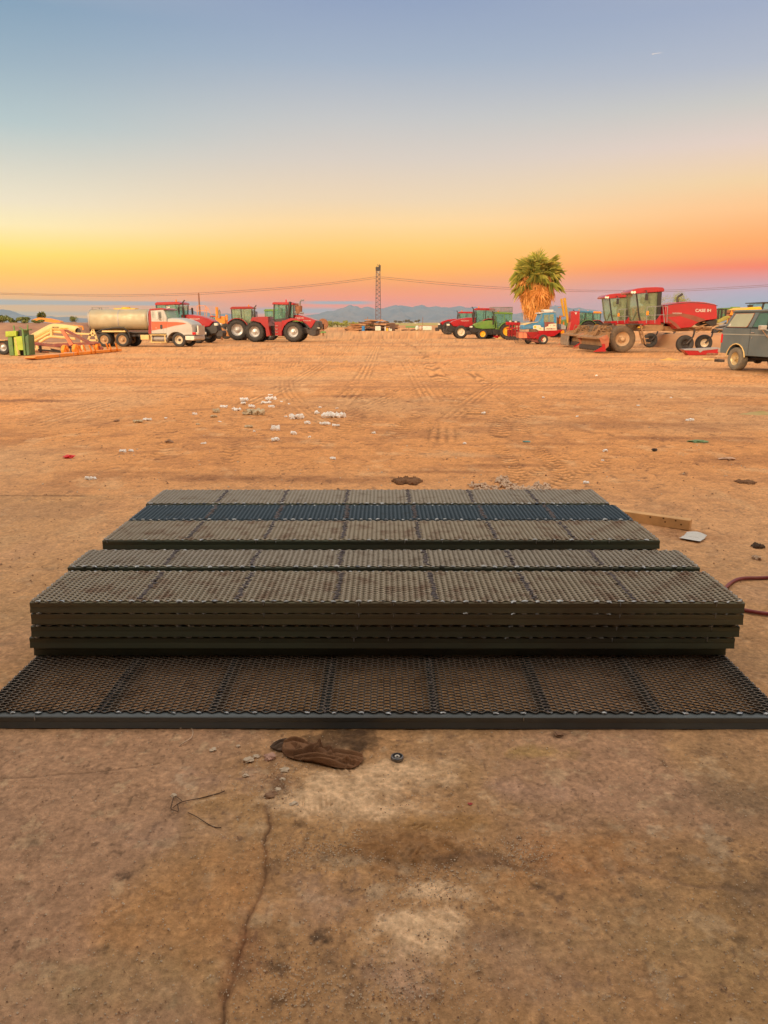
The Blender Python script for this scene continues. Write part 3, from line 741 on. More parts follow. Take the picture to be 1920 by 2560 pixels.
def make_panel(name, D, mm, fm, seed, phi0, phib, w, weldstep=LWD, weldr=.0095, bay=None, inset=.003, cs=1.0, th=.0026):
    t = thing(name, None, None)
    e = BH
    f = MB()
    pr = [(-D / 2 - .0045, 0), (-D / 2 + .0005, BH * .52), (-D / 2 - .0005, BH * .60), (-D / 2 - .0005, BH - .003), (-D / 2 + .003, BH), (-D / 2 + e, BH), (-D / 2 + e, 0)]
    f.add([(-PL / 2, a_, b_) for a_, b_ in pr] + [(PL / 2, a_, b_) for a_, b_ in pr], [tuple(range(7)), tuple(range(13, 6, -1))] + [(i_, (i_ + 1) % 7, (i_ + 1) % 7 + 7, i_ + 7) for i_ in range(7)]); f.build('front_rail', fm, t, 0)
    f = MB(); f.bx(-PL / 2, PL / 2, D / 2 - e, D / 2, 0, BH); f.build('rear_rail', fm, t, 0, .003)
    for sx in (-1, 1):
        f = MB(); f.bx(sx * PL / 2, sx * (PL / 2 - e), -D / 2 + e + .001, D / 2 - e - .001, 0, BH - .001); f.build('end_rail', fm, t, 0)
    b0 = -1.062 if bay is None else bay
    bars = [b0 + i * .4235 for i in range(6)]
    for xb in bars:
        f = MB(); f.bx(xb - .019, xb + .019, -D / 2 + e + .001, D / 2 - e - .001, .012, BH - .002); f.build('cross_bar', fm, t, 0)
    me = mesh_sheet_data(D - .003 - inset, phi0, phib, w, seed, th); me.materials.append(mm)
    o = bpy.data.objects.new('mesh_sheet', me); C.objects.link(o); o.parent = t; o.location = (0, (inset - .003) / 2, BH)
    r_ = random.Random(seed); wd = MB(); cw = MB()
    x = -PL / 2 + .03
    while x < PL / 2 - .01:
        s = weldr * r_.uniform(.7, 1.25)
        wd.blob((x + r_.uniform(-.004, .004), -D / 2 + inset * .85 + r_.uniform(0.0, .006), BH + .003), (s * 1.35, s * .8, s * .62), r_.randint(0, 999), .3, sub=1)
        if r_.random() < .12: wd.blob((x + r_.uniform(-.004, .004), -D / 2 - .001, BH - .008), (s * .3, s * .3, s * 1.1), r_.randint(0, 99), .2, sub=1)
        wd.blob((x + r_.uniform(-.01, .01), D / 2 - .006, BH + .002), (s * .9, s * .6, s * .5), r_.randint(0, 999), .3, sub=1)
        x += weldstep * (1 if r_.random() < .93 else 2)
    for xb in bars:
        y = -D / 2 + .03
        while y < D / 2 - .02:
            cw.blob((xb + r_.uniform(-.006, .006), y, BH + .006 * cs), (.013 * cs, .0075 * cs, .0065 * cs), r_.randint(0, 999), .35, sub=1)
            if r_.random() < .6 * cs: cw.blob((xb + r_.uniform(-.016, .016), y + .008, BH + .005 * cs), (.010 * cs, .006 * cs, .005 * cs), r_.randint(0, 999), .35, sub=1)
            y += SWD
    for sx in (-1, 1):
        y = -D / 2 + .03
        while y < D / 2 - .02:
            wd.blob((sx * (PL / 2 - .004), y, BH + .002), (weldr * .5, weldr * .6, weldr * .5), r_.randint(0, 999), .35, sub=1); y += SWD * 2
    tag(wd.build('weld_seam', WELD, t, 60), kind='stuff'); tag(cw.build('cross_weld', CWELD, t, 60), kind='stuff')
    return t
GRP = 'stacked steel mesh panels'
def place(t, x, y, z, rz, label, tilt=0, group=GRP):
    t.location = (x, y, z); t.rotation_euler = (R(tilt), 0, R(rz)); tag(t, label, 'mesh panel', group); return t
def xc(px_l, px_r, py, Y):
    return (at(px_l, py, Y).x + at(px_r, py, Y).x) / 2
# front panel lying on the ground
pF = make_panel('mesh_panel', .61, M_DARK, F_BLUE, 1, -62, -35, .0085, weldstep=LWD * 2, weldr=.0085, inset=.024, cs=.55, th=.0036)
place(pF, xc(-66, 1968, 1790, 2.49), 2.49 + .305, .004, -.15, 'wide dark mesh panel lying lowest, nearest the viewer')
TOP = .324
PH = .054
# main stack: A rests on four more
pA = make_panel('mesh_panel', .40, M_TAN2, F_OLIVE, 2, 6, 78, .0100)
xa = xc(75, 1860, 1512, 2.96)
place(pA, xa, 2.955 + .20, TOP - BH, -.12, 'rust edged mesh panel, topmost of the tall front stack')
lab = ['second panel down in the tall front stack, with a smooth brown rail', 'third panel down in the tall front stack, with bright weld spots along its rail', 'fourth panel down in the tall front stack, shorter at the right end',
       'set back dark panel right under the tall front stack']
dd = [(0, -.002), (-.008, .001), (-.022, .003), (-.03, .05)]
frs = [F_OLIVE, F_GREEN, F_GREEN, F_GREEN]
zz = TOP - BH
for i in range(4):
    c = copy_tree(pA)
    for ch in c.children:
        if ch.name.startswith(('front_rail', 'rear_rail', 'end_rail', 'cross_bar')):
            ch.data = ch.data.copy(); ch.data.materials[0] = frs[i]
    zz -= (.052, .058, .054, .055)[i]
    place(c, xa + dd[i][0], 2.955 + .20 + dd[i][1], zz, (-.12, -.05, -.15, .1)[i], lab[i])
def stack(proto, x, y, rz, n, word, under):
    """panels below the top one; they stay real so the stack stands on the ground"""
    z = TOP - BH
    for i in range(n):
        c = copy_tree(proto); z -= PH
        place(c, x + random.uniform(-.008, .008), y + under + random.uniform(-.004, .004), z, rz, '%s panel below the top one in the %s stack' % (('first', 'second', 'third', 'fourth', 'fifth')[i], word))
pB = make_panel('mesh_panel', .275, M_TAN, F_GREEN, 3, 6, 78, .0100)
xb = xc(170, 1748, 1425, 3.39); place(pB, xb, 3.385 + .1375, TOP - BH + .012, -.1, 'narrow mesh panel just behind the tall front stack')
stack(pB, xb, 3.385 + .1375, -.1, 5, 'second', 0)
pC = make_panel('mesh_panel', .40, M_TAN2, F_GREEN, 4, 6, 78, .0100, weldstep=LWD * 2)
xc_ = xc(256, 1650, 1353, 3.88); place(pC, xc_, 3.875 + .2, TOP - BH + .001, .05, 'mesh panel with a tall dark front rail, third row from the viewer')
stack(pC, xc_, 3.875 + .2, .05, 5, 'third', 0)
pD = make_panel('mesh_panel', .36, M_BLUE, F_BLUE, 5, 10, 70, .0085)
xd = xc(321, 1584, 1302, 4.31); place(pD, xd, 4.31 + .18, TOP - BH, .08, 'blue-grey mesh panel, the only bluish one among the brown panels')
stack(pD, xd, 4.31 + .18, .08, 5, 'blue-grey', 0)
pE = make_panel('mesh_panel', .41, M_TAN, F_GREEN, 6, 6, 78, .0100)
xe = xc(365, 1524, 1264, 4.72); place(pE, xe, 4.72 + .205, TOP - BH, .12, 'mesh panel farthest from the viewer at the back of the pile')
stack(pE, xe, 4.72 + .205, .12, 5, 'farthest', 0)

# ================================================================== VEHICLES AND MACHINES
# ------------------------------------------------------------------ generic row-crop tractor, x forward, rear axle at x=0
def tractor(name, label, px, py, yaw, s=1.0, hood=RED, rim=RIM, roof=None, trim=BLACK, group=None, duals=False, top=None, lettering=None, exhaust=True, ladder=True, cabx=0.0, glassm=GLASS, frontR=.60, rearR=.86, loc=None, chassis=BLACK, weights=True):
    """loc or ground pixel is the contact point under the near front wheel"""
    base = ground(px, py) if loc is None else Vector(loc)
    t = thing(name, label, 'tractor', (0, 0, 0), R(yaw), group)
    ca, sa = math.cos(R(yaw)), math.sin(R(yaw))
    near = -1 if math.cos(R(yaw)) > 0 else 1
    lx, ly = 2.6 * s, near * .95 * s
    t.location = (base.x - (lx * ca - ly * sa), base.y - (lx * sa + ly * ca), 0)
    S = lambda pts: [(a * s, b * s) for a, b in pts]
    roof = roof or hood
    m = MB(); m.prism(S([(-.5, .55), (-.5, 1.0), (1.2, 1.05), (3.2, .95), (3.4, .6), (3.1, .45), (1.0, .42)]), -.33 * s, .33 * s)
    m.bx(-.3 * s, .3 * s, -.8 * s, .8 * s, rearR * s - .16 * s, rearR * s + .16 * s); m.bx(2.45 * s, 2.75 * s, -.7 * s, .7 * s, frontR * s - .12 * s, frontR * s + .10 * s)
    m.bx(.7 * s, 1.5 * s, -.75 * s, .75 * s, .45 * s, 1.0 * s)
    m.build('chassis', chassis, t, bevel=.02 * s)
    m = MB(); m.prism_t(S([(1.15, 1.05), (1.15, 1.92), (1.9, 1.93), (2.7, 1.82), (3.35, 1.62), (3.62, 1.45), (3.3, 1.12), (2.6, 1.02)]), -.42 * s, .42 * s, .12 * s, .93)
    m.build('hood', hood, t, 30, .02 * s)
    m = MB(); m.prism_t(S([(3.30, 1.12), (3.63, 1.44), (3.80, 1.30), (3.88, .80), (3.7, .62), (3.1, .6), (2.7, .9), (2.7, 1.02)]), -.40 * s, .40 * s, .1 * s, .92)
    m.build('grille', BLACK, t, 30, .02 * s)
    for sd in (-1, 1):
        m = MB(); m.bx(3.62 * s, 3.86 * s, sd * .2 * s, sd * .41 * s, 1.18 * s, 1.34 * s); m.build('headlight', LAMP, t, 0, .02 * s)
    if weights:
        m = MB(); m.prism(S([(3.7, .45), (3.7, .85), (4.15, .85), (4.22, .7), (4.15, .42)]), -.32 * s, .32 * s); m.build('front_weight', DARK, t, bevel=.03 * s)
    # cab
    x0, x1 = -.48 + cabx, 1.18 + cabx
    m = MB(); m.prism_t(S([(x0 - .12, 2.55), (x0 - .15, 2.66), (x0, 2.76), (x1 + .0, 2.79), (x1 + .2, 2.70), (x1 + .22, 2.60)]), -.74 * s, .74 * s, .15 * s, .93)
    m.build('roof', roof, t, 30, .02 * s)
    m = MB()
    for sd in (-1, 1):
        y = sd * .68 * s
        for a, b in (((x0 + .0, 1.5), (x0 - .02, 2.56)), ((x1 - .10, 1.0), (x1 + .05, 2.58)), ((.35 + cabx, 1.1), (.30 + cabx, 2.56))):
            m.bar((a[0] * s, y, a[1] * s), (b[0] * s, y, b[1] * s), .06 * s)
        m.bar((x0 * s, y, 1.5 * s), (x1 * s, y, 1.05 * s), .05 * s)
    m.bx(x0 * s, x1 * s, -.66 * s, .66 * s, .95 * s, 1.15 * s); m.prism(S([(x0, 1.0), (x0, 1.5), (.1, 1.5), (.35, 1.1), (.35, 1.0)]), -.66 * s, .66 * s)
    m.build('cab_frame', trim, t)
    m = MB()
    for sd in (-1, 1):
        m.prism(S([(x0 + .04, 1.5), (x0 + .02, 2.54), (x1 + .0, 2.56), (x1 - .1, 1.16), (.35, 1.16)]), sd * .665 * s, sd * .655 * s)
    m.bar((x1 * s + .02, 0, 1.86 * s), (x1 * s, 0, 1.85 * s), 1.2 * s, 1.35 * s)
    m.bx((x0 + .01) * s, (x0 + .02) * s, -.64 * s, .64 * s, 1.5 * s, 2.54 * s)
    m.build('window', glassm, t, 0)
    m = MB(); m.bx(.0, .45 * s, -.24 * s, .24 * s, 1.35 * s, 1.5 * s); m.bx(-.1 * s, .04 * s, -.24 * s, .24 * s, 1.45 * s, 2.1 * s); m.build('seat', DARK, t, 0, .04 * s)
    m = MB(); m.tube([(.78 * s + .18 * s * math.cos(q) * .6, .18 * s * math.sin(q), 1.68 * s + .18 * s * math.cos(q) * .7) for q in [k * math.pi / 6 for k in range(13)]], .015 * s, 6); m.cyl((.78 * s, 0, 1.68 * s), (.95 * s, 0, 1.4 * s), .03 * s, n=6); m.build('steering_wheel', BLACK, t)
    for sd in (-1, 1):
        m = MB(); m.prism(S(fender(0, rearR, rearR + .06, rearR + .12, 20, 150)), sd * .62 * s, sd * 1.16 * s); m.build('fender', hood, t, 30, .01)
        m = MB(); m.bar((x1 * s, sd * .7 * s, 2.3 * s), ((x1 + .2) * s, sd * 1.0 * s, 2.3 * s), .03 * s); m.bx((x1 + .14) * s, (x1 + .2) * s, sd * .95 * s, sd * 1.15 * s, 1.95 * s, 2.4 * s); m.build('mirror', BLACK, t, 0, .01)
        wheel(t, (0, sd * .92 * s, rearR * s), rearR * s, .46 * s, lugs=18, rm=rim, side=sd)
        if duals: wheel(t, (0, sd * 1.5 * s, rearR * s), rearR * s, .46 * s, lugs=18, rm=rim, side=sd)
        wheel(t, (2.6 * s, sd * .90 * s, frontR * s), frontR * s, .38 * s, lugs=15, rm=rim, side=sd)
        if ladder:
            m = MB()
            for k in range(4): m.bx(.85 * s, 1.25 * s, sd * .78 * s, sd * .98 * s, (.35 + .2 * k) * s, (.38 + .2 * k) * s)
            m.bx(.83 * s, .86 * s, sd * .78 * s, sd * .98 * s, .33 * s, 1.15 * s); m.bx(1.25 * s, 1.28 * s, sd * .78 * s, sd * .98 * s, .33 * s, 1.15 * s)
            m.build('step_ladder', DARK, t, 0)
    if exhaust:
        m = MB(); m.tube([(1.45 * s, near * .5 * s, 1.5 * s), (1.45 * s, near * .55 * s, 2.4 * s)], .075 * s, 10); m.tube([(1.45 * s, near * .55 * s, 2.4 * s), (1.45 * s, near * .55 * s, 2.72 * s), (1.6 * s, near * .55 * s, 2.88 * s)], .045 * s, 8)
        m.build('exhaust', DARK, t)
    m = MB(); m.cyl((x1 * s * .8, near * .5 * s, 2.78 * s), (x1 * s * .8, near * .5 * s, 2.92 * s), .05 * s, n=8); m.build('beacon', AMBER, t)
    if lettering:
        for nr in (near,):
            text(t, lettering, .17 * s, (2.2 * s, nr * (.42 * s + .002), 1.62 * s), WHITE, flip=nr > 0)
    return t

# ------------------------------------------------------------------ articulated red four wheel drive tractor on the left
def big_tractor():
    z = Z(4.88, 500, 730); F = Frame(*z(1135, 612), yaw=-7)
    t = F.thing('articulated_tractor', 'big red four-wheel-drive tractor with a black nose and curved exhaust, facing right', 'tractor')
    P = lambda pts: F.poly(pts, z)
    W = 1.9   # overall depth between wheel centres
    D0, D1 = .35, 1.75
    m = MB(); m.prism_t(P([(1105, 300), (1115, 272), (1185, 278), (1300, 310), (1405, 348), (1375, 400), (1340, 452), (1290, 400), (1215, 350), (1120, 325)]), D0 + .1, D1 - .1, .1, .95); m.build('hood', RED_CLEAN, t, 30, .02)
    m = MB(); m.prism_t(P([(1400, 349), (1438, 362), (1450, 432), (1420, 468), (1345, 470), (1300, 440), (1215, 352), (1290, 400), (1340, 453), (1375, 400)]), D0 + .05, D1 - .05, .12, .93); m.build('grille', BLACK, t, 30, .02)
    m = MB(); m.prism(P([(1290, 450), (1408, 468), (1402, 520), (1380, 540), (1325, 530), (1290, 500)]), D0, D1); m.build('front_bumper', DARK, t, bevel=.03)
    for d in (D0 + .02, D1 - .3):
        m = MB(); u, zz_ = F.p(*z(1424, 437)); m.box((u + .02, d + .14, zz_), (.22, .22, .13)); m.build('headlight', LAMP, t, 0, .03)
    m = MB(); m.prism(P([(1000, 535), (1003, 480), (1030, 415), (1075, 368), (1130, 346), (1180, 346), (1230, 362), (1232, 352), (1180, 325), (1110, 318), (1040, 345), (1000, 350), (1000, 535)]), -.12, .75); m.build('fender', RED_CLEAN, t, 30, .015)
    m = MB(); m.prism(P([(912, 365), (1000, 362), (1000, 535), (918, 532)]), -.05, .5); lp = m.build('side_panel', RED, t, bevel=.02)
    m = MB()
    for yy in (413, 452, 490, 528):
        u, zz_ = F.p(*z(942, yy)); m.bx(u - .1, u + .1, -.14, -.055, zz_ - .015, zz_ + .015)
    m.build('step', CHROME, lp, 0)
    m = MB(); m.prism_t(P([(866, 150), (872, 128), (890, 122), (1120, 124), (1142, 135), (1140, 158)]), .15, 1.85, .15, .94); m.build('roof', RED_CLEAN, t, 30, .02)
    m = MB()
    for d in (.28, 1.72):
        for a, b in (((893, 150), (888, 340)), ((1042, 150), (1040, 345)), ((1132, 155), (1130, 300))):
            pa, pb = F.p(*z(*a)), F.p(*z(*b)); m.bar((pa[0], d, pa[1]), (pb[0], d, pb[1]), .09)
    m.prism(P([(885, 335), (1130, 300), (1130, 345), (1000, 362), (900, 362)]), .26, 1.74)
    m.build('cab_frame', BLACK, t)
    m = MB(); m.prism(P([(896, 152), (1130, 155), (1125, 320), (1040, 345), (893, 335)]), .30, .31); m.prism(P([(896, 152), (1130, 155), (1125, 320), (1040, 345), (893, 335)]), 1.70, 1.69)
    m.bx(*sorted((F.p(*z(896, 152))[0], F.p(*z(896, 152))[0] + .01)), .31, 1.69, F.p(*z(893, 335))[1], F.p(*z(896, 152))[1]); m.build('window', GLASS, t, 0)
    u, zz_ = F.p(*z(985, 290)); m = MB(); m.bx(u - .2, u + .2, .75, 1.2, zz_ - .1, zz_); m.bx(u - .25, u - .12, .75, 1.2, zz_, zz_ + .6); m.build('seat', DARK, t, 0, .04)
    u0, z0 = F.p(*z(1068, 310)); u1, z1 = F.p(*z(1095, 118)); m = MB(); m.tube([(u0, .15, z0), (u0 + .1, .15, (z0 + z1) / 2), (u1, .15, z1)], [.13, .12, .10], 12); m.build('air_intake', BLACK, t)
    u0, z0 = F.p(*z(1185, 262)); u1, z1 = F.p(*z(1185, 165)); m = MB(); m.cyl((u0, .5, z0), (u1, .5, z1), .28, n=16); m.build('muffler', RUST, t)
    m = MB(); pts = [F.p(*z(*q)) for q in ((1200, 165), (1202, 120), (1215, 100), (1250, 98))]; m.tube([(a, .5, b) for a, b in pts], .065, 10); m.build('exhaust', GREY, t)
    m = MB(); pts = [F.p(*z(*q)) for q in ((1120, 250), (1170, 245), (1250, 258))]; m.tube([(a, .35, b) for a, b in pts], .09, 10); m.build('intake_duct', GREY, t)
    u, zz_ = F.p(*z(1035, 110)); m = MB(); m.cyl((u, .4, zz_ - .12), (u, .4, zz_ + .12), .05, n=8); m.build('beacon', REDLENS, t)
    # rear half
    m = MB(); m.prism(P([(640, 310), (720, 302), (830, 300), (838, 400), (862, 525), (815, 545), (800, 440), (740, 375), (660, 352), (615, 358)]), -.1, 2.0); m.build('rear_body', RED, t, 30, .02)
    m = MB(); m.prism(P([(600, 430), (900, 410), (1000, 420), (1300, 440), (1300, 500), (1000, 540), (600, 530)]), .5, 1.6)
    for k in range(5):
        u, zz_ = F.p(*z(875 + random.uniform(-20, 20), 330 + k * 40)); m.tube([(u, .2, zz_), (u + .3, .25, zz_ - .2), (u + .1, .3, zz_ - .4)], .03, 6)
    m.build('chassis', DARK, t)
    for sd, d in ((-1, 0), (1, W)):
        for cx, cy in ((1135, 503), (665, 485)):
            u, zz_ = F.p(*z(cx, cy)); wheel(t, (u, d + .2 * -sd, .77), .77, .5, .42, lugs=20, side=sd)
    u, zz_ = F.p(*z(1195, 318)); text(t, 'CASE IH', .19, (u, D0 + .09, zz_), WHITE)
    u, zz_ = F.p(*z(1290, 350)); text(t, 'STEIGER 580', .11, (u, D0 + .09, zz_), WHITE)
big_tractor()

# generic tractors around the yard
tractor('tractor', 'red tractor with dusty cab behind the orange drawbar, left of the big articulated one', 630, 851, 0, 1.0, RED, RIM, loc=(ground(672, 851).x, ground(672, 851).y, 0), trim=DARK, glassm=GLASS_D, group='red row crop tractors')
tractor('tractor', 'red tractor with a large black nose and dual tyres parked behind the white tanker truck', 495, 858, -12, 1.06, RED_CLEAN, RIM, trim=BLACK, group='red row crop tractors', lettering='MAGNUM', duals=False)
tractor('tractor', 'small distant red tractor between the utility pole and the orange drawbar', 600, 838, 180, .82, RED, RIMYEL, trim=DARK, group='red row crop tractors', exhaust=False, loc=(ground(505, 836).x, ground(505, 836).y, 0), weights=False)
tractor('tractor', 'green cabbed tractor mostly hidden behind the big red articulated tractor', 700, 848, 0, 1.0, JGREEN, RIMYEL, trim=MIDGREEN, loc=(ground(735, 845).x, ground(735, 845).y + 2, 0), group='green tractors')
tractor('tractor', 'red tractor with black nose and white front rims, nearest one left of the palm', 1152, 846.6, 180, 1.0, RED_CLEAN, RIMCREAM, trim=BLACK, group='red row crop tractors', lettering='MAGNUM')
tractor('tractor', 'red tractor with tall muffler, farthest left in the right-hand row', 1121, 836.5, 180, 1.0, RED_CLEAN, DARK, trim=BLACK, group='red row crop tractors', frontR=.80, rearR=.84)
tg = tractor('tractor', 'green tractor with yellow front wheels and a long grey cage on its roof', 1206, 847.5, 180, .86, JGREEN, RIMYEL, roof=JGREEN, trim=JGREEN, group='green tractors', ladder=False, frontR=.52, rearR=.82)
m = MB(); m.bx(-.5, 1.5, -.35, .35, 2.42, 2.45)
for k in range(9): m.bar((-.5 + k * .25, -.36, 2.42), (-.5 + k * .25, -.36, 2.82), .035); m.bar((-.5 + k * .25, .36, 2.42), (-.5 + k * .25, .36, 2.82), .035)
for zc_ in (2.44, 2.82):
    for yy in (-.36, .36): m.bar((-.52, yy, zc_), (1.52, yy, zc_), .06)
for k in range(4): m.bx(-.5, 1.5, .36, .37, 2.49 + k * .08, 2.53 + k * .08)
m.build('roof_cage', GREY, tg, 0)
tractor('tractor', 'blue-roofed green tractor behind the tall red panel', 1500, 850, 180, .95, MIDGREEN, GREY, roof=BLUE, trim=DARK, group='green tractors', loc=(ground(1408, 843).x, ground(1408, 843).y, 0))
tractor('tractor', 'orange-roofed red tractor between the red panel and the windrowers', 1500, 850, 180, .95, RED, RIMYEL, roof=ORANGE, trim=DARK, group='red row crop tractors', loc=(ground(1432, 841).x, ground(1432, 841).y, 0), exhaust=False)

SILVERW = mat('dull_silver_white_paint', (.46, .46, .44), .35, .15, .1, .3, 1.6, dustcol=(.42, .33, .22))
# ------------------------------------------------------------------ tanker truck
def truck():
    z = Z(4.88, 200, 730); F = Frame(*z(1165, 672), yaw=-5)
    t = F.thing('tanker_truck', 'white and orange-red tanker truck with a dull metal water tank, facing right', 'truck')
    P = lambda pts: F.poly(pts, z)
    q = lambda x, y: F.p(*z(x, y))
    # tank
    u0, zt = q(80, 207); u1, zb = q(832, 470); zc = (zt + zb) / 2; hz = (zt - zb) / 2; dc = 1.02; hd = 1.0
    def section(k=1.0, n=36):
        out = []
        for i in range(n):
            a = 2 * math.pi * i / n; ex = .62
            out.append((dc + k * hd * math.copysign(abs(math.cos(a)) ** ex, math.cos(a)), zc + k * hz * math.copysign(abs(math.sin(a)) ** ex, math.sin(a))))
        return out
    m = MB(); n = 36; V = []; Fs = []
    rings = [(u0 - .02, .02), (u0 - .02, .97), (u0 + .04, 1), (u1 - .22, 1), (u1 - .1, .985), (u1 - .02, .9), (u1 - .02, .02)]
    for uu, k in rings:
        V += [(uu, d, zz_) for d, zz_ in section(k)]
    for a in range(len(rings) - 1):
        for i in range(n):
            j = (i + 1) % n; Fs.append((a * n + i, a * n + j, (a + 1) * n + j, (a + 1) * n + i))
    m.add(V, Fs); tk = m.build('tank', TANK, t, 40)
    m = MB()
    for ub in (u0 + .05, q(432, 0)[0], q(800, 0)[0]):
        V = [(ub - .025, d, z_) for d, z_ in section(1.012)] + [(ub + .025, d, z_) for d, z_ in section(1.012)]
        V += [(ub - .025, d, z_) for d, z_ in section(.98)] + [(ub + .025, d, z_) for d, z_ in section(.98)]
        m.add(V, [(i, (i + 1) % n, (i + 1) % n + n, i + n) for i in range(n)] + [(i, (i + 1) % n, (i + 1) % n + 2 * n, i + 2 * n) for i in range(n)] + [(i + n, (i + 1) % n + n, (i + 1) % n + 3 * n, i + 3 * n) for i in range(n)])
    m.build('band', SKIPLATE, tk, 40)
    m = MB(); ua, za = q(350, 198); ub, zb_ = q(610, 198); m.bx(ua, ub, .7, 1.3, zt - .005, zt + .05); m.cyl(((ua + ub) / 2, 1.0, zt), ((ua + ub) / 2, 1.0, zt + .12), .26, n=16); m.build('hatch', YELLOW, tk, 30)
    m = MB(); ua, _ = q(82, 0); ub, _ = q(200, 0); z3 = q(82, 188)[1]
    m.bar((ua, .5, z3), (ub, .5, z3), .035); m.bar((ua, 1.5, z3), (ub, 1.5, z3), .035); m.bar((ua, .5, z3), (ua, .5, zt - .2), .035); m.bar((ub, .5, z3), (ub, .5, zt - .05), .035); m.bar((ua, 1.5, z3), (ua, 1.5, zt - .2), .035); m.bar((ua, .5, z3), (ua, 1.5, z3), .035); m.build('rail', GREY, tk, 0)
    # front head plate darker
    m = MB(); V = [(u1 + .004, d, z_) for d, z_ in section(.95)] + [(u1 + .03, d, z_) for d, z_ in section(.93)]
    m.add(V, [tuple(range(n)), tuple(range(2 * n - 1, n - 1, -1))] + [(i, (i + 1) % n, (i + 1) % n + n, i + n) for i in range(n)]); m.build('front_shield', DARK, t, 30)
    # chassis rails
    m = MB(); ua, za = q(75, 500); ub, zb_ = q(1370, 545)
    for d in (.55, 1.35): m.bx(ua, ub, d, d + .1, zb_, za)
    m.bx(q(100, 0)[0], q(800, 0)[0], .3, 1.7, za, za + .07)
    for xx in (150, 350, 600, 900, 1200): m.bx(q(xx, 0)[0], q(xx + 20, 0)[0], .55, 1.45, zb_, za)
    for xx in (1165, 465, 240): m.bx(q(xx - 12, 0)[0], q(xx + 12, 0)[0], .1, 1.95, .36, .50)
    m.build('chassis', DARK, t, 0)
    m = MB(); m.prism(P([(270, 470), (550, 470), (556, 490), (265, 490)]), -.02, .5); m.build('mudguard', CREAM, t, 0, .01)
    m = MB(); m.tube([(a, .02, b) for a, b in [q(*w) for w in ((200, 495), (270, 460), (400, 440), (530, 438), (560, 460), (600, 520), (610, 560))]], .05, 8); m.build('hose', BLACK, t)
    m = MB(); m.tube([(a, .6, b) for a, b in [q(*w) for w in ((80, 310), (60, 350), (62, 420), (75, 440), (70, 480))]], .07, 8); m.bx(q(55, 0)[0], q(95, 0)[0], .4, 1.5, q(0, 490)[1], q(0, 440)[1]); m.build('rear_pipe', DARK, t)
    m = MB(); m.bx(q(694, 0)[0], q(800, 0)[0], -.02, .5, q(0, 582)[1], q(0, 522)[1]); m.build('battery_box', CREAM, t, 0, .03)
    m = MB(); uc0, uc1 = q(808, 0)[0], q(1018, 0)[0]; zz_ = (q(0, 530)[1] + q(0, 605)[1]) / 2; rr = abs(q(0, 530)[1] - q(0, 605)[1]) / 2
    m.cyl((uc0, .3, zz_), (uc1, .3, zz_), rr, n=20); m.build('fuel_tank', SKIPLATE, t, 40)
    m = MB(); m.bx(uc0, uc1, -.04, .2, q(0, 527)[1], q(0, 517)[1]); m.bx(uc0, uc1, -.08, .1, q(0, 614)[1], q(0, 604)[1])
    for uu in (uc0 + .1, uc1 - .1): m.bx(uu - .03, uu + .03, -.035, .0, q(0, 605)[1], q(0, 520)[1])
    m.build('step', CREAM, t, 0)
    # cab
    m = MB(); m.prism(P([(832, 225), (1015, 212), (1055, 310), (1062, 510), (870, 512), (832, 512)]), .06, 1.98); cab = m.build('cab', SILVERW, t, 30, .04)
    m = MB(); m.prism_t(P([(828, 228), (836, 205), (1000, 192), (1040, 203), (1050, 222), (1010, 216)]), .04, 2.0, .15, .93); m.build('roof', RED, t, 30, .03)
    m = MB(); m.prism(P([(832, 230), (856, 228), (866, 330), (868, 505), (832, 512)]), .045, .058); m.build('rear_corner_trim', RED, t, 0)
    m = MB(); m.prism(P([(1012, 218), (1060, 222), (1100, 310), (1056, 314)]), .16, 1.88); m.build('windshield', GLASS, t, 0, .01)
    m = MB(); m.prism(P([(870, 236), (898, 236), (904, 316), (874, 318)]), .05, .056); m.build('window', GLASS_D, t, 0)
    m = MB(); m.prism(P([(955, 234), (990, 232), (1002, 316), (958, 318)]), .05, .056); m.build('window', GLASS_D, t, 0)
    m = MB(); m.prism(P([(862, 228), (1008, 222), (1016, 500), (870, 505)]), .050, .0545); dr = m.build('door', SILVERW, t, 0)
    m = MB(); m.prism(P([(974, 402), (984, 396), (998, 398), (1004, 410), (1004, 440), (998, 452), (984, 452), (974, 442)]), .03, .052); m.build('vent', BLACK, dr, 0)
    m = MB(); m.bx(q(945, 0)[0], q(975, 0)[0], .03, .052, q(0, 336)[1], q(0, 330)[1]); m.build('handle', CHROME, dr, 0)
    m = MB(); m.bx(q(914, 0)[0], q(944, 0)[0], -.18, -.12, q(0, 310)[1], q(0, 236)[1]); m.bar((q(930, 0)[0], -.15, q(0, 300)[1]), (q(925, 0)[0], .05, q(0, 330)[1]), .03); m.cyl((q(932, 0)[0], -.2, q(0, 322)[1]), (q(932, 0)[0], -.13, q(0, 322)[1]), .07, n=12); m.build('mirror', WHITE, t, 0, .02)
    # hood with wheel arch
    arc_ = [(1165 + 108 * math.cos(R(a)), 590 - 100 * math.sin(R(a))) for a in range(20, 171, 15)]
    m = MB(); m.prism_t(P([(1056, 320), (1100, 312), (1180, 318), (1260, 338), (1330, 366), (1366, 396), (1378, 440), (1386, 528)] + [(1280, 528)] + arc_ + [(1040, 528)]), .04, 2.0, .22, .94); m.build('hood', SILVERW, t, 30, .03)
    m = MB(); m.prism(P([(868, 360), (1062, 362), (1062, 436), (872, 470)]), .040, .0445); m.build('stripe', ORANGE_RED, t, 0)
    m = MB(); m.prism(P([(1064, 364), (1180, 366), (1262, 374), (1300, 388), (1230, 400), (1150, 412), (1064, 434)]), .034, .045); m.build('stripe', ORANGE_RED, t, 0)
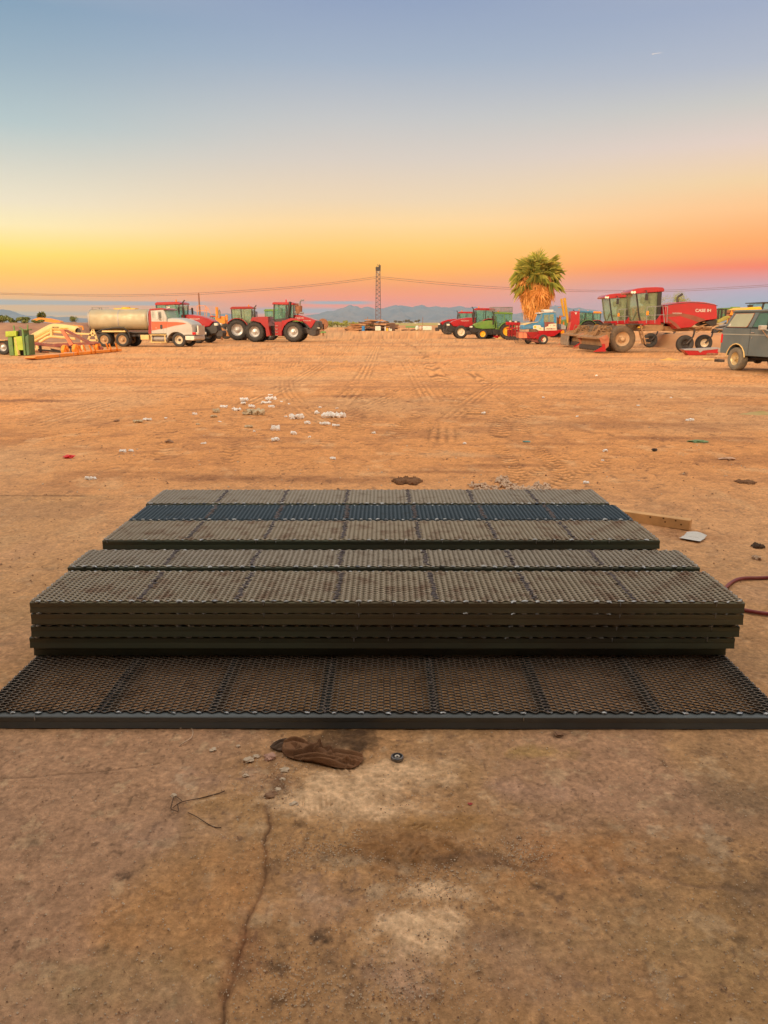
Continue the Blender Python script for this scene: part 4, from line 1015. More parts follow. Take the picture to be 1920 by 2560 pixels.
    m = MB(); m.prism_t(P([(1278, 532), (1392, 532), (1402, 575), (1385, 594), (1280, 590)]), .0, 2.04, .1, .95); m.build('bumper', CHROME_D, t, 30, .03)
    m = MB(); m.bx(q(1378, 0)[0] - .02, q(1378, 0)[0] + .06, .4, 1.64, q(0, 525)[1], q(0, 410)[1]); m.build('grille', CHROME_D, t, 0)
    m = MB(); m.bx(q(1335, 0)[0], q(1372, 0)[0], .028, .14, q(0, 518)[1], q(0, 490)[1]); m.build('turn_signal', REDLENS, t, 0, .01)
    for d in (.15, 1.6):
        m = MB(); m.bx(q(1372, 0)[0], q(1392, 0)[0], d, d + .3, q(0, 520)[1], q(0, 490)[1]); m.build('headlight', LAMP, t, 0, .02)
    m = MB(); m.cyl((q(985, 0)[0], .9, q(0, 200)[1]), (q(985, 0)[0], .9, q(0, 168)[1]), .06, n=8); m.bx(q(985, 0)[0], q(1020, 0)[0], .85, .95, q(0, 190)[1], q(0, 178)[1]); m.build('horn', CHROME, t, 0)
    R_ = (F.p(*z(1165, 495))[1]) / 2
    for sd, d in ((-1, .13), (1, 1.91)): wheel(t, (q(1165, 0)[0], d, R_), R_, .25, R_ * .58, rm=RIMCREAM, side=sd, bolts=10, deep=-.3)
    for cx in (465, 240):
        for sd, d in ((-1, .13), (1, 1.91)):
            wheel(t, (q(cx, 0)[0], d, R_), R_, .24, R_ * .60, rm=RIMDUST, side=sd, bolts=10, deep=.9)
            wheel(t, (q(cx, 0)[0], d - sd * .29, R_), R_, .24, R_ * .60, rm=RIMDUST, side=sd, bolts=10, deep=.9)
    text(t, '4', .12, (q(892, 0)[0], .036, q(0, 438)[1]), WHITE)
ORANGE_RED = mat('orange_red_stripe_paint', (.62, .10, .03), .4, 0, .15, .2, 2)
CHROME_D = mat('dusty_chrome', (.62, .60, .55), .3, .8, .1, .4, 2)
truck()

# ------------------------------------------------------------------ windrowers
def windrower():
    z7 = Z(5.925, 1370, 690); z8 = Z(5.53, 1620, 690)
    F = Frame(1620, 881.5, yaw=0)
    t = F.thing('windrower', 'nearer red windrower with white rear lettering and a dusty mowing header, facing left', 'windrower', 'red windrowers')
    P = lambda pts: F.poly(pts)
    q = lambda x, y: F.p(x, y)
    m = MB(); m.prism_t(P([(1577, 733), (1578, 729), (1583, 724), (1592, 721), (1615, 718), (1645, 717), (1662, 718), (1665, 722), (1665, 728), (1650, 729.5), (1600, 733.5), (1592, 734), (1586, 730)]), .1, 1.75, .18, .95); rf = m.build('roof', RED_CLEAN, t, 30, .02)
    for px in (1582, 1588):
        for d in (.07, 1.5):
            u, zz_ = q(px, 730.5); m = MB(); m.cyl((u, d, zz_), (u - .0, d + .2, zz_ + .0), .06, n=12); m.build('work_lamp', LAMP, rf, 30)
    # cab
    out = P([(1594, 734), (1596, 760), (1599, 785), (1603, 802), (1643, 802), (1647, 770), (1648, 731)])
    m = MB()
    m.prism(out, .22, .23); m.prism(out, 1.62, 1.63)
    fr = P([(1594, 734), (1596, 760), (1599, 785), (1603, 802)])
    for (a, b) in zip(fr[:-1], fr[1:]):
        for k in range(8):
            d0_, d1_ = .23 + 1.39 * k / 8, .23 + 1.39 * (k + 1) / 8; c0_, c1_ = -.22 * (1 - (2 * k / 8 - 1) ** 2), -.22 * (1 - (2 * (k + 1) / 8 - 1) ** 2)
            m.add([(a[0] + c0_, d0_, a[1]), (b[0] + c0_, d0_, b[1]), (b[0] + c1_, d1_, b[1]), (a[0] + c1_, d1_, a[1])], [(0, 1, 2, 3)])
    m.build('window', GLASS_D, t, 0)
    m = MB()
    for d in (.19, 1.66):
        for a, b in (((1594, 734), (1597, 760)), ((1597, 760), (1600, 787)), ((1600, 787), (1604, 802))):
            pa, pb = q(*a), q(*b); m.bar((pa[0], d, pa[1]), (pb[0], d, pb[1]), .06)
        m.prism(P([(1648, 728), (1658, 728), (1654, 790), (1653, 808), (1643, 808), (1646, 760)]), d - .03, d + .03)
    m.prism(P([(1650, 728), (1658, 728), (1654, 808), (1647, 808)]), .2, 1.65)
    m.build('cab_frame', BLACK, t, 0)
    m = MB(); m.prism(P([(1597, 802), (1643, 800), (1655, 785), (1655, 812), (1618, 811), (1612, 815), (1604, 815), (1598, 808)]), .14, 1.71); m.build('cab_floor', RED_CLEAN, t, 30, .02)
    u, zz_ = q(1622, 785); m = MB(); m.bx(u - .2, u + .2, .65, 1.1, zz_ - .1, zz_ + .05); m.bx(u + .1, u + .25, .65, 1.1, zz_, zz_ + .7); m.build('seat', DARK, t, 0, .04)
    u, zz_ = q(1606, 780); m = MB(); m.tube([(u + .1 * math.cos(a), .9 + .2 * math.sin(a), zz_ + .17 * math.cos(a)) for a in [k * math.pi / 6 for k in range(13)]], .015, 6); m.bar((u, .9, zz_), (u - .15, .9, zz_ - .4), .06); m.build('steering_column', BLACK, t)
    u, zz_ = q(1613, 738); m = MB(); m.bx(u - .07, u + .07, -.25, -.18, zz_ - .25, zz_ + .05); m.tube([(u, -.2, zz_ + .05), (u + .02, -.1, zz_ + .2), (u, .15, zz_ + .22)], .02, 6); m.build('mirror', BLACK, t, 0, .02)
    # rear body
    body = [(1661.6, 762.3), (1683, 757), (1706, 754), (1728.5, 753.3), (1748, 753.6), (1764.7, 755), (1788, 759.6), (1793.2, 761.4), (1795, 780), (1795, 796.7), (1788, 798.5), (1768, 801), (1757, 803.5), (1745, 807.5), (1735, 814), (1726.7, 819.3), (1705, 821.5), (1688.7, 823), (1684, 817), (1679.7, 811), (1653.5, 806)]
    m = MB(); m.prism_t(P(body), -.02, 1.85, .18, .955); bd = m.build('body', RED_CLEAN, t, 30, .02)
    m = MB(); m.prism(P([(1664, 763), (1683, 759.5), (1728, 755.6), (1765, 758), (1794, 764), (1794, 765), (1765, 759.5), (1728, 757), (1684, 761), (1664, 765)]), -.026, .1); m.build('panel_seam', DARK, bd, 0)
    m = MB(); m.prism(P([(1658, 788), (1690, 782), (1708, 783.5), (1735, 789), (1765, 799.5), (1746, 806), (1728, 799), (1700, 790), (1664, 793)]), -.024, .02); m.build('dust_stripe', DUSTSTRIPE, bd, 0)
    m = MB(); m.prism(P([(1664, 794), (1672, 796), (1690, 808), (1702, 821), (1694, 822), (1678, 808)]), -.024, .02); m.build('dust_stripe', DUSTSTRIPE, bd, 0)
    u, zz_ = q(1757.5, 776.5); text(bd, 'CASE IH', .20, (u, -.03, zz_), WHITE, xscale=1.1, bold=.004)
    u, zz_ = q(1692, 783.5); text(bd, 'WD2504', .10, (u, -.03, zz_), WHITE, xscale=1.2)
    m = MB(); m.prism_t(P([(1771, 802), (1795, 798), (1793, 813), (1778, 816), (1764, 806)]), .05, 1.78, .1, .95); m.build('rear_cover', BLACK, t, 30, .02)
    m = MB(); m.bx(*[q(a, 0)[0] for a in (1676, 1688)], .5, .8, q(0, 757)[1], q(0, 742)[1]); m.cyl((q(1682, 0)[0], .65, q(0, 760)[1]), (q(1682, 0)[0], .65, q(0, 755)[1]), .06); m.build('precleaner', BLACK, t, 0, .03)
    m = MB(); pts = [q(1709, 756), q(1709, 743), q(1713, 739), q(1722, 733.5)]; m.tube([(a, .8, b) for a, b in pts], .055, 8); m.build('exhaust', DARK, t)
    # chassis, underside pipes
    m = MB(); m.prism(P([(1590, 812), (1660, 812), (1662, 822), (1655, 828), (1600, 828)]), .15, 1.7); m.prism(P([(1640, 815), (1790, 818), (1790, 827), (1700, 829), (1640, 826)]), .5, 1.35)
    m.bx(q(1612, 0)[0], q(1628, 0)[0], .0, 1.85, .55, .75)
    for k in range(10):
        a = random.uniform(1700, 1790); u, zz_ = q(a, random.uniform(805, 825)); m.tube([(u, .15, zz_), (u + .4, .15, zz_ + random.uniform(-.15, .15)), (u + .7, .25, zz_ + random.uniform(-.1, .2))], .025, 6)
    m.build('chassis', TAN, t)
    m = MB(); m.bar((q(1789, 0)[0], .3, q(0, 812)[1]), (q(1812, 0)[0], .3, q(0, 806)[1]), .06); m.bar((q(1789, 0)[0], 1.5, q(0, 822)[1]), (q(1822, 0)[0], 1.5, q(0, 806)[1]), .06); m.bar((q(1780, 0)[0], .9, q(0, 830)[1]), (q(1782, 0)[0], .9, q(0, 812)[1]), .08); m.build('rear_linkage', DARK, t, 0)
    # platform, railing and ladder
    m = MB(); m.bx(q(1630, 0)[0], q(1672, 0)[0], -.3, .2, q(0, 812)[1], q(0, 809)[1]); m.build('platform', DARK, t, 0)
    m = MB()
    for a, b in (((1611, 808), (1613, 768)), ((1613, 768), (1652, 765)), ((1610, 789), (1656, 787)), ((1632, 808), (1633, 767)), ((1652, 765), (1656, 808)), ((1662, 806), (1664, 766)), ((1664, 766), (1655, 766))):
        pa, pb = q(*a), q(*b); m.tube([(pa[0], -.28, pa[1]), (pb[0], -.28, pb[1])], .018, 6)
    m.build('handrail', GREY, t)
    m = MB()
    lx0, lx1 = q(1663, 0)[0], q(1672, 0)[0]
    for d in (-.3, .1): m.bar((lx0, d, q(0, 812)[1]), (q(1682, 0)[0], d, q(0, 860)[1]), .10, .06)
    for k in range(4): m.bx(lx0 + .05 + k * .1, lx0 + .28 + k * .1, -.3, .1, q(0, 824 + k * 11)[1] - .02, q(0, 824 + k * 11)[1] + .02)
    m.build('step_ladder', TAN, t, 0)
    for sd, d in ((-1, .0), (1, 1.95)):
        wheel(t, (q(1621, 0)[0], d - sd * .12, .667), .667, .46, .35, lugs=0, tm=TYRE_D, rm=RIMDUST, side=sd, bolts=10, deep=.6)
    # caster wheels with fork arms
    for px, py, d, rr, rm_ in ((1710, 878, .12, .43, DARK), (1757, 877, 1.75, .43, RIMCREAM)):
        u = (at(px, py, F.o.y + d) - F.o).x
        wheel(t, (u, d, rr), rr, .26, rr * .5, tm=TYRE, rm=rm_, side=-1, bolts=6)
        m = MB(); m.tube([(u, d - .22, rr), (u + .3, d - .2, rr + .35), (u + .42, d, rr + .5), (u + .42, d, 1.15)], .045, 8); m.build('caster_fork', DARK, t)
    # header: end shields, deck, curtain
    ux = lambda px, py=881, d=-1.0: (at(px, py, F.o.y + d) - F.o).x
    hx0 = ux(1497, 850, -1.1); hx1 = q(1566, 0)[0]; dn, df = -1.15, 3.05; L_ = hx1 - hx0
    side = [(hx0, .74), (hx0 + L_ * .35, .82), (hx1 - .12, .90), (hx1, .75), (hx1 + .02, .36), (hx1 - .2, .14), (hx1 - .75, .06), (hx0 + L_ * .40, .34)]
    for d in (dn, df):
        m = MB(); m.prism(side, d, d + .06); sh = m.build('end_shield', DUSTYRED, t, 0, .01)
        if d == dn:
            m = MB(); m.prism([(hx0 + L_ * .27, .46), (hx0 + L_ * .62, .46), (hx0 + L_ * .78, .10), (hx1 - .75, .075), (hx0 + L_ * .40, .345)], d - .005, d - .001); m.build('bare_red_patch', RED_CLEAN, sh, 0)
            m = MB(); m.prism([(hx0 + .05, .74), (hx1 - .1, .88), (hx1 - .05, .72), (hx0 + L_ * .55, .66), (hx0 + .35, .60)], d - .03, d - .002); m.build('fold', DUSTYRED, sh, 0, .01)
    m = MB(); m.prism([(hx0 - .02, .74), (hx0 + L_ * .35, .82), (hx1 - .12, .90), (hx1 - .12, .86), (hx0, .69)], dn + .06, df); m.build('deck', TAN, t, 0)
    m = MB(); m.bar((hx0, dn + .06, .72), (hx0, df, .72), .08); m.bar((hx1 - .1, dn + .06, .88), (hx1 - .1, df, .88), .12)
    m.bar((hx1 - .3, dn + .1, .12), (hx1 - .3, df, .12), .1); m.bx(hx1 - .25, hx1 - .2, dn + .06, df, .15, .85)
    for k in range(4):
        d = dn + .7 + k * .95; m.prism([(hx0 + .1, .8), (hx0 + .3, 1.0), (hx0 + .36, 1.0), (hx0 + .36, .8)], d, d + .06); m.tube([(hx0 + .3, d, .95), (hx0 + .8, d + .1, 1.0), (hx1 - .1, d, .95)], .03, 6)
    m.build('header_frame', TAN, t, 0)
    m = MB(); nseg = 40
    V = []; Fs = []
    for k in range(nseg + 1):
        d = dn + 2.0 + (df - dn - 2.0) * k / nseg; w_ = .035 * math.sin(k * 1.9) + .02 * math.sin(k * .7)
        V += [(hx0 - .03 + w_ * .3, d, .73), (hx0 - .06 + w_, d, .42), (hx0 - .03 + w_ * 1.4, d, .12 + .03 * math.sin(k * .9))]
        V += [(hx0 - .01 + w_ * .3, d, .73), (hx0 - .03 + w_, d, .42), (hx0 - .0 + w_ * 1.4, d, .12 + .03 * math.sin(k * .9))]
    for k in range(nseg):
        a = k * 6; Fs += [(a, a + 6, a + 7, a + 1), (a + 1, a + 7, a + 8, a + 2), (a + 3, a + 4, a + 10, a + 9), (a + 4, a + 5, a + 11, a + 10)]
    m.add(V, Fs); m.build('curtain', RUBBER, t, 60)
    m = MB(); m.bar((hx0 + .2, dn + .2, .25), (hx0 + .2, df - .2, .25), .25, .2)
    for k in range(8): m.lathe([(.001, 0), (.2, 0), (.2, .06), (.001, .06)], (hx0 + .25, dn + .35 + k * .5, .12), 12, 'Z')
    m.build('cutter_bar', DARK, t)
    # lift arms and hoses in front of the cab
    m = MB()
    for k in range(3):
        m.bar((hx1 - .1, .2 + k * .7, .85), (q(1590, 0)[0], .3 + k * .6, 1.15), .12)
        m.bar((hx0 + .6, .1 + k * .6, .9), (q(1580, 0)[0], .3 + k * .6, 1.3), .06)
    for k in range(16):
        y = random.uniform(-.05, .7); u0 = q(random.uniform(1558, 1575), 0)[0]; m.tube([(u0 - .3, y, .85), (u0 - .1 + random.uniform(-.1, .1), y - .1, 1.1 + random.uniform(-.1, .25)), (u0 + .25, y, 1.2 + random.uniform(-.15, .1)), (u0 + .45, y + .1, .9)], .022, 6)
    m.bx(hx1 - .12, hx1 + .35, -.1, .4, .5, .95)
    m.build('lift_linkage', TAN, t)
    m = MB(); u, zz_ = q(1600, 818); m.bx(u - .12, u + .12, -.04, .02, zz_ - .04, zz_ + .04); m.build('marker', YELLOW, t, 0)
    m = MB(); u, zz_ = q(1614, 782); m.bx(u - .06, u + .05, -.33, -.28, zz_ - .12, zz_ + .08); m.build('warning_lamp', AMBER, t, 0, .02)
    return t, F
DUSTSTRIPE = mat('brown_dust_on_red', (.22, .05, .03), .7, 0, .15, .5, 3, dustcol=(.30, .13, .07))
w1, FW = windrower()
w2 = copy_tree(w1)
tag(w2, 'farther red windrower, its cab left of and behind the nearer one')
for ch in list(w1.children):
    if ch.name.startswith('curtain'): bpy.data.objects.remove(ch)
w2.location = (w1.location.x + at(1490, 745, 46).x - at(1551, 730, FW.o.y).x, 46, 0)

# ------------------------------------------------------------------ grey-blue off-road wagon at the right edge, nose towards the viewer
def suv():
    F = Frame(1834, 926, yaw=-80)
    t = F.thing('off_road_wagon', 'faded grey-blue two-door off-road wagon with gold wheels at the right edge', 'car')
    # local u: forward (towards the viewer), z up, +d: away (to the right); rear axle at u=0
    W = 1.62; Lr, Lf = -.82, 3.35
    R_ = .36
    def archpts(cx, r=.46, zc=.36, a0=168, a1=12): return [(cx + r * math.cos(R(a)), zc + r * math.sin(R(a))) for a in np.linspace(a0, a1, 9)]
    low = .52
    wb = 2.4
    side = [(Lr, .62), (Lr + .02, low)] + [(-.46, low)] + archpts(0)[0:9] + [(.46, low - .04), (wb - .46, low - .04)] + archpts(wb)[0:9] + [(wb + .46, low), (Lf, .55), (Lf + .02, 1.10), (Lf - .1, 1.20), (1.72, 1.29), (Lr + .02, 1.31)]
    m = MB(); m.prism(side, .0, W); body = m.build('body', SUVP, t, 30, .025)
    # cabin with inward leaning sides
    zb, zt = 1.31, 1.80
    base = [(Lr + .02, zb), (1.85, zb)]; top = [(Lr + .30, zt), (1.30, zt)]
    V = [(base[0][0], .02, zb), (base[1][0], .02, zb), (base[1][0], W - .02, zb), (base[0][0], W - .02, zb), (top[0][0], .13, zt), (top[1][0], .13, zt), (top[1][0], W - .13, zt), (top[0][0], W - .13, zt)]
    m = MB(); m.add(V, [(0, 3, 2, 1), (4, 5, 6, 7), (0, 1, 5, 4), (1, 2, 6, 5), (2, 3, 7, 6), (3, 0, 4, 7)]); m.build('cabin', SUVP, t, 30, .05)
    m = MB(); m.prism([(Lr + .22, zt - .012), (Lr + .4, zt + .055), (1.1, zt + .06), (1.36, zt - .012)], .10, W - .10); m.build('roof', SUVP, t, 30, .03)
    def sidequad(pts, off=.006, thick=.012):
        """quads on the leaning near side of the cabin"""
        out = []
        for u, z_ in pts:
            k = (z_ - zb) / (zt - zb); out.append((u, .02 + .11 * k - off, z_))
        return out
    def panel(pts, m_, name, parent, off, th=.01):
        a = sidequad(pts, off); b = sidequad(pts, off - th); n = len(pts); mm = MB()
        mm.add(a + b, [tuple(range(n)), tuple(range(2 * n - 1, n - 1, -1))] + [(i, (i + 1) % n, (i + 1) % n + n, i + n) for i in range(n)]); return mm.build(name, m_, parent, 0)
    w = [(-.60, 1.345), (-.34, 1.74), (.52, 1.745), (.50, 1.62), (.40, 1.38), (.34, 1.345)]
    fr = panel([(u * 1.0 + (.035 if u > 0 else -.045), z_ + (.025 if z_ > 1.5 else -.025)) for u, z_ in w], BLACK, 'window_frame', t, .007)
    panel([(u * 1.0 + (.018 if u > 0 else -.022), z_ + (.012 if z_ > 1.5 else -.014)) for u, z_ in w], RUST_TRIM, 'trim', fr, .012)
    panel(w, GLASS_S, 'window', t, .018)
    panel([(-.53, 1.37), (-.49, 1.44), (-.43, 1.44), (-.45, 1.37)], WHITE, 'sticker', fr, .022)
    w2_ = [(.66, 1.345), (.80, 1.745), (1.22, 1.745), (1.70, 1.345)]
    fr2 = panel([(.61, 1.32), (.76, 1.77), (1.26, 1.77), (1.78, 1.32)], BLACK, 'window_frame', t, .007)
    panel(w2_, GLASS, 'window', t, .018)
    panel([(1.30, 1.345), (1.24, 1.745), (1.27, 1.745), (1.33, 1.345)], BLACK, 'window_divider', fr2, .024)
    m = MB(); m.add([(1.86, .12, zb + .03), (1.86, W - .12, zb + .03), (1.34, W - .2, zt - .03), (1.34, .2, zt - .03)], [(0, 1, 2, 3)]); m.build('windshield', GLASS, t, 0)
    # door seams, belt line, wheel arch trim, lamps
    m = MB(); m.bx(.585, .597, -.003, .004, low, 1.30); m.bx(1.74, 1.752, -.003, .004, low, 1.28); m.build('door_seam', BLACK, body, 0)
    m = MB(); m.bx(Lr + .03, Lf - .05, -.006, .005, 1.10, 1.125); m.build('side_moulding', WHITEGREY, body, 0, .004)
    m = MB(); pts = archpts(0, .47, .36, 172, 8); m.tube([(a, -.012, b) for a, b in pts], .018, 6); m.build('arch_trim', CREAM, body)
    m = MB(); pts = archpts(wb, .47, .36, 172, 8); m.tube([(a, -.012, b) for a, b in pts], .018, 6); m.build('arch_trim', CREAM, body)
    m = MB(); m.bx(Lr - .012, Lr + .07, -.014, .16, .84, 1.12); m.build('tail_light', REDLENS, t, 0, .01)
    m = MB(); m.bx(Lr - .012, Lr + .07, W - .16, W + .014, .84, 1.12); m.build('tail_light', REDLENS, t, 0, .01)
    m = MB(); m.bx(Lr - .16, Lr - .02, .02, W - .02, .52, .66); m.build('rear_bumper', CHROME_D, t, 0, .02)
    m = MB(); m.bx(Lf + .03, Lf + .15, .0, W, .50, .66); m.build('front_bumper', CHROME_D, t, 0, .02)
    m = MB(); m.bx(Lf + .015, Lf + .05, .1, W - .1, .72, 1.06); m.build('grille', BLACK, t, 0, .01)
    for d in (.14, W - .4):
        m = MB(); m.bx(Lf + .04, Lf + .07, d, d + .26, .78, 1.0); m.build('headlight', LAMP, t, 0, .01)
    m = MB(); m.bx(.66, .82, -.03, .0, 1.16, 1.185); m.build('door_handle', CHROME, t, 0, .005)
    m = MB(); m.cyl((.70, -.01, 1.02), (.70, .0, 1.02), .018, n=10); m.build('door_lock', CHROME, t)
    # tow mirror on its tubular arm
    m = MB(); m.tube([(1.55, .0, 1.24), (1.5, -.28, 1.27), (1.5, -.30, 1.27)], .014, 6); m.tube([(1.52, -.0, .98), (1.5, -.26, 1.26)], .014, 6); m.build('mirror_arm', CHROME, t)
    m = MB(); m.bx(1.42, 1.56, -.36, -.16, 1.26, 1.40); m.build('mirror', CHROME_D, t, 0, .02)
    for cx in (0, wb):
        for sd, d in ((-1, .10), (1, W - .10)):
            wheel(t, (cx, d, R_), R_, .26, .20, tm=TYRE_D2, rm=GOLD, side=sd, bolts=6, deep=.5)
    m = MB(); m.bx(-.09, .09, .2, W - .2, .27, .45); m.blob((0, W / 2, .36), .16, 3, .05); m.bx(Lr + .1, Lf - .1, .35, .45, .46, .56); m.bx(Lr + .1, Lf - .1, W - .45, W - .35, .46, .56); m.bx(-.5, .5, .28, .34, .30, .34)
    m.tube([(-.5, .3, .42), (.6, .3, .4), (1.6, .4, .42)], .03, 6); m.build('axle', DARK, t)
    m = MB()
    for cx in (0, wb): m.bx(cx - .44, cx + .44, .3, .33, .5, .9)
    m.build('wheel_well', BLACK, t, 0)
RUST_TRIM = mat('rusty_window_trim', (.35, .12, .06), .7, 0, .2, .2, 5)
WHITEGREY = mat('pale_moulding', (.35, .37, .33), .5, 0, .1, .3, 3)
GOLD = mat('gold_rim', (.62, .48, .25), .4, .5, .1, .35, 4)
TYRE_D2 = mat('greyed_tyre_rubber', (.12, .11, .09), .8, 0, .25, .5, 4, dustcol=(.34, .26, .17))
suv()

# ------------------------------------------------------------------ red hay machine with blue cab
def hay_machine():
    z = Z(6.9125, 1240, 610); F = Frame(*z(905, 1735), yaw=0)
    t = F.thing('hay_baler', 'red self-propelled baler with a sky-blue truck cab beside the palm', 'hay machine')
    P = lambda pts: F.poly(pts, z)
    q = lambda x, y: F.p(*z(x, y))
    m = MB(); m.prism(P([(740, 1500), (850, 1495), (1060, 1490), (1155, 1480), (1130, 1510), (1015, 1590), (960, 1600), (850, 1600), (800, 1650), (830, 1700), (690, 1630), (640, 1640), (740, 1560)]), .05, 1.9); m.build('body', RED_CLEAN, t, 0, .02)
    m = MB(); m.prism(P([(400, 1520), (740, 1520), (740, 1635), (400, 1630)]), .2, 1.2); bx_ = m.build('bale_chamber', RED, t, 0, .02)
    m = MB(); m.prism(P([(402, 1528), (545, 1528), (545, 1626), (402, 1626)]), .185, .199); m.build('dusty_panel', SALMON, bx_, 0)
    m = MB(); m.bar((q(600, 0)[0], .19, q(0, 1530)[1]), (q(680, 0)[0], .19, q(0, 1620)[1]), .03); m.bx(q(545, 0)[0], q(551, 0)[0], .18, .2, q(0, 1630)[1], q(0, 1520)[1]); m.build('brace', DARK, bx_, 0)
    m = MB(); m.prism(P([(500, 1640), (760, 1640), (830, 1720), (700, 1700), (640, 1680), (520, 1655)]), .3, 1.6); m.build('pickup', MAROON, t, 0)
    m = MB()
    for k in range(12): u = q(420 + k * 26, 0)[0]; m.tube([(u, .25, .45), (u - .1, .2, .22), (u + .05, .2, .08)], .018, 5)
    m.build('pickup_tine', DARK, t)
    # blue cab
    m = MB(); m.prism(P([(745, 1345), (800, 1200), (840, 1180), (1060, 1178), (1062, 1480), (850, 1480), (820, 1440), (745, 1440)]), .35, 1.75); cab = m.build('cab', BLUE, t, 0, .04)
    m = MB(); m.prism_t(P([(480, 1420), (500, 1395), (600, 1362), (700, 1345), (770, 1335), (800, 1345), (800, 1480), (640, 1470), (480, 1480)]), .38, 1.72, .15, .93); m.build('hood', BLUE, t, 30, .03)
    m = MB(); m.prism(P([(495, 1395), (600, 1360), (745, 1342), (745, 1350), (600, 1372), (500, 1404)]), .34, 1.76); m.build('hood_trim', CREAM, t, 0)
    m = MB(); m.prism(P([(850, 1225), (1015, 1212), (1018, 1350), (842, 1350)]), .335, .349); m.build('window', GLASS_C, cab, 0)
    m = MB(); m.prism(P([(930, 1218), (940, 1218), (940, 1350), (930, 1350)]), .325, .335); m.build('window_divider', BLUE, cab, 0)
    m = MB(); m.prism(P([(752, 1340), (805, 1205), (828, 1195), (775, 1345)]), .33, 1.77); m.build('windshield', GLASS_C, cab, 0)
    m = MB(); m.prism(P([(760, 1195), (790, 1180), (1050, 1170), (1062, 1178), (830, 1190), (770, 1208)]), .30, 1.8); m.prism(P([(845, 1135), (870, 1128), (1025, 1132), (1030, 1170), (870, 1172)]), .6, 1.5); m.build('roof', WHITE, t, 0, .02)
    m = MB(); m.cyl((q(1085, 0)[0], .6, q(0, 1400)[1]), (q(1085, 0)[0], .6, q(0, 1165)[1]), .05); m.cyl((q(1055, 0)[0], .5, q(0, 1380)[1]), (q(1055, 0)[0], .5, q(0, 1215)[1]), .035); m.build('exhaust', DARK, t)
    m = MB(); m.prism(P([(845, 1345), (1010, 1355), (1050, 1395), (1050, 1492), (850, 1496)]), .10, .22); m.build('side_cover', MAROON, t, 0)
    m = MB(); m.prism(P([(850, 1440), (910, 1420), (912, 1392), (940, 1380), (1048, 1375), (1050, 1490), (848, 1494)]), .08, .099); sg = m.build('sign', CREAMW, t, 0)
    u, zz_ = q(950, 1467); text(sg, 'FREEMAN', .145, (u, .076, zz_), MAROON, xscale=1.05, bold=.002)
    u, zz_ = q(1010, 1408); text(sg, '360', .11, (u, .076, zz_), REDTXT)
    u, zz_ = q(945, 1408); text(sg, 'V', .09, (u, .076, zz_), REDTXT)
    m = MB(); m.prism(P([(645, 1415), (680, 1400), (770, 1405), (790, 1440), (826, 1440), (826, 1498), (740, 1496), (700, 1470), (650, 1470)]), .12, .14); sg2 = m.build('sign', CREAMW, t, 0)
    m = MB(); m.prism(P([(660, 1418), (700, 1410), (700, 1455), (672, 1455)]), .112, .119); m.prism(P([(745, 1450), (790, 1455), (770, 1475)]), .112, .119); m.build('emblem', YELLOW, sg2, 0)
    m = MB(); m.prism(P([(1140, 1380), (1225, 1420), (1215, 1478), (1140, 1475)]), .2, 1.5); m.build('rear_tank', SKIPLATE, t, 0, .02)
    m = MB(); m.prism(P([(1125, 1495), (1185, 1495), (1185, 1545), (1125, 1545)]), .1, .2); m.build('reflector', AMBER, t, 0)
    m = MB(); m.bar((q(1060, 0)[0], .5, q(0, 1600)[1]), (q(1330, 0)[0], .5, q(0, 1600)[1]), .14); m.bar((q(1225, 0)[0], .4, q(0, 1600)[1]), (q(1215, 0)[0], .4, q(0, 1500)[1]), .1); m.bx(q(1000, 0)[0], q(1220, 0)[0], .5, 1.5, q(0, 1590)[1], q(0, 1510)[1]); m.build('chassis', DARK, t, 0)
    R_ = q(0, 1565)[1] / 2
    for sd, d in ((-1, .1), (1, 1.9)):
        wheel(t, (q(905, 0)[0], d, R_), R_, .3, R_ * .55, rm=RIMCREAM, side=sd, bolts=5)
    wheel(t, (q(715, 0)[0], 1.7, .25), .25, .16, .13, rm=RIMCREAM, side=-1, bolts=5)
    return F
SALMON = mat('sun_bleached_red_paint', (.72, .20, .10), .6, 0, .12, .4, 2)
CREAMW = mat('cream_sign_board', (.80, .68, .50), .5, 0, .06, .15, 3)
REDTXT = mat('red_lettering', (.6, .03, .02), .5, 0, .05)
GLASS_C = glass('clear_cab_glass', (.45, .45, .28), .45)
hay_machine()

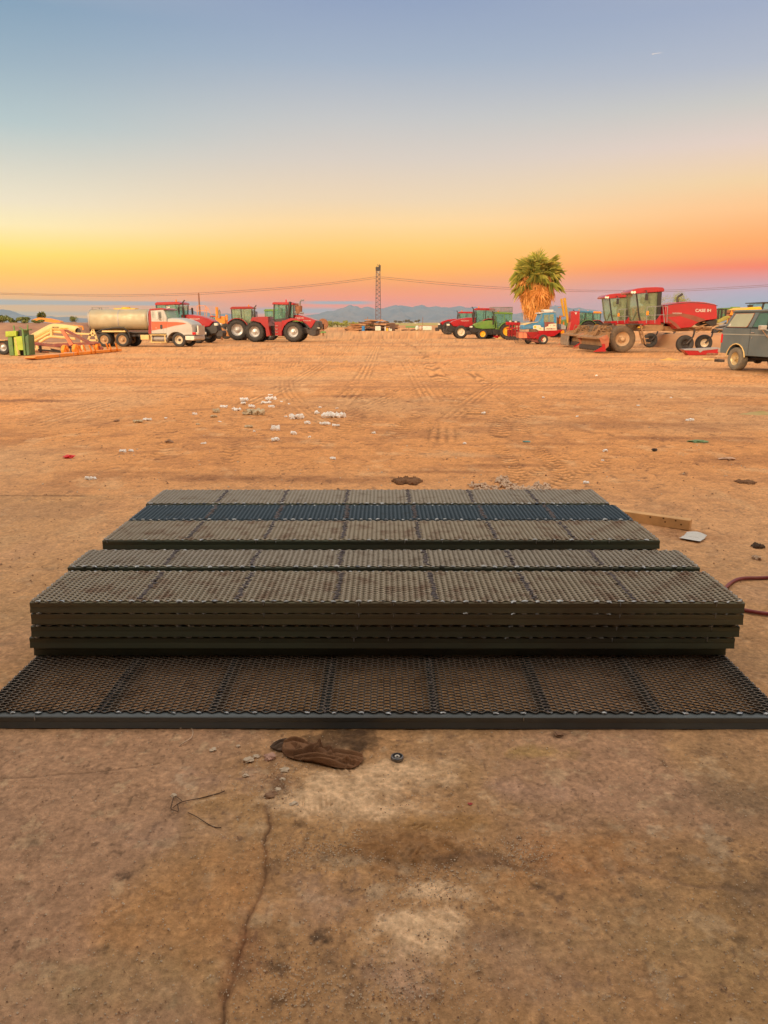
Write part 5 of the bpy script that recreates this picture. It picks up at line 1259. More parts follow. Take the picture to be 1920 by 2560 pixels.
# red implement with hoppers left of it
def hopper_machine():
    z = Z(6.9125, 1240, 610); F = Frame(*z(360, 1660), yaw=0)
    t = F.thing('planter_unit', 'red planter with a row of small white-topped seed hoppers left of the palm', 'planter')
    q = lambda x, y: F.p(*z(x, y))
    m = MB(); m.bx(q(285, 0)[0], q(480, 0)[0], .2, 1.0, q(0, 1585)[1], q(0, 1480)[1]); m.bar((q(240, 0)[0], .1, q(0, 1460)[1]), (q(500, 0)[0], .1, q(0, 1450)[1]), .12)
    for xx in (290, 340, 400, 450): m.bar((q(xx, 0)[0], .05, q(0, 1600)[1]), (q(xx, 0)[0], .05, q(0, 1380)[1]), .08); m.bar((q(xx, 0)[0], .1, q(0, 1400)[1]), (q(xx + 40, 0)[0], .4, q(0, 1560)[1]), .05)
    m.bar((q(285, 0)[0], .04, q(0, 1540)[1]), (q(480, 0)[0], .04, q(0, 1540)[1]), .06); m.build('tool_frame', RED, t, 0)
    for i, xx in enumerate((262, 312, 362, 412, 458)):
        u = q(xx, 0)[0]; zb = q(0, 1400 + 3 * i)[1]
        m = MB(); m.prism([(u - .17, zb + .26), (u + .17, zb + .26), (u + .10, zb), (u - .10, zb)], .1 + .02 * i, .5); h = m.build('seed_hopper', RED_CLEAN, t, 0, .02)
        m = MB(); m.cyl((u, .3, zb + .26), (u, .3, zb + .36 + .02 * (i % 2)), .11, n=12); m.build('lid', WHITE if i % 2 else BLACK, h)
    for i in range(5):
        u = q(265 + i * 45, 0)[0]; m = MB(); m.lathe([(.001, 0), (.16, .01), (.17, .05), (.001, .06)], (u, .15, .17), 16); m.build('disc', DARK, t)
hopper_machine()
def mower_bar():
    z = Z(6.9125, 1060, 720); F = Frame(*z(1350, 880), yaw=0)
    t = F.thing('drawbar_implement', 'low cream and red drawbar with a yellow strut lying before the green tractor', 'implement')
    q = lambda x, y: F.p(*z(x, y))
    m = MB(); m.prism([q(1215, 850), q(1500, 830), q(1510, 870), q(1250, 885)], 0, .3); m.build('frame_beam', CREAM, t, 0, .01)
    m = MB(); m.prism([q(1190, 825), q(1290, 820), q(1280, 870), q(1230, 860)], -.02, .25); m.bx(q(1440, 0)[0], q(1520, 0)[0], .3, .7, q(0, 820)[1], q(0, 700)[1]); m.bar((*q(1290, 840)[:1], .1, q(0, 840)[1]), (q(1440, 0)[0], .2, q(0, 800)[1]), .09); m.build('hitch', RED_CLEAN, t, 0, .01)
    m = MB(); m.bar((q(1345, 0)[0], -.02, q(0, 830)[1]), (q(1480, 0)[0], .1, q(0, 738)[1]), .09); m.build('strut', YELLOW, t, 0)
    m = MB(); m.bar((q(1420, 0)[0], -.05, q(0, 815)[1]), (q(1520, 0)[0], .2, q(0, 730)[1]), .07); m.build('hydraulic_cylinder', BLUE, t, 0)
mower_bar()
def yellow_forks():
    z = Z(6.9125, 1240, 610); F = Frame(*z(1240, 1700), yaw=0, X=(ground(1419, 846).x, ground(1419, 846).y, 0))
    t = F.thing('bale_loader', 'bale loader with two tall yellow plank arms tilted up beside the red panel', 'loader')
    q = lambda x, y: F.p(*z(x, y))
    for i, (a, b, c, d) in enumerate(((1112, 948, 1148, 942), (1172, 935, 1218, 928))):
        e = ((1162, 1245), (1200, 1250)) if i == 0 else ((1240, 1370), (1275, 1350))
        m = MB(); m.prism([q(a, b), q(c, d), q(*e[1]), q(*e[0])], i * .25, i * .25 + .12); m.build('lift_arm', YELLOW, t, 0, .01)
    m = MB(); m.bar((q(1140, 0)[0], .2, q(0, 1100)[1]), (q(1250, 0)[0], .2, q(0, 1085)[1]), .05); m.bar((q(1170, 0)[0], .2, q(0, 1245)[1]), (q(1260, 0)[0], .2, q(0, 1250)[1]), .08)
    m.bar((q(1190, 0)[0], .15, q(0, 1240)[1]), (q(1180, 0)[0], .15, q(0, 1700)[1]), .14); m.bar((q(1260, 0)[0], .3, q(0, 1340)[1]), (q(1260, 0)[0], .3, q(0, 1700)[1]), .14); m.build('mast', ORANGE, t, 0)
    m = MB()
    for k in range(7): m.bar((q(1130 + k * 12, 0)[0], .1, q(0, 1260 + 10 * (k % 3))[1]), (q(1150 + k * 10, 0)[0], .3, q(0, 1420)[1]), .06)
    m.bx(q(1120, 0)[0], q(1270, 0)[0], .0, .8, q(0, 1560)[1], q(0, 1420)[1]); m.build('chassis', RUST, t, 0)
yellow_forks()
def red_panel():
    z = Z(6.9125, 1240, 610); F = Frame(*z(1350, 1700), yaw=0, X=(ground(1435, 850).x, ground(1435, 850).y, 0))
    t = F.thing('harvester_hood', 'tall slab-like red hood with a small white triangle standing right of the yellow arms', 'machine hood')
    q = lambda x, y: F.p(*z(x, y))
    m = MB(); m.prism([q(1300, 1160), q(1450, 1160), q(1446, 1350), q(1430, 1535), q(1255, 1520), q(1290, 1350)], 0, .9); pn = m.build('panel', RED_CLEAN, t, 0, .03)
    m = MB(); m.prism([q(1358, 1183), q(1402, 1183), q(1380, 1222)], -.012, -.002); m.build('emblem', WHITE, pn, 0)
    m = MB(); m.bx(q(1290, 0)[0], q(1300, 0)[0], .1, .2, 0, q(0, 1520)[1]); m.bx(q(1400, 0)[0], q(1412, 0)[0], .1, .2, 0, q(0, 1520)[1]); m.bx(q(1300, 0)[0], q(1320, 0)[0], .6, .8, 0, q(0, 1520)[1]); m.build('leg', DARK, t, 0)
red_panel()

# ------------------------------------------------------------------ machines beyond the windrower's tail
BX = lambda px, Y: at(px, 806, Y).x
OLIVEY = mat('dull_olive_yellow_paint', (.32, .28, .05), .5, 0, .3, .3, 3)
def far_machines():
    # yellow combine and its cab
    Y = 62; zf = lambda py: at(960, py, Y).z
    t = thing('combine_harvester', 'yellow combine with dark cab seen over the wagon roof', 'combine', (BX(1895, Y), Y, 0))
    X = lambda px: BX(px, Y) - BX(1895, Y)
    m = MB(); m.prism([(X(1856), zf(778)), (X(1858), zf(773)), (X(1872), zf(768)), (X(1898), zf(766.5)), (X(1902), zf(774)), (X(1900), zf(812)), (X(1858), zf(812))], 0, 3); m.build('body', YELLOW, t, 0, .05)
    m = MB(); m.prism([(X(1902), zf(772)), (X(1905), zf(757)), (X(1955), zf(757)), (X(1955), zf(772))], .2, 2.6); m.build('cab', GLASS, t, 0)
    m = MB(); m.prism([(X(1897), zf(757.5)), (X(1899), zf(755)), (X(1958), zf(754)), (X(1958), zf(757))], .0, 2.8); m.bar((X(1906), .15, zf(757)), (X(1903), .15, zf(774)), .12); m.build('roof', BLACK, t, 0)
    m = MB(); m.cyl((X(1882), 1, zf(768)), (X(1882), 1, zf(763)), .1); m.cyl((X(1889), 1, zf(768)), (X(1889), 1, zf(762)), .1); m.bx(X(1880), X(1884), .8, 1.2, zf(763.5), zf(762)); m.bx(X(1887), X(1891), .8, 1.2, zf(763), zf(761.5)); m.build('vent_pipe', DARK, t)
    for dx in (1868, 1940): wheel(t, (X(dx), .1, .8), .8, .5, .4, rm=RIMYEL, side=-1)
    # green grain harvester
    Y = 75; zf = lambda py: at(960, py, Y).z; t = thing('combine_harvester', 'green combine far behind the windrower tail', 'combine', (BX(1835, Y), Y, 0)); X = lambda px: BX(px, Y) - BX(1835, Y)
    m = MB(); m.bx(X(1822), X(1845), 0, 3, zf(800), zf(769)); m.prism([(X(1845), zf(776)), (X(1853), zf(773)), (X(1853), zf(800)), (X(1845), zf(800))], 0, 3); m.build('body', MIDGREEN, t, 0, .04)
    m = MB()
    for k in range(6): m.bar((X(1822 + k * 4.5), -.05, zf(786)), (X(1822 + k * 4.5), -.05, zf(768.5)), .08)
    m.bar((X(1822), -.05, zf(768.5)), (X(1845), -.05, zf(768.5)), .1); m.build('grain_tank_frame', JGREEN, t, 0)
    for dx in (1826, 1848): wheel(t, (X(dx), .0, .8), .8, .5, .4, rm=RIMYEL, side=-1)
    # dark cab machine right behind the windrower
    Y = 52; zf = lambda py: at(960, py, Y).z; t = thing('swather', 'dark-cabbed yellow swather between the windrower tail and the wagon', 'windrower', (BX(1810, Y), Y, 0)); X = lambda px: BX(px, Y) - BX(1810, Y)
    m = MB(); m.bx(X(1796), X(1814), .2, 1.8, zf(796), zf(774)); m.build('cab', GLASS, t, 0)
    m = MB(); m.bx(X(1795), X(1816), .1, 1.9, zf(774), zf(772))
    for px in (1796, 1804, 1814): m.bar((X(px), .15, zf(797)), (X(px), .15, zf(773)), .09)
    m.build('cab_frame', BLACK, t, 0)
    m = MB(); m.prism([(X(1795), zf(800)), (X(1812), zf(790)), (X(1820), zf(789)), (X(1826), zf(793)), (X(1815), zf(800)), (X(1796), zf(808))], .0, 1.9); m.build('body', OLIVEY, t, 0, .05)
    for dx in (1803, 1822): wheel(t, (X(dx), .0, .62), .62, .35, .3, rm=RIMYEL, side=-1)
    m = MB(); m.tube([(X(1796), -.2, zf(815)), (X(1810), -.3, zf(812)), (X(1824), -.2, zf(815))], .07, 6); m.tube([(X(1790), -.2, zf(824)), (X(1812), -.3, zf(820)), (X(1824), -.2, zf(812))], .07, 6); m.build('linkage', GREY, t)
    # implement with orange triangle
    Y = 56; zf = lambda py: at(960, py, Y).z; t = thing('towed_sprayer', 'reddish towed implement carrying an orange slow-vehicle triangle', 'implement', (BX(1825, Y), Y, 0)); X = lambda px: BX(px, Y) - BX(1825, Y)
    m = MB(); m.prism([(X(1820.5), zf(788)), (X(1829.5), zf(788)), (X(1825), zf(775.5))], -.1, -.05); m.build('warning_triangle', ORANGE, t, 0)
    m = MB(); m.bx(X(1814), X(1822), .0, 1, zf(784), zf(776)); m.bx(X(1829), X(1836), .0, 1, zf(782), zf(775)); m.bar((X(1814), .1, zf(786)), (X(1840), .1, zf(786)), .2); m.bar((X(1825), .1, 0), (X(1825), .1, zf(780)), .2); m.build('tool_frame', RUST, t, 0)
    wheel(t, (X(1818), .0, .5), .5, .3, .25, side=-1)
far_machines()

# red reel shield and boards lying on the ground
def reel_shield():
    z = Z(5.53, 1620, 690); F = Frame(*z(700, 1098), yaw=0); q = lambda x, y: F.p(*z(x, y))
    t = F.thing('header_shield', 'bright red sheet metal shield with grey lip lying by the caster wheels', 'machine part')
    m = MB(); m.prism([q(495, 1025), q(690, 1030), q(720, 1050), q(760, 1028), q(970, 1005), q(975, 1070), q(800, 1090), q(570, 1098)], 0, .5); m.build('shield', RED_CLEAN, t, 0, .01)
    m = MB(); m.prism([q(485, 1012), q(980, 990), q(980, 1008), q(760, 1030), q(718, 1058), q(690, 1032), q(500, 1027)], -.02, .52); m.build('lip', SKIPLATE, t, 0, .005)
reel_shield()
for i, (a, b, c, d, w_, h_, mm, lab) in enumerate([(1790, 893, 1835, 884, .14, .05, WOOD, 'brown board leaning across the pile by the wagon wheel'), (1755, 897, 1825, 899, .16, .06, CREAM, 'long pale board flat on the dirt left of the wagon wheel'),
                                                    (1793, 902, 1822, 901, .35, .10, DARK, 'dark block under the boards beside the wagon wheel'), (1791, 891, 1822, 893, .22, .08, RUST, 'rusty channel on top of the dark block')]):
    g0 = ground(a, b + 3); g1 = ground(c, d + 6); g1.y = g0.y + (.3 if i != 2 else .05)
    mb = MB(); mb.bar((0, 0, h_ / 2 + .004 + (.1 if i == 3 else 0) + .02 * i * (i < 2)), (g1.x - g0.x, g1.y - g0.y, h_ / 2 + .004 + (.1 if i == 3 else 0) + (.12 if i == 0 else 0)), w_, h_)
    o = mb.build('board' if mm in (WOOD, CREAM) else 'metal_block', mm, None, 0, .005, loc=(g0.x, g0.y - (0 if i != 1 else .25), 0)); tag(o, lab, 'scrap')

# ================================================================== LAND, PLANTS, FAR THINGS
def terrain_mat(name, c1, c2, sc, rough=.95):
    m, nt, b = _new(name); N = nt.nodes; L = nt.links
    g = N.new('ShaderNodeNewGeometry'); n = N.new('ShaderNodeTexNoise'); n.inputs['Scale'].default_value = sc; n.inputs['Detail'].default_value = 9; n.inputs['Roughness'].default_value = .65
    L.new(g.outputs['Position'], n.inputs['Vector']); mr = N.new('ShaderNodeMapRange'); mr.inputs[1].default_value = .35; mr.inputs[2].default_value = .65; L.new(n.outputs['Fac'], mr.inputs[0])
    mx = N.new('ShaderNodeMix'); mx.data_type = 'RGBA'; L.new(mr.outputs[0], mx.inputs[0]); mx.inputs[6].default_value = (*c1, 1); mx.inputs[7].default_value = (*c2, 1); L.new(mx.outputs[2], b.inputs['Base Color'])
    b.inputs['Roughness'].default_value = rough; return m
def mound(name, x0, x1, y0, y1, hfun, m, nx=160, ny=24, rough=.12, seed=0):
    V = []; Fs = []
    xs = np.linspace(x0, x1, nx); tt = np.linspace(0, 1, ny)
    Xg, Tg = np.meshgrid(xs, tt, indexing='ij'); Yg = y0 + (y1 - y0) * Tg
    nz = fbm(Xg.ravel() * .6, Yg.ravel() * .6, seed, 5, .6).reshape(Xg.shape) - .5
    Hh = np.array([[hfun((x - x0) / (x1 - x0), t) for t in tt] for x in xs])
    Zg = Hh * (1 + nz * rough * 4) + nz * rough * 2 * (Hh > .01)
    Yg = Yg + nz * .8
    me = bpy.data.meshes.new(name)
    V = np.stack([Xg.ravel(), Yg.ravel(), Zg.ravel() - .03], 1).tolist()
    for i in range(nx - 1):
        for j in range(ny - 1):
            a = i * ny + j; Fs.append((a, a + 1, a + ny + 1, a + ny))
    me.from_pydata(V, [], Fs); me.materials.append(m); me.polygons.foreach_set('use_smooth', [True] * len(me.polygons))
    o = bpy.data.objects.new(name, me); C.objects.link(o); tag(o, kind='structure'); return o
BANK = terrain_mat('bank_soil', (.25, .12, .08), (.40, .22, .12), .5)
MOUND = terrain_mat('mound_soil', (.44, .20, .09), (.52, .28, .13), .6)
sm1 = lambda a, b, x: max(0, min(1, (x - a) / (b - a))) ** 2 * (3 - 2 * max(0, min(1, (x - a) / (b - a))))
mound('dirt_bank', at(-160, 806, 62).x, at(250, 806, 62).x, 58, 110, lambda s_, t: 1.42 * sm1(0, .13, t) * (1 - sm1(.86, 1, t)) * (1 - sm1(.84, 1, s_)), BANK, 140, 60, .05, 3)
mound('dirt_mound', at(1655, 806, 46).x, at(2150, 806, 46).x, 45, 51.5, lambda s_, t: .85 * sm1(0, .35, t) * (1 - sm1(.7, 1, t)) * sm1(0, .06, s_) * (1 - sm1(.9, 1, s_)), MOUND, 90, 24, .08, 5)
# straw heap in front of the casters
def heap(name, px, py, rx, ry, h, c1, c2, label, cat, seed):
    g = ground(px, py); m = terrain_mat(name + '_soil', c1, c2, 3)
    mb = MB(); n1, n2 = 30, 10; V = [(0, 0, h)]
    r_ = random.Random(seed)
    for j in range(1, n2 + 1):
        for i in range(n1):
            a = 2 * math.pi * i / n1; k = j / n2
            rr = k * (1 + .2 * math.sin(3 * a + seed) + .1 * r_.uniform(-1, 1)); V.append((rx * rr * math.cos(a), ry * rr * math.sin(a), h * (1 - k) ** 1.3 * r_.uniform(.75, 1.2) - .002 * j))
    Fs = [(0, 1 + i, 1 + (i + 1) % n1) for i in range(n1)]
    for j in range(n2 - 1):
        for i in range(n1): a = 1 + j * n1; Fs.append((a + i, a + n1 + i, a + n1 + (i + 1) % n1, a + (i + 1) % n1))
    mb.add(V, Fs); o = mb.build(name, m, None, 80, loc=(g.x, g.y, 0)); tag(o, label, cat); return o
heap('straw_heap', 1672, 900, .55, .35, .09, (.62, .30, .06), (.70, .40, .12), 'small heap of golden straw on the dirt below the windrower casters', 'straw heap', 2)
heap('weed_tuft', 1905, 1035, .55, .3, .05, (.50, .36, .16), (.36, .30, .12), 'dry yellowish weed patch at the right edge of the yard', 'weeds', 4)

# fields
def sheet(name, pts, z, m):
    mb = MB(); mb.add([(p[0], p[1], z) for p in pts], [tuple(range(len(pts)))]); o = mb.build(name, m, None, 0); tag(o, kind='structure'); return o
F_GR = terrain_mat('field_green', (.14, .26, .03), (.20, .30, .05), .05); F_YE = terrain_mat('field_stubble', (.46, .34, .08), (.34, .30, .08), .02); F_OR = terrain_mat('field_bare', (.55, .26, .08), (.48, .22, .08), .03)
sheet('field', [(at(935, 806, 230).x, 230), (at(1100, 806, 230).x, 230), (at(1130, 806, 390).x, 390), (at(930, 806, 390).x, 390)], .02, F_OR)
sheet('field', [(at(960, 806, 400).x, 400), (at(1200, 806, 400).x, 400), (at(1200, 806, 1400).x, 1400), (at(940, 806, 1400).x, 1400)], .024, F_YE)
sheet('field', [(at(1014, 806, 215).x, 215), (at(1039, 806, 215).x, 215), (at(1040, 806, 330).x, 330), (at(1014, 806, 330).x, 330)], .028, F_GR)
sheet('field', [(at(100, 806, 120).x, 120), (at(930, 806, 260).x, 260), (at(920, 806, 1400).x, 1400), (at(0, 806, 1400).x, 1400)], .016, terrain_mat('field_scrub', (.30, .26, .09), (.40, .24, .10), .03))

# mountains
ridge = [(-260, 778), (-120, 770), (0, 773), (13, 774), (24, 777), (42, 786), (60, 791), (75, 789), (94, 789), (108, 792), (125, 791), (139, 794), (150, 796), (169, 792), (178, 793), (210, 796), (300, 797), (380, 789), (430, 778), (454, 775), (477, 774), (491, 780), (516, 780), (531, 785), (574, 783), (600, 787), (640, 794), (690, 793), (760, 789), (800, 783), (820, 778), (835, 776), (850, 771), (866, 768), (872, 765), (878, 763), (883, 765), (893, 763.5), (900, 769), (912, 768), (924, 767), (936, 772), (945, 770), (953, 771), (970, 768), (984, 765), (1002, 761.5), (1012, 764), (1021, 766), (1033, 768), (1045, 766), (1053, 763), (1062, 764), (1076, 768), (1090, 767), (1098, 768), (1121, 768), (1145, 765.5), (1164, 770), (1186, 767), (1195, 769), (1210, 777), (1222, 782), (1250, 783), (1291, 784), (1330, 780), (1360, 771), (1370, 769), (1386, 763), (1399, 766), (1422, 772), (1444, 769), (1460, 772), (1477, 775), (1500, 778), (1530, 783), (1600, 786), (1700, 785), (1800, 788), (1960, 786), (2150, 782), (2300, 790)]
def mountains():
    Y0 = 12000.0
    xs = np.array([at(p[0], 806, Y0).x for p in ridge]); hs = np.array([at(p[0], p[1], Y0).z for p in ridge])
    nx, ny = 900, 46
    X = np.linspace(xs[0], xs[-1], nx); Hx = np.interp(X, xs, hs) * (1 + .16 * (fbm(X * .012, X * 0 + 3, 15, 4, .6) - .5))
    V = np.zeros((nx, ny, 3)); t = np.linspace(0, 1, ny)
    rid = fbm(X * .004, X * 0, 5, 5, .6)
    for j, tt in enumerate(t):
        y = Y0 - 3200 + 4800 * tt
        up = min(1, tt / .667); prof = up ** 1.5 if tt <= .667 else max(0, 1 - (tt - .667) / .333) ** 1.2
        nz = 1 - np.abs(2 * fbm(X * .0022 + 7, np.full(nx, y * .0016), 9, 5, .55) - 1) * 1.5
        amp = 4 * up * (1 - up) if tt <= .667 else .4
        V[:, j, 0] = X * (1 if True else 1); V[:, j, 1] = y; V[:, j, 2] = Hx * prof + Hx * (nz - .6) * .55 * amp + (rid - .5) * 12 * (amp == 0)
        V[:, j, 2] = np.minimum(V[:, j, 2], Hx * (y / Y0) * 1.0 + 2) - (5 if prof < .02 else 0)
    # crest detail
    V = V.reshape(-1, 3); i0 = (np.arange(nx - 1)[:, None] * ny + np.arange(ny - 1)[None]).ravel()
    me = bpy.data.meshes.new('mountain_range'); me.from_pydata(V.tolist(), [], np.stack([i0, i0 + 1, i0 + ny + 1, i0 + ny], 1).tolist())
    me.polygons.foreach_set('use_smooth', [True] * len(me.polygons))
    me.materials.append(terrain_mat('mountain_rock', (.13, .105, .10), (.24, .17, .13), .0025))
    o = bpy.data.objects.new('mountains', me); C.objects.link(o); tag(o, kind='structure')
mountains()

# ------------------------------------------------------------------ plants
def leaf_mat(name, c1, c2, c3=None):
    m, nt, b = _new(name); N = nt.nodes; L = nt.links
    g = N.new('ShaderNodeNewGeometry'); cr = N.new('ShaderNodeValToRGB'); L.new(g.outputs['Random Per Island'], cr.inputs[0])
    e = cr.color_ramp.elements; e[0].color = (*c1, 1); e[1].color = (*c2, 1)
    if c3: x = e.new(.5); x.color = (*c3, 1)
    L.new(cr.outputs[0], b.inputs['Base Color']); b.inputs['Roughness'].default_value = .75; b.inputs['Specular IOR Level'].default_value = .3
    return m
LEAF = leaf_mat('scrub_leaf', (.10, .13, .03), (.26, .25, .07), (.16, .19, .05))
LEAF_Y = leaf_mat('yellow_green_leaf', (.26, .28, .05), (.42, .40, .10), (.32, .34, .08))
LEAF_F = leaf_mat('far_tree_leaf', (.10, .09, .05), (.22, .16, .09))
LEAF_P = leaf_mat('palm_leaf', (.17, .19, .03), (.58, .48, .10), (.32, .33, .05))
SKIRT = leaf_mat('dead_palm_frond', (.52, .22, .045), (.92, .52, .18), (.75, .35, .085))
BARK = mat('bark', (.16, .10, .06), .9, 0, .3, 0, 6)
def shrub(name, label, cat, x, y, z, w, h, m, seed, n=700, group=None, leaf=.1, trunk=None, lumps=7):
    r_ = random.Random(seed); t = thing(name, label, cat, (x, y, z), 0, group)
    cl = [(r_.uniform(-.34, .34) * w, r_.uniform(-.3, .3) * w, (r_.uniform(.35, .78) if trunk is None else r_.uniform(.5, .85)) * h, r_.uniform(.16, .30) * w) for _ in range(lumps)]
    mb = MB()
    for i in range(n):
        c = r_.choice(cl); d = Vector((r_.gauss(0, 1), r_.gauss(0, 1), r_.gauss(0, 1))).normalized(); k = c[3] * r_.uniform(.55, 1.08)
        p = Vector(c[:3]) + Vector((d.x * k, d.y * k, d.z * k * min(1, h / w * 1.1)))
        if p.z < .02: p.z = .02 + r_.uniform(0, .1) * h
        if p.z > h: p.z = h * r_.uniform(.9, 1)
        a = Vector((r_.gauss(0, 1), r_.gauss(0, 1), r_.gauss(0, 1))).normalized() * leaf; b = a.cross(d).normalized() * leaf * .45
        mb.add([p - a * .5, p + b * .5, p + a * .6, p - b * .5], [(0, 1, 2, 3)])
    mb.build('crown' if trunk is not None else 'foliage', m, t, 0)
    sb = MB()
    for c in cl[:5]: sb.tube([(0, 0, -.05), (c[0] * .4, c[1] * .4, c[2] * .5), c[:3]], [w * .02 + .01, w * .014, w * .006], 6)
    sb.build('trunk' if trunk is not None else 'stem', BARK, t)
    return t
lbl = ['tallest olive scrub bush on the bank at the left edge', 'olive bush on the bank, second from the left edge', 'wide bush on the bank left of the little palm', 'low bush on the bank under the yellow boom', 'small bush on the bank slope right of the little palm']
for i, (px, top, wpx) in enumerate([(8, 789, 30), (31, 795, 24), (57, 793, 30), (96, 799, 26), (118, 805, 13)]):
    Y = 66.5; p = at(px, 806, Y); g = 1849 / Y; h = (809 - top) / g
    shrub('bush', lbl[i], 'bush', p.x, Y - (2.5 if i == 4 else 0), 1.36 if i < 4 else 1.1, wpx / g, h, LEAF, 20 + i, 900, 'bushes on the dirt bank', .16)
p = at(190, 806, 95); shrub('tree', 'round dark tree on the skyline left of the tanker truck', 'tree', p.x, 95, 1.2, 1.15, 1.0, LEAF, 31, 800, None, .12, trunk=1)
p = at(1690, 806, 60)
shrub('tree', 'feathery yellow-green tree rising behind the nearer windrower', 'tree', p.x, 60, 0, 2.3, 4.0, LEAF_Y, 33, 5000, None, .07, trunk=1, lumps=12)
for i, (px, top, wpx) in enumerate([(988, 798, 9), (1000, 800, 12), (1013, 797, 9), (1021, 796, 9), (1030, 801, 9), (1043, 798, 8), (1050, 795, 7), (970, 802, 7)]):
    Y = 900; p = at(px, 806, Y); g = 1849 / Y
    shrub('tree', ('distant horizon tree right of the lattice tower, number %s from its left end' % ['two', 'three', 'four', 'five', 'six', 'seven', 'eight', 'one'][i]), 'tree', p.x, Y + i * 6, 0, wpx / g * 1.1, (806.5 - top) / g, LEAF_F, 50 + i, 420, 'distant trees on the horizon', .8, trunk=1)
hb = ['first', 'second', 'third', 'fourth', 'fifth', 'sixth', 'seventh', 'eighth', 'ninth', 'tenth']
for i in range(10):
    px = 816 + i * 12.5; Y = 240; p = at(px, 806, Y); g = 1849 / Y
    shrub('bush', '%s yellow-green bush from the left in the hedge line left of the scrap pile' % hb[i], 'bush', p.x, Y + (i % 3) * 3, 0, 18 / g, (817 - (799.5 + (i % 4) * 1.3 + i * .35)) / g, LEAF_Y if i < 7 else LEAF, 70 + i, 500, 'hedge bushes left of the scrap pile', .34)

def fan_leaf(mb, o, dirv, L_, wd, r_, droop=.3, nb=13):
    """one palm fan: petiole then a spray of folded blades"""
    d = Vector(dirv).normalized(); side = d.cross(Vector((0, 0, 1)))
    if side.length < .1: side = Vector((1, 0, 0))
    side.normalize(); up = side.cross(d).normalized()
    base = Vector(o) + d * L_ * .45
    for k in range(nb):
        a = R(-78 + 156 * k / (nb - 1)); dd = (d * math.cos(a) + side * math.sin(a)).normalized()
        ln = L_ * .62 * (1 - .25 * abs(a) / 1.4) * r_.uniform(.7, 1.2)
        tip = base + dd * ln + Vector((0, 0, -ln * droop * r_.uniform(.5, 1.5))); mid = base + dd * ln * .55 + up * .03
        n = dd.cross(up).normalized() * wd
        mb.add([base, mid - n, tip, mid + n], [(0, 1, 2), (0, 2, 3)])
    return base
def big_palm():
    Y = 66.0; g = 1849 / Y; c = at(1337, 806, Y)
    t = thing('fan_palm', 'big fan palm with a thick skirt of dead orange fronds', 'palm tree', (c.x, Y, 0))
    zf = lambda py: H + (806 - py) / g * 1.0
    # allow for off axis pixels
    r_ = random.Random(5)
    tr = MB(); tr.tube([(0, 0, 0), (.05, 0, zf(760)), (0, 0, zf(690))], [.50, .42, .35], 14); tr.build('trunk', BARK, t)
    ztop = zf(690)
    cr = MB(); pt = MB()
    for i in range(195):
        el = R(r_.triangular(-48, 88, 20)); az = r_.uniform(0, 2 * math.pi)
        d = Vector((math.cos(az) * math.cos(el), math.sin(az) * math.cos(el), math.sin(el)))
        L_ = r_.uniform(1.2, 2.0)
        o = Vector((d.x * .4, d.y * .4, ztop + r_.uniform(-.9, .35)))
        b_ = fan_leaf(cr, o, d, L_, .028, r_, .12 if el > .2 else .5, 17)
        pt.bar(o, b_, .03)
    crown = cr.build('crown', LEAF_P, t, 0); pt.build('leaf_stalk', SKIRT, crown, 0)
    sk = MB()
    zb = zf(797)
    for i in range(5200):
        az = r_.uniform(0, 2 * math.pi); z = r_.triangular(zb + .1, ztop - .2, zb + (ztop - zb) * .55)
        k = (z - zb) / (ztop - zb); rad = .92 + .70 * k
        rad *= r_.uniform(.55, 1.04)
        ln = r_.uniform(.35, .95); p = Vector((rad * math.cos(az), rad * math.sin(az), z))
        rr2 = rad * r_.uniform(.86, 1.0); q = Vector((rr2 * math.cos(az + r_.gauss(0, .12)), rr2 * math.sin(az + r_.gauss(0, .12)), max(zb - .3, z - ln)))
        a2 = az + math.pi / 2 + r_.gauss(0, .6); n = Vector((math.cos(a2), math.sin(a2), 0)) * r_.uniform(.012, .035)
        m_ = (p + q) / 2 + Vector((math.cos(az), math.sin(az), 0)) * r_.uniform(-.02, .08)
        sk.add([p, m_ - n, q, m_ + n], [(0, 1, 2, 3)])
    for i in range(70):  # dead fans hanging through the green crown
        az = r_.uniform(0, 2 * math.pi); rq = r_.uniform(.6, 1.15); o = Vector((rq * math.cos(az), rq * math.sin(az), ztop - r_.uniform(-.5, 1.2)))
        fan_leaf(sk, o, (math.cos(az) * .45, math.sin(az) * .45, -1), r_.uniform(1.3, 2.0), .03, r_, .1, 9)
    sk.build('frond_skirt', SKIRT, t, 0)
big_palm()
def small_palm():
    Y = 100; g = 1849 / Y; c = at(106, 806, Y); t = thing('fan_palm', 'small dark palm on the skyline above the yellow boom', 'palm tree', (c.x, Y, 0)); r_ = random.Random(9)
    m = MB(); m.tube([(0, 0, 0), (0, 0, H + (806 - 789) / g)], .14, 8); m.build('trunk', BARK, t)
    cr = MB()
    for i in range(46):
        az = r_.uniform(0, 6.283); el = R(r_.uniform(-35, 85)); d = (math.cos(az) * math.cos(el), math.sin(az) * math.cos(el), math.sin(el)); fan_leaf(cr, (0, 0, H + (806 - 789) / g), d, .62, .022, r_, .4, 9)
    cr.build('crown', LEAF, t, 0)
small_palm()

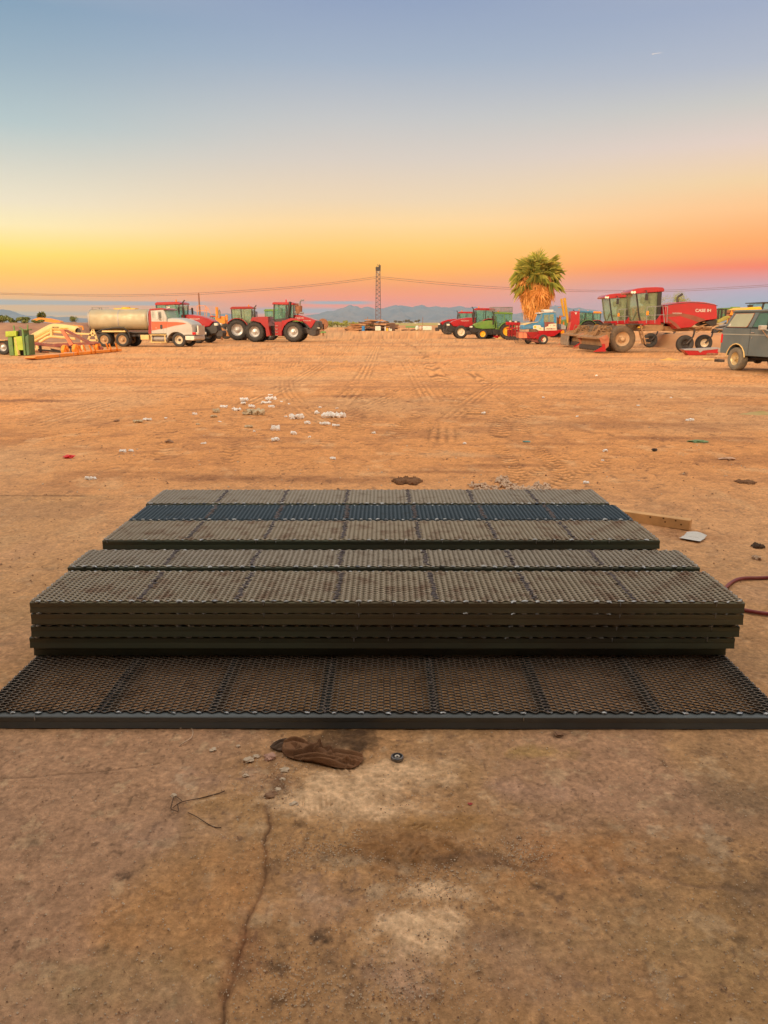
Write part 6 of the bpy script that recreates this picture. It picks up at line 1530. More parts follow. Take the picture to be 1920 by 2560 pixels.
# ------------------------------------------------------------------ tower, wires, poles
def tower():
    Y = 385.0; g = 1849 / Y / 1.0
    c = at(945.5, 806, Y); top = at(945, 676, Y).z
    t = thing('lattice_tower', 'tall slim steel lattice power tower in the middle of the view', 'power tower', (c.x, Y, 0))
    STEEL = mat('weathered_tower_steel', (.13, .085, .095), .6, .3, .2, .1, .3); wb, wt = 1.32, .92
    def leg(sx, sy, z): k = z / top; w = wb + (wt - wb) * k; return (sx * w, sy * w, z)
    for sx in (-1, 1):
        for sy in (-1, 1):
            m = MB(); m.bar(leg(sx, sy, 0), leg(sx, sy, top), .34); m.build('leg', STEEL, t, 0)
    m = MB(); n = 26
    for k in range(n):
        z0, z1 = top * k / n, top * (k + 1) / n
        for s in (-1, 1):
            a = 1 if k % 2 else -1
            m.bar(leg(-a, s, z0), leg(a, s, z1), .17); m.bar(leg(s, -a, z0), leg(s, a, z1), .17)
            m.bar(leg(-1, s, z1), leg(1, s, z1), .07); m.bar(leg(s, -1, z1), leg(s, 1, z1), .07)
    m.build('bracing', STEEL, t, 0)
    m = MB(); m.bx(-1.2, 1.25, -.9, .9, top - .3, top + 1.6); m.bar((-.8, 0, top + 1.5), (-.2, 0, at(944, 661, Y).z), .16); m.bar((.9, 0, top + 1.2), (-.2, 0, at(944, 661, Y).z), .16); m.bar((.9, 0, top + 1.5), (.7, 0, top + 3), .25); m.bx(.3, 1.3, -.6, .6, top + 1.2, top + 2.4); m.build('tower_head', DARK, t, 0)
    m = MB(); m.cyl((.1, -.8, top - 1.4), (.1, -.8, top - .4), .25, n=8); m.build('insulator', WHITE, t)
tower()
WIRE = mat('power_wire', (.20, .09, .09), .7, 0, .05)
for lab_, pts in (('upper power wire running left from the lattice tower', [(939, 692), (840, 705), (700, 719), (500, 732), (300, 737), (100, 735), (-80, 730)]), ('lower power wire running left from the lattice tower', [(939, 696), (840, 709), (700, 723), (500, 736), (300, 740.5), (100, 738), (-80, 733)]),
                  ('upper power wire running right from the lattice tower', [(952, 692), (1100, 706), (1240, 717), (1400, 724), (1560, 726), (1700, 724), (1920, 712), (2100, 698)]), ('lower power wire running right from the lattice tower', [(952, 696), (1100, 711), (1240, 721.5), (1400, 728), (1560, 730), (1700, 728), (1920, 716), (2100, 702)])):
    P = [at(a, b, 385) for a, b in pts]; o3 = P[0].copy(); P = smooth_path([tuple(p - o3) for p in P], 5)
    m = MB(); m.tube(P, .085, 5); o = m.build('power_wire', WIRE, None, loc=tuple(o3)); tag(o, lab_, 'wire', 'power wires hung from the lattice tower')
def pole(px, ytop, Y, r_, lab_, z0=0):
    p = at(px, ytop, Y); m = MB(); m.tube([(0, 0, 0), (0, 0, p.z)], [r_ * 1.15, r_], 8); o = m.build('pole', RUST, None, loc=(p.x, Y, z0)); tag(o, lab_, 'pole')
pole(919, 793, 420, .12, 'thin distant pole left of the lattice tower')
pole(1057, 792, 420, .12, 'thin distant pole right of the lattice tower by the trees')
def sprayer():
    Y = 72; g = 1849 / Y; q = lambda px, py: (at(px, py, Y).x - at(498, 806, Y).x, at(px, py, Y).z)
    m = MB(); a = q(496.5, 732); b = q(501, 806); m.tube([(b[0], 0, 0), (a[0], 0, a[1])], [.10, .06], 8); o = m.build('utility_pole', RUST, None, loc=(at(498, 806, Y).x, Y, 0)); tag(o, 'leaning brown pole rising behind the red tractors on the left', 'pole')
    Y = 70; t = thing('field_sprayer', 'orange field sprayer with thin ladder rails in front of the leaning pole', 'sprayer', (at(498, 806, Y).x, Y, 0))
    m = MB(); m.tube([(q(500, 0)[0], 0, q(0, 792)[1]), (q(500, 0)[0], 0, q(0, 768)[1])], .13, 8); m.bx(q(494, 0)[0], q(520, 0)[0], .1, 1.5, q(0, 815)[1], q(0, 791)[1]); m.build('mast', ORANGE, t)
    m = MB(); m.tube([(q(505, 0)[0], 0, q(0, 795)[1]), (q(507, 0)[0], 0, q(0, 780)[1]), (q(505, 0)[0], 0, q(0, 775)[1])], .11, 8); m.build('exhaust', GREY, t)
    m = MB()
    for a, b in (((493, 790), (492, 764)), ((492, 764), (513, 764)), ((513, 764), (511, 790)), ((513, 764), (520, 772)), ((520, 772), (528, 790)), ((516, 768), (516, 792)), ((492, 777), (520, 776))):
        pa, pb = q(*a), q(*b); m.bar((pa[0], .1, pa[1]), (pb[0], .1, pb[1]), .035)
    m.build('handrail', ORANGE, t, 0)
    m = MB(); m.bx(q(523, 0)[0], q(528, 0)[0], .0, .3, q(0, 800)[1], q(0, 787)[1]); m.build('side_lamp', ORANGE, t, 0)
    for px in (502, 522): wheel(t, (q(px, 0)[0], .1, .7), .7, .4, .35, side=-1)
sprayer()
def orange_drawbar():
    z = Z(4.88, 500, 730); F = Frame(*z(380, 612), yaw=0, X=(ground(575, 850).x, ground(575, 850).y - .4, 0)); q = lambda x, y: F.p(*z(x, y))
    t = F.thing('scraper_blade', 'dusty orange scraper hitch beam between the left tractors', 'implement')
    m = MB(); m.prism([q(190, 425), q(235, 420), q(330, 480), q(530, 488), q(535, 540), q(330, 540), q(220, 500)], 0, .5); m.build('beam', ORANGE_D, t, 0, .02)
    m = MB(); m.bx(q(505, 0)[0], q(545, 0)[0], .05, .5, q(0, 560)[1], q(0, 370)[1]); m.bar((q(430, 0)[0], .2, q(0, 480)[1]), (q(520, 0)[0], .2, q(0, 390)[1]), .1); m.build('upright', RUST, t, 0, .01)
    m = MB(); m.bar((q(525, 0)[0], .25, 0), (q(525, 0)[0], .25, q(0, 520)[1]), .15); m.bar((q(230, 0)[0], .25, 0), (q(230, 0)[0], .25, q(0, 470)[1]), .12); m.build('stand', RUST, t, 0)
ORANGE_D = mat('dusty_orange_paint', (.55, .20, .03), .6, 0, .2, .5, 2.5, dustcol=(.5, .27, .12))
orange_drawbar()
def rusty_disc():
    z = Z(4.88, 500, 730); F = Frame(*z(1500, 500), yaw=0, X=(ground(807, 842).x, ground(807, 842).y + 6, 0)); q = lambda x, y: F.p(*z(x, y))
    t = F.thing('rusty_ripper', 'rusty round plate on a green base just beyond the big tractor nose', 'implement')
    u, zz_ = q(1500, 392); m = MB(); m.lathe([(.001, 0), (.58, 0), (.62, .06), (.58, .14), (.001, .14)], (u, 0, zz_), 20); m.bar((u, .1, 0), (u, .1, zz_), .2); m.bar((u - .4, .1, .1), (u - .1, .1, zz_ - .3), .12); m.build('disc', RUST, t)
    m = MB(); m.prism([q(1460, 500), q(1490, 475), q(1530, 480), q(1540, 500)], -.1, .4); m.build('base', MIDGREEN, t, 0)
rusty_disc()

# ------------------------------------------------------------------ scrap pile and containers under the tower
def far_boxes():
    Yp = 137; q = lambda px, py, Y=Yp: (at(px, py, Y).x, at(px, py, Y).z)
    r_ = random.Random(3)
    SC = [mat('old_timber_' + c, col, .9, 0, .3, .2, 1) for c, col in (('dark', (.10, .055, .04)), ('brown', (.22, .11, .06)), ('light', (.42, .23, .12)), ('orange', (.36, .17, .07)))]
    for i in range(58):
        px = r_.uniform(872, 985); k = 1 - abs(px - 935) / 80; lay = r_.random() * max(.25, k + .15); zz_ = .15 + 1.55 * lay
        L_ = r_.uniform(1.2, 4.2); a = r_.gauss(0, .25); tilt = r_.gauss(0, .10)
        m = MB(); m.box((0, 0, 0), (L_, r_.uniform(.2, .45), r_.uniform(.14, .26))); o = m.build('timber', r_.choice(SC), None, 0, loc=(q(px, 806)[0], Yp + r_.uniform(.4, 2.4), zz_), rot=(0, tilt, a))
        tag(o, 'weathered timber or steel length lying in the scrap pile below the lattice tower', 'timber', 'timbers in the scrap pile')
    m = MB(); m.prism([(1, 0), (8.4, 0), (7.8, .4), (6.6, .8), (5, .95), (3.4, .8), (2, .35)], 1.0, 3.5); o = m.build('scrap_heap', SC[0], None, 0, loc=(q(867, 806)[0], Yp + 1.2, 0)); tag(o, 'dark core of rusty scrap and earth under the timbers of the pile', 'scrap')
    m = MB(); x, _ = q(908.5, 806); m.lathe([(.001, 0), (.28, 0), (.29, .05), (.28, .4), (.29, .45), (.28, .85), (.001, .86)], (0, 0, 0), 16, 'Z'); o = m.build('barrel', BLUEB, None, loc=(x, Yp - .6, 0)); tag(o, 'blue plastic barrel in front of the scrap pile', 'barrel')
    x, _ = q(945, 806); m = MB(); m.box((0, 0, .43), (1.0, .9, .8)); o = m.build('container', PALEG, None, 0, .08, loc=(x, Yp - .8, 0)); tag(o, 'pale green-white square container before the scrap pile at the tower foot', 'container')
    for px, w_, h_, mm, lab_ in ((963, .22, .75, WHITE, 'slim white can in the scrap right of the pale container'), (968, .35, .45, YELLOW, 'small yellow box in the scrap right of the pale container'), (973, .2, .5, WHITE, 'white jug between the yellow box and the dark crate'), (977.5, .3, .35, PALEG, 'small pale box lowest beside the dark crate')):
        x, _ = q(px, 806); m = MB(); m.box((0, 0, h_ / 2), (w_, w_, h_)); m.cyl((0, 0, h_), (0, 0, h_ + .06), w_ * .2, n=8); o = m.build('jug', mm, None, 30, .03, loc=(x, Yp - .9, 0)); tag(o, lab_, 'container')
    x, _ = q(981, 806); m = MB(); m.bx(-.5, .5, 0, 1, 0, 1.3)
    for k in range(5): m.bx(-.52, .52, -.03, 0, .1 + k * .25, .22 + k * .25)
    o = m.build('crate', SC[0], None, 0, loc=(x, Yp + .2, 0)); tag(o, 'dark slatted crate at the right end of the scrap pile', 'crate')
    for px0, px1, top, mm, lab_ in ((1038, 1048, 814.5, PALEG, 'left wrapped white bundle in the row right of the tower'), (1047.5, 1056, 815.5, SALM2, 'pinkish wrapped bundle in the middle of the white row'), (1057, 1080, 815.5, PALEG, 'long white wrapped bundle at the right end of the row')):
        x0, x1 = q(px0, 806)[0], q(px1, 806)[0]; hh = q(960, top)[1]; cx = (x0 + x1) / 2; m = MB(); m.blob((0, .5, hh * .52), ((x1 - x0) * .5, .7, hh * .5), int(px0), .10, sub=3) if px1 < 1057 else m.box((0, .5, hh * .5 + .04), (x1 - x0, 1.1, hh * .9))
        o = m.build('wrapped_bundle', mm, None, 60, .0 if px1 < 1057 else .12, loc=(cx, Yp, 0)); tag(o, lab_, 'bundle', 'wrapped bundles')
    for i, (px, w_) in enumerate(((1010, .8), (1018, 1.2), (1027, 1.0), (1033, .9))):
        x, _ = q(px, 806); m = MB(); m.bar((-w_ / 2, 0, .12), (w_ / 2, .4, .18), .25, .2); o = m.build('timber', SC[i % 3], None, 0, loc=(x, Yp, 0)); tag(o, 'low timber lying before the green field right of the scrap pile', 'timber', 'timbers before the green field')
    x, _ = at(1039, 806, 950).x, 0; m = MB(); m.bx(-1.2, 1.2, 0, 3, 0, 2.2); m.prism([(-1.4, 2.2), (1.4, 2.2), (0, 3.2)], -.1, 3.1); o = m.build('farm_shed', WHITE, None, 0, loc=(x, 950, 0)); tag(o, 'tiny white shed among the distant trees', 'shed')
BLUEB = mat('blue_barrel_plastic', (.02, .22, .55), .4, 0, .1, .1, 3); PALEG = mat('pale_wrap', (.62, .68, .58), .6, 0, .1, .2, 2); SALM2 = mat('pinkish_wrap', (.68, .48, .36), .6, 0, .1, .2, 2)
far_boxes()

# ------------------------------------------------------------------ left hand implements
def left_junk():
    z = Z(8.295, 0, 740); z5 = Z(5.184, 0, 700)
    # green upright machine
    F = Frame(*z(330, 1240), yaw=0); q = lambda x, y, zz=z: F.p(*zz(x, y)); P = lambda pts: F.poly(pts, z)
    t = F.thing('baler_unit', 'lime and dark green upright machine frame at the left edge', 'implement')
    m = MB(); m.prism(P([(118, 735), (345, 722), (352, 830), (122, 850)]), -.05, .7); m.build('upper_box', LIME, t, 0, .02)
    m = MB(); m.prism(P([(155, 850), (245, 845), (290, 1235), (200, 1235)]), .0, .7); m.build('side_column', MIDGREEN, t, 0, .01)
    m = MB()
    for k in range(13): m.bx(q(185 + k * 3.5, 0)[0], q(235 + k * 3.5, 0)[0], -.03, .02, q(0, 880 + k * 27)[1] - .03, q(0, 880 + k * 27)[1])
    m.build('spring', CREAM, t, 0)
    m = MB(); m.prism(P([(288, 848), (350, 842), (385, 1235), (310, 1238)]), -.02, .6); m.build('side_column', LIME, t, 0, .01)
    m = MB(); m.prism(P([(335, 840), (465, 832), (500, 1120), (385, 1125), (360, 1000)]), -.06, .0); m.build('cover', LIME, t, 0, .01)
    m = MB(); m.prism(P([(375, 1125), (500, 1120), (510, 1235), (390, 1238)]), .2, .7); m.prism(P([(360, 700), (465, 700), (470, 835), (360, 840)]), .1, .6); m.build('core', BLACK, t, 0)
    m = MB(); m.prism(P([(455, 690), (490, 695), (545, 1230), (505, 1232)]), -.05, .5); m.build('side_column', MIDGREEN, t, 0, .01)
    m = MB(); m.prism(P([(510, 850), (580, 800), (590, 900), (608, 1225), (550, 1230)]), .0, .6); m.build('side_column', DKGREEN, t, 0, .01)
    m = MB(); m.bar((q(165, 0)[0], .2, q(0, 730)[1]), (q(165, 0)[0], .2, q(0, 610)[1]), .05); m.bar((q(450, 0)[0], .2, q(0, 690)[1]), (q(460, 0)[0], .2, q(0, 590)[1]), .05); m.bar((q(380, 0)[0], .1, q(0, 712)[1]), (q(300, 0)[0], .1, q(0, 650)[1]), .05); m.bx(q(365, 0)[0], q(480, 0)[0], .0, .5, q(0, 712)[1], q(0, 690)[1]); m.build('lever', MIDGREEN, t, 0)
    # brown crate trailer at far left
    F = Frame(*z(100, 1215), yaw=0, X=(ground(10, 888).x, ground(10, 888).y + .6, 0)); q = lambda x, y, zz=z: F.p(*zz(x, y)); P = lambda pts: F.poly(pts, z)
    t = F.thing('flatbed_trailer', 'old brown flat trailer with wooden boards at the extreme left edge', 'trailer')
    m = MB(); m.prism(P([(-200, 905), (150, 905), (150, 925), (-200, 925)]), -.2, 1.6); m.build('deck', LUMBER, t, 0)
    m = MB(); m.prism(P([(-200, 925), (150, 925), (152, 985), (-200, 985)]), -.1, 1.4); m.build('frame', MAROON, t, 0)
    m = MB(); m.prism(P([(20, 1000), (165, 1000), (180, 1200), (35, 1205)]), .0, .8); m.build('side_board', WOOD, t, 0, .01)
    wheel(t, (q(-60, 0)[0], .0, .35), .35, .25, .2, side=-1)
    # pale yellow pipe implement
    F = Frame(*z5(900, 905), yaw=0, X=(ground(140, 874).x, ground(140, 874).y, 0)); q = lambda x, y, zz=z: F.p(*zz(x, y)); q5 = lambda x, y: F.p(*z5(x, y))
    t = F.thing('pipe_frame', 'pale yellow bent pipe frame with a large open tube end in front of the tanker', 'implement')
    def pipe(pts, r_, d, zz=z):
        return [(q(a, b, zz)[0], d, q(a, b, zz)[1]) for a, b in pts]
    m = MB(); P0 = pipe([(590, 900), (700, 840), (850, 760), (1000, 680), (1070, 655), (1150, 652), (1400, 680), (1560, 705)], 0, .2); m.tube(smooth_path(P0, 4), .21, 14, caps=False); m.tube([P0[-1], (P0[-1][0] + .02, P0[-1][1], P0[-1][2])], .22, 14, caps=False)
    mt_ = m.build('main_tube', CREAM, t)
    m = MB(); a = q(1560, 706); b = q(1605, 735); m.tube([(a[0], .2, a[1]), (b[0], .1, b[1] + .02)], [.24, .19], 16, caps=False); m.build('tube_flange', CREAM, mt_)
    m = MB(); m.lathe([(.001, 0), (.15, 0)], (0, 0, 0), 16); o_ = m.build('bore_shade_disc', BLACK, mt_); o_.location = (b[0] + .01, .075, b[1] + .01)  # flat black disc standing in for the shade inside the tube
    m = MB(); m.tube(pipe([(670, 945), (850, 850), (1000, 765), (1060, 740), (1290, 755), (1500, 780)], 0, .1), .075, 10); m.tube(pipe([(830, 955), (960, 870), (1050, 840), (1350, 860), (1560, 890)], 0, .0), .075, 10); m.build('lower_rail', CREAM, t)
    m = MB(); m.prism([q(1040, 690), q(1080, 690), q(1092, 850), q(1048, 850)], -.05, .15); m.build('gusset', CREAM, t, 0)
    m = MB(); m.bar((q(1205, 0)[0], .2, q(0, 605)[1]), (q(1620, 0)[0], .2, q(0, 632)[1]), .06); m.bar((q(1205, 0)[0], .2, q(0, 605)[1]), (q(1205, 0)[0], .2, q(0, 650)[1]), .06); m.bar((q(1620, 0)[0], .2, q(0, 632)[1]), (q(1625, 0)[0], .2, q(0, 700)[1]), .06); m.bar((q(1440, 0)[0], .2, q(0, 600)[1]), (q(1440, 0)[0], .2, q(0, 670)[1]), .05); m.build('guard_rail', ORANGE, t, 0)
    m = MB()
    pts5 = lambda L_: [(q5(a, b)[0], -.1, q5(a, b)[1]) for a, b in L_]
    for L_ in ([(960, 690), (1180, 700)], [(1215, 640), (1150, 780)], [(1215, 640), (1270, 785)], [(1150, 780), (1280, 780)], [(1170, 715), (1250, 715)]): p_ = pts5(L_); m.bar(p_[0], p_[1], .09)
    m.bar((q5(960, 0)[0], .2, q5(0, 680)[1]), (q5(960, 0)[0], .2, 0), .09); m.bar((q(620, 0)[0], .2, q(0, 890)[1]), (q(620, 0)[0], .2, 0), .1); m.build('hitch_frame', CREAM, t, 0)
    a = q(1150, 652); text(t, 'MOUSEL', .11, (a[0] + .02, -.02, a[1]), DARK)
    a = q(1340, 672); text(t, 'INDUSTRIAL', .08, (a[0], -.02, a[1]), YELLOW)
    m = MB(); m.bx(q5(985, 0)[0], q5(1095, 0)[0], 1.2, 2.2, 0, q5(0, 605)[1]); o = m.build('plywood_box', LUMBER, None, 0, .01, loc=tuple(F.o + Vector((0, 4, 0)))); tag(o, 'tan plywood box standing behind the pale pipes left of the tanker', 'box')
    # maroon gooseneck beams
    F = Frame(*z5(900, 905), yaw=0, X=(ground(150, 882).x, ground(150, 882).y, 0)); q5 = lambda x, y: F.p(*z5(x, y))
    t = F.thing('gooseneck_trailer', 'maroon trailer frame with a steep crossed drawbar among the pale pipes', 'trailer')
    m = MB(); m.prism([q5(370, 808), q5(430, 810), q5(860, 855), q5(900, 870), q5(900, 895), q5(640, 870), q5(370, 845)], .3, .5); m.prism([q5(645, 862), q5(720, 824), q5(1250, 798), q5(1285, 820), q5(1150, 838), q5(720, 868)], -.1, .1); m.build('side_beam', MAROON, t, 0)
    m = MB(); m.prism([q5(800, 640), q5(850, 640), q5(1330, 880), q5(1320, 905), q5(1270, 900)], .0, .16); m.build('drawbar', MAROON, t, 0)
    m = MB(); m.prism([q5(785, 640), q5(835, 645), q5(965, 830), q5(920, 850), q5(870, 760)], -.16, -.02); m.build('drawbar', SALMON, t, 0)
    m = MB(); m.bar((q5(370, 0)[0], .2, q5(0, 905)[1]), (q5(700, 0)[0], .1, q5(0, 935)[1]), .08); m.bar((q5(560, 0)[0], .0, q5(0, 895)[1]), (q5(760, 0)[0], .2, q5(0, 945)[1]), .07); m.bar((q5(820, 0)[0], .2, q5(0, 880)[1]), (q5(820, 0)[0], .2, 0), .15); m.bar((q5(400, 0)[0], .2, q5(0, 850)[1]), (q5(400, 0)[0], .2, 0), .1); m.build('undercarriage', DARK, t, 0)
    # flat scrap on the ground
    for i, (a, b, c, d, w_, mm, lab_) in enumerate([(375, 930, 620, 945, .12, RUST, 'thin rusty bar flat on the ground right of the green machine'), (480, 912, 860, 940, .35, LUMBER, 'pale plank lying under the maroon trailer frame'), (375, 905, 540, 910, .3, CREAM, 'cream metal piece on the ground beside the green machine')]):
        g0 = ground(*z5(a, b)); g1 = ground(*z5(c, d)); m = MB(); m.bar((0, 0, .05), (g1.x - g0.x, g1.y - g0.y, .05), w_, .08); o = m.build('scrap_bar', mm, None, 0, loc=(g0.x, g0.y, 0)); tag(o, lab_, 'scrap')
    # orange toolbar
    F = Frame(*z5(480, 1036), yaw=0); g0 = F.o; g1 = ground(*z5(1580, 925)); yaw = math.degrees(math.atan2(g1.y - g0.y, g1.x - g0.x))
    F = Frame(*z5(480, 1036), yaw=yaw); q5 = lambda x, y, d=0: F.p(*z5(x, y), d)
    t = F.thing('toolbar', 'long orange cultivator toolbar with clamped brackets lying on the dirt', 'implement')
    L_ = (g1 - g0).length; hb_ = q5(500, 985)[1]
    m = MB(); m.bx(.0, L_, .0, .42, .02, hb_); m.prism([(-.25, hb_ * .55), (0, hb_), (0, .02)], .0, .42); m.build('main_beam', ORANGE, t, 0, .015)
    for k in (.22, .37):
        m = MB(); m.bx(L_ * k, L_ * k + .03, -.01, .44, .0, hb_ + .015); m.build('band', SKIPLATE, t, 0)
    for k in (.42, .58, .63, .84, .93):
        m = MB(); x = L_ * k
        pl = [(x, hb_ * .2), (x + .12, hb_ * .2), (x - .16, hb_ + .30), (x - .28, hb_ + .28)]; m.prism(pl, -.05, -.01); m.build('clamp_bracket', ORANGE, t, 0, .01); m = MB(); m.prism(pl, .44, .48); m.build('clamp_bracket', ORANGE, t, 0, .01)
    for k in (.40, .52, .80):
        m = MB(); x = L_ * k; m.prism([(x - .22, hb_), (x - .25, hb_ + .12), (x - .05, hb_ + .34), (x + .12, hb_ + .34), (x + .30, hb_ + .16), (x + .3, hb_)], .44, .58); m.cyl((x + .05, .38, hb_ + .2), (x + .05, .66, hb_ + .2), .08); m.build('mounting_plate', ORANGE, t, 0, .01)
    # slim blue-grey jack stand by the rear truck wheels
    F = Frame(350, 870, yaw=0, X=(ground(281, 866).x, ground(281, 866).y, 0)); z2 = Z(4.88, 200, 730); q2 = lambda x, y: F.p(*z2(x, y))
    t = F.thing('jack_stand', 'blue-grey A-frame jack between the rear wheels of the tanker', 'jack')
    m = MB(); m.bar((q2(335, 0)[0], 0, q2(0, 510)[1]), (q2(400, 0)[0], 0, q2(0, 640)[1]), .09); m.bar((q2(320, 0)[0], .1, q2(0, 520)[1]), (q2(335, 0)[0], .1, q2(0, 640)[1]), .09); m.bx(q2(325, 0)[0], q2(412, 0)[0], -.05, .2, 0, q2(0, 630)[1]); m.cyl((q2(322, 0)[0], -.04, q2(0, 512)[1]), (q2(322, 0)[0], .1, q2(0, 512)[1]), .1); m.build('strut', STEELB, t, 0)
    # far yellow boom
    Y = 92; q9 = lambda a, b: (at(*z5(a, b), Y).x - at(100, 806, Y).x, at(*z5(a, b), Y).z)
    m = MB(); m.prism([q9(405, 518), q9(500, 488), q9(620, 497), q9(760, 530), q9(785, 545), q9(780, 556), q9(700, 553), q9(560, 540), q9(410, 527)], 0, 1.0); o = m.build('crane_boom', ORANGE, None, 0, loc=(at(100, 806, Y).x, Y, 0)); tag(o, 'long yellow-orange boom lying along the skyline behind the left bank', 'boom')
DKGREEN = mat('dark_green_paint', (.05, .14, .05), .5, 0, .25, .2, 3); STEELB = mat('blue_grey_painted_steel', (.16, .24, .27), .5, 0, .2, .2, 3)
left_junk()

# ================================================================== THINGS LYING ON THE GROUND
COTTON = mat('cotton_lint', (.90, .89, .87), .95, 0, .05, .05, 8, dustcol=(.7, .55, .4), bump=.6, bscale=90)
COTTON_D = mat('soiled_cotton_lint', (.60, .52, .36), .95, 0, .15, .4, 8, bump=.6, bscale=90)
ZA = Z(2.765, 400, 960); ZB = Z(1.728, 0, 860); ZC = Z(1.728, 960, 860)
tufts = [(ZA, 2.765, l) for l in [(582, 105, 45, 30, 'rounded tuft at the far left of the top cluster'), (575, 131, 35, 10, 'flat tuft just below the round one'), (762, 75, 35, 6, 'thin streak farthest from the viewer'), (765, 98, 75, 18, 'lumpy clump at the top of the scatter'), (735, 128, 70, 14, 'wide clump under the top clump'),
          (770, 155, 35, 14, 'small tuft below the wide upper clump'), (840, 121, 14, 8, 'speck right of the upper clumps'), (892, 135, 12, 10, 'speck farther right of the upper clumps'), (634, 155, 45, 16, 'middle tuft above the biggest heap'), (441, 156, 55, 14, 'flat clump left of centre in the scatter'),
          (530, 176, 70, 16, 'wide low clump left of the biggest heap'), (615, 177, 45, 6, 'thin brownish strip above the biggest heap'), (390, 185, 42, 30, 'tall yellowish tuft on the left side'), (372, 223, 40, 12, 'flat tuft under the yellowish one'), (240, 205, 32, 14, 'lone tuft at the left of the scatter'),
          (655, 195, 150, 32, 'biggest yellow-white heap of the scatter'), (40, 235, 16, 6, 'tiny speck at the far left'), (265, 278, 20, 10, 'small brownish lump lower left'), (413, 260, 20, 6, 'small flat lump below the flat tuft'), (612, 295, 60, 14, 'brownish strand clump below the biggest heap'),
          (652, 325, 14, 10, 'small white dot below the strand clump'), (797, 308, 55, 32, 'upright white ball, upper of the two'), (797, 383, 55, 24, 'white ball nearer the viewer, lower of the two'), (925, 340, 40, 18, 'tuft with a dark strand right of the two balls'), (1034, 363, 16, 12, 'small tuft right of the dark strand'),
          (1022, 267, 32, 18, 'single tuft between the two right-hand rows'), (945, 225, 95, 28, 'forked clump left of the right-hand row'), (1085, 198, 30, 16, 'curled tuft above the right-hand row'), (1107, 162, 20, 10, 'small tuft highest on the right'), (1200, 215, 180, 30, 'long heap forming the right-hand row'),
          (1140, 272, 85, 14, 'long flat strip below the right-hand heap'), (1215, 285, 50, 12, 'short strip right of the long flat strip'), (1478, 338, 26, 12, 'lone tuft in the middle of the yard'), (1195, 514, 38, 16, 'lone tuft near the back of the panels'), (302, 411, 36, 12, 'lone flat tuft left above the panels'), (1223, 167, 16, 6, 'tiny tuft above the right-hand heap'), (870, 225, 20, 8, 'crumb left of the forked clump')]]
tufts += [(ZB, 1.728, l) for l in [(530, 462, 30, 10, 'left one of a pair lying together'), (568, 461, 22, 8, 'right one of a pair lying together'), (388, 581, 44, 14, 'double tuft on the slab at the left'), (600, 333, 40, 12, 'flat clump with a brown edge far left'), (638, 325, 40, 8, 'thin trail beside the far left clump')]]
tufts += [(ZC, 1.728, l) for l in [(956, 461, 16, 8, 'small tuft in the right half of the yard'), (348, 428, 12, 8, 'bright dot right of the tyre tracks'), (835, 312, 9, 5, 'tiny dot right of the curled track'), (1322, 328, 30, 10, 'small clump far right by the dark soil'), (1239, 231, 8, 4, 'speck before the wagon'), (688, 230, 8, 4, 'speck between the tyre tracks'),
                                   (1098, 266, 14, 4, 'thin speck in the right middle distance'), (430, 298, 14, 8, 'small tuft at the end of the lug tracks'), (873, 598, 20, 10, 'tuft just behind the right end of the panels'), (945, 502, 10, 4, 'sliver in the dirt at the right'), (917, 136, 8, 5, 'crumb far out before the windrowers')]]
def cotton():
    r_ = random.Random(4)
    for zz, sc_, (x, y, w_, h_, lab_) in tufts:
        px, py = zz(x, y + h_ / 2); g = ground(px, py); k = math.hypot(g.y, H) / FPX
        W = w_ / sc_ * k; Hh = h_ / sc_ * k * 1.25; Hh = min(Hh, W * .7)
        n = max(1, int(round(W / max(.03, Hh * .9)))); n = min(n, 11); m = MB()
        for i in range(n * 2):
            fx = ((i + .5) / (n * 2) - .5); rr = max(Hh * r_.uniform(.35, .6), W / n * .45)
            m.blob((fx * W * .85, r_.uniform(-.25, .25) * min(W, .25), Hh * r_.uniform(.25, .5)), (rr * r_.uniform(.8, 1.2), rr * r_.uniform(.8, 1.2), max(.006, Hh * r_.uniform(.35, .6))), r_.randint(0, 9999), .45, sub=2)
        o = m.build('cotton_tuft', COTTON_D if ('yellow' in lab_ or 'brown' in lab_) else COTTON, None, 60, loc=(g.x, g.y, 0)); tag(o, 'cotton lint, ' + lab_, 'cotton tuft', 'cotton tufts scattered on the dirt')
cotton()

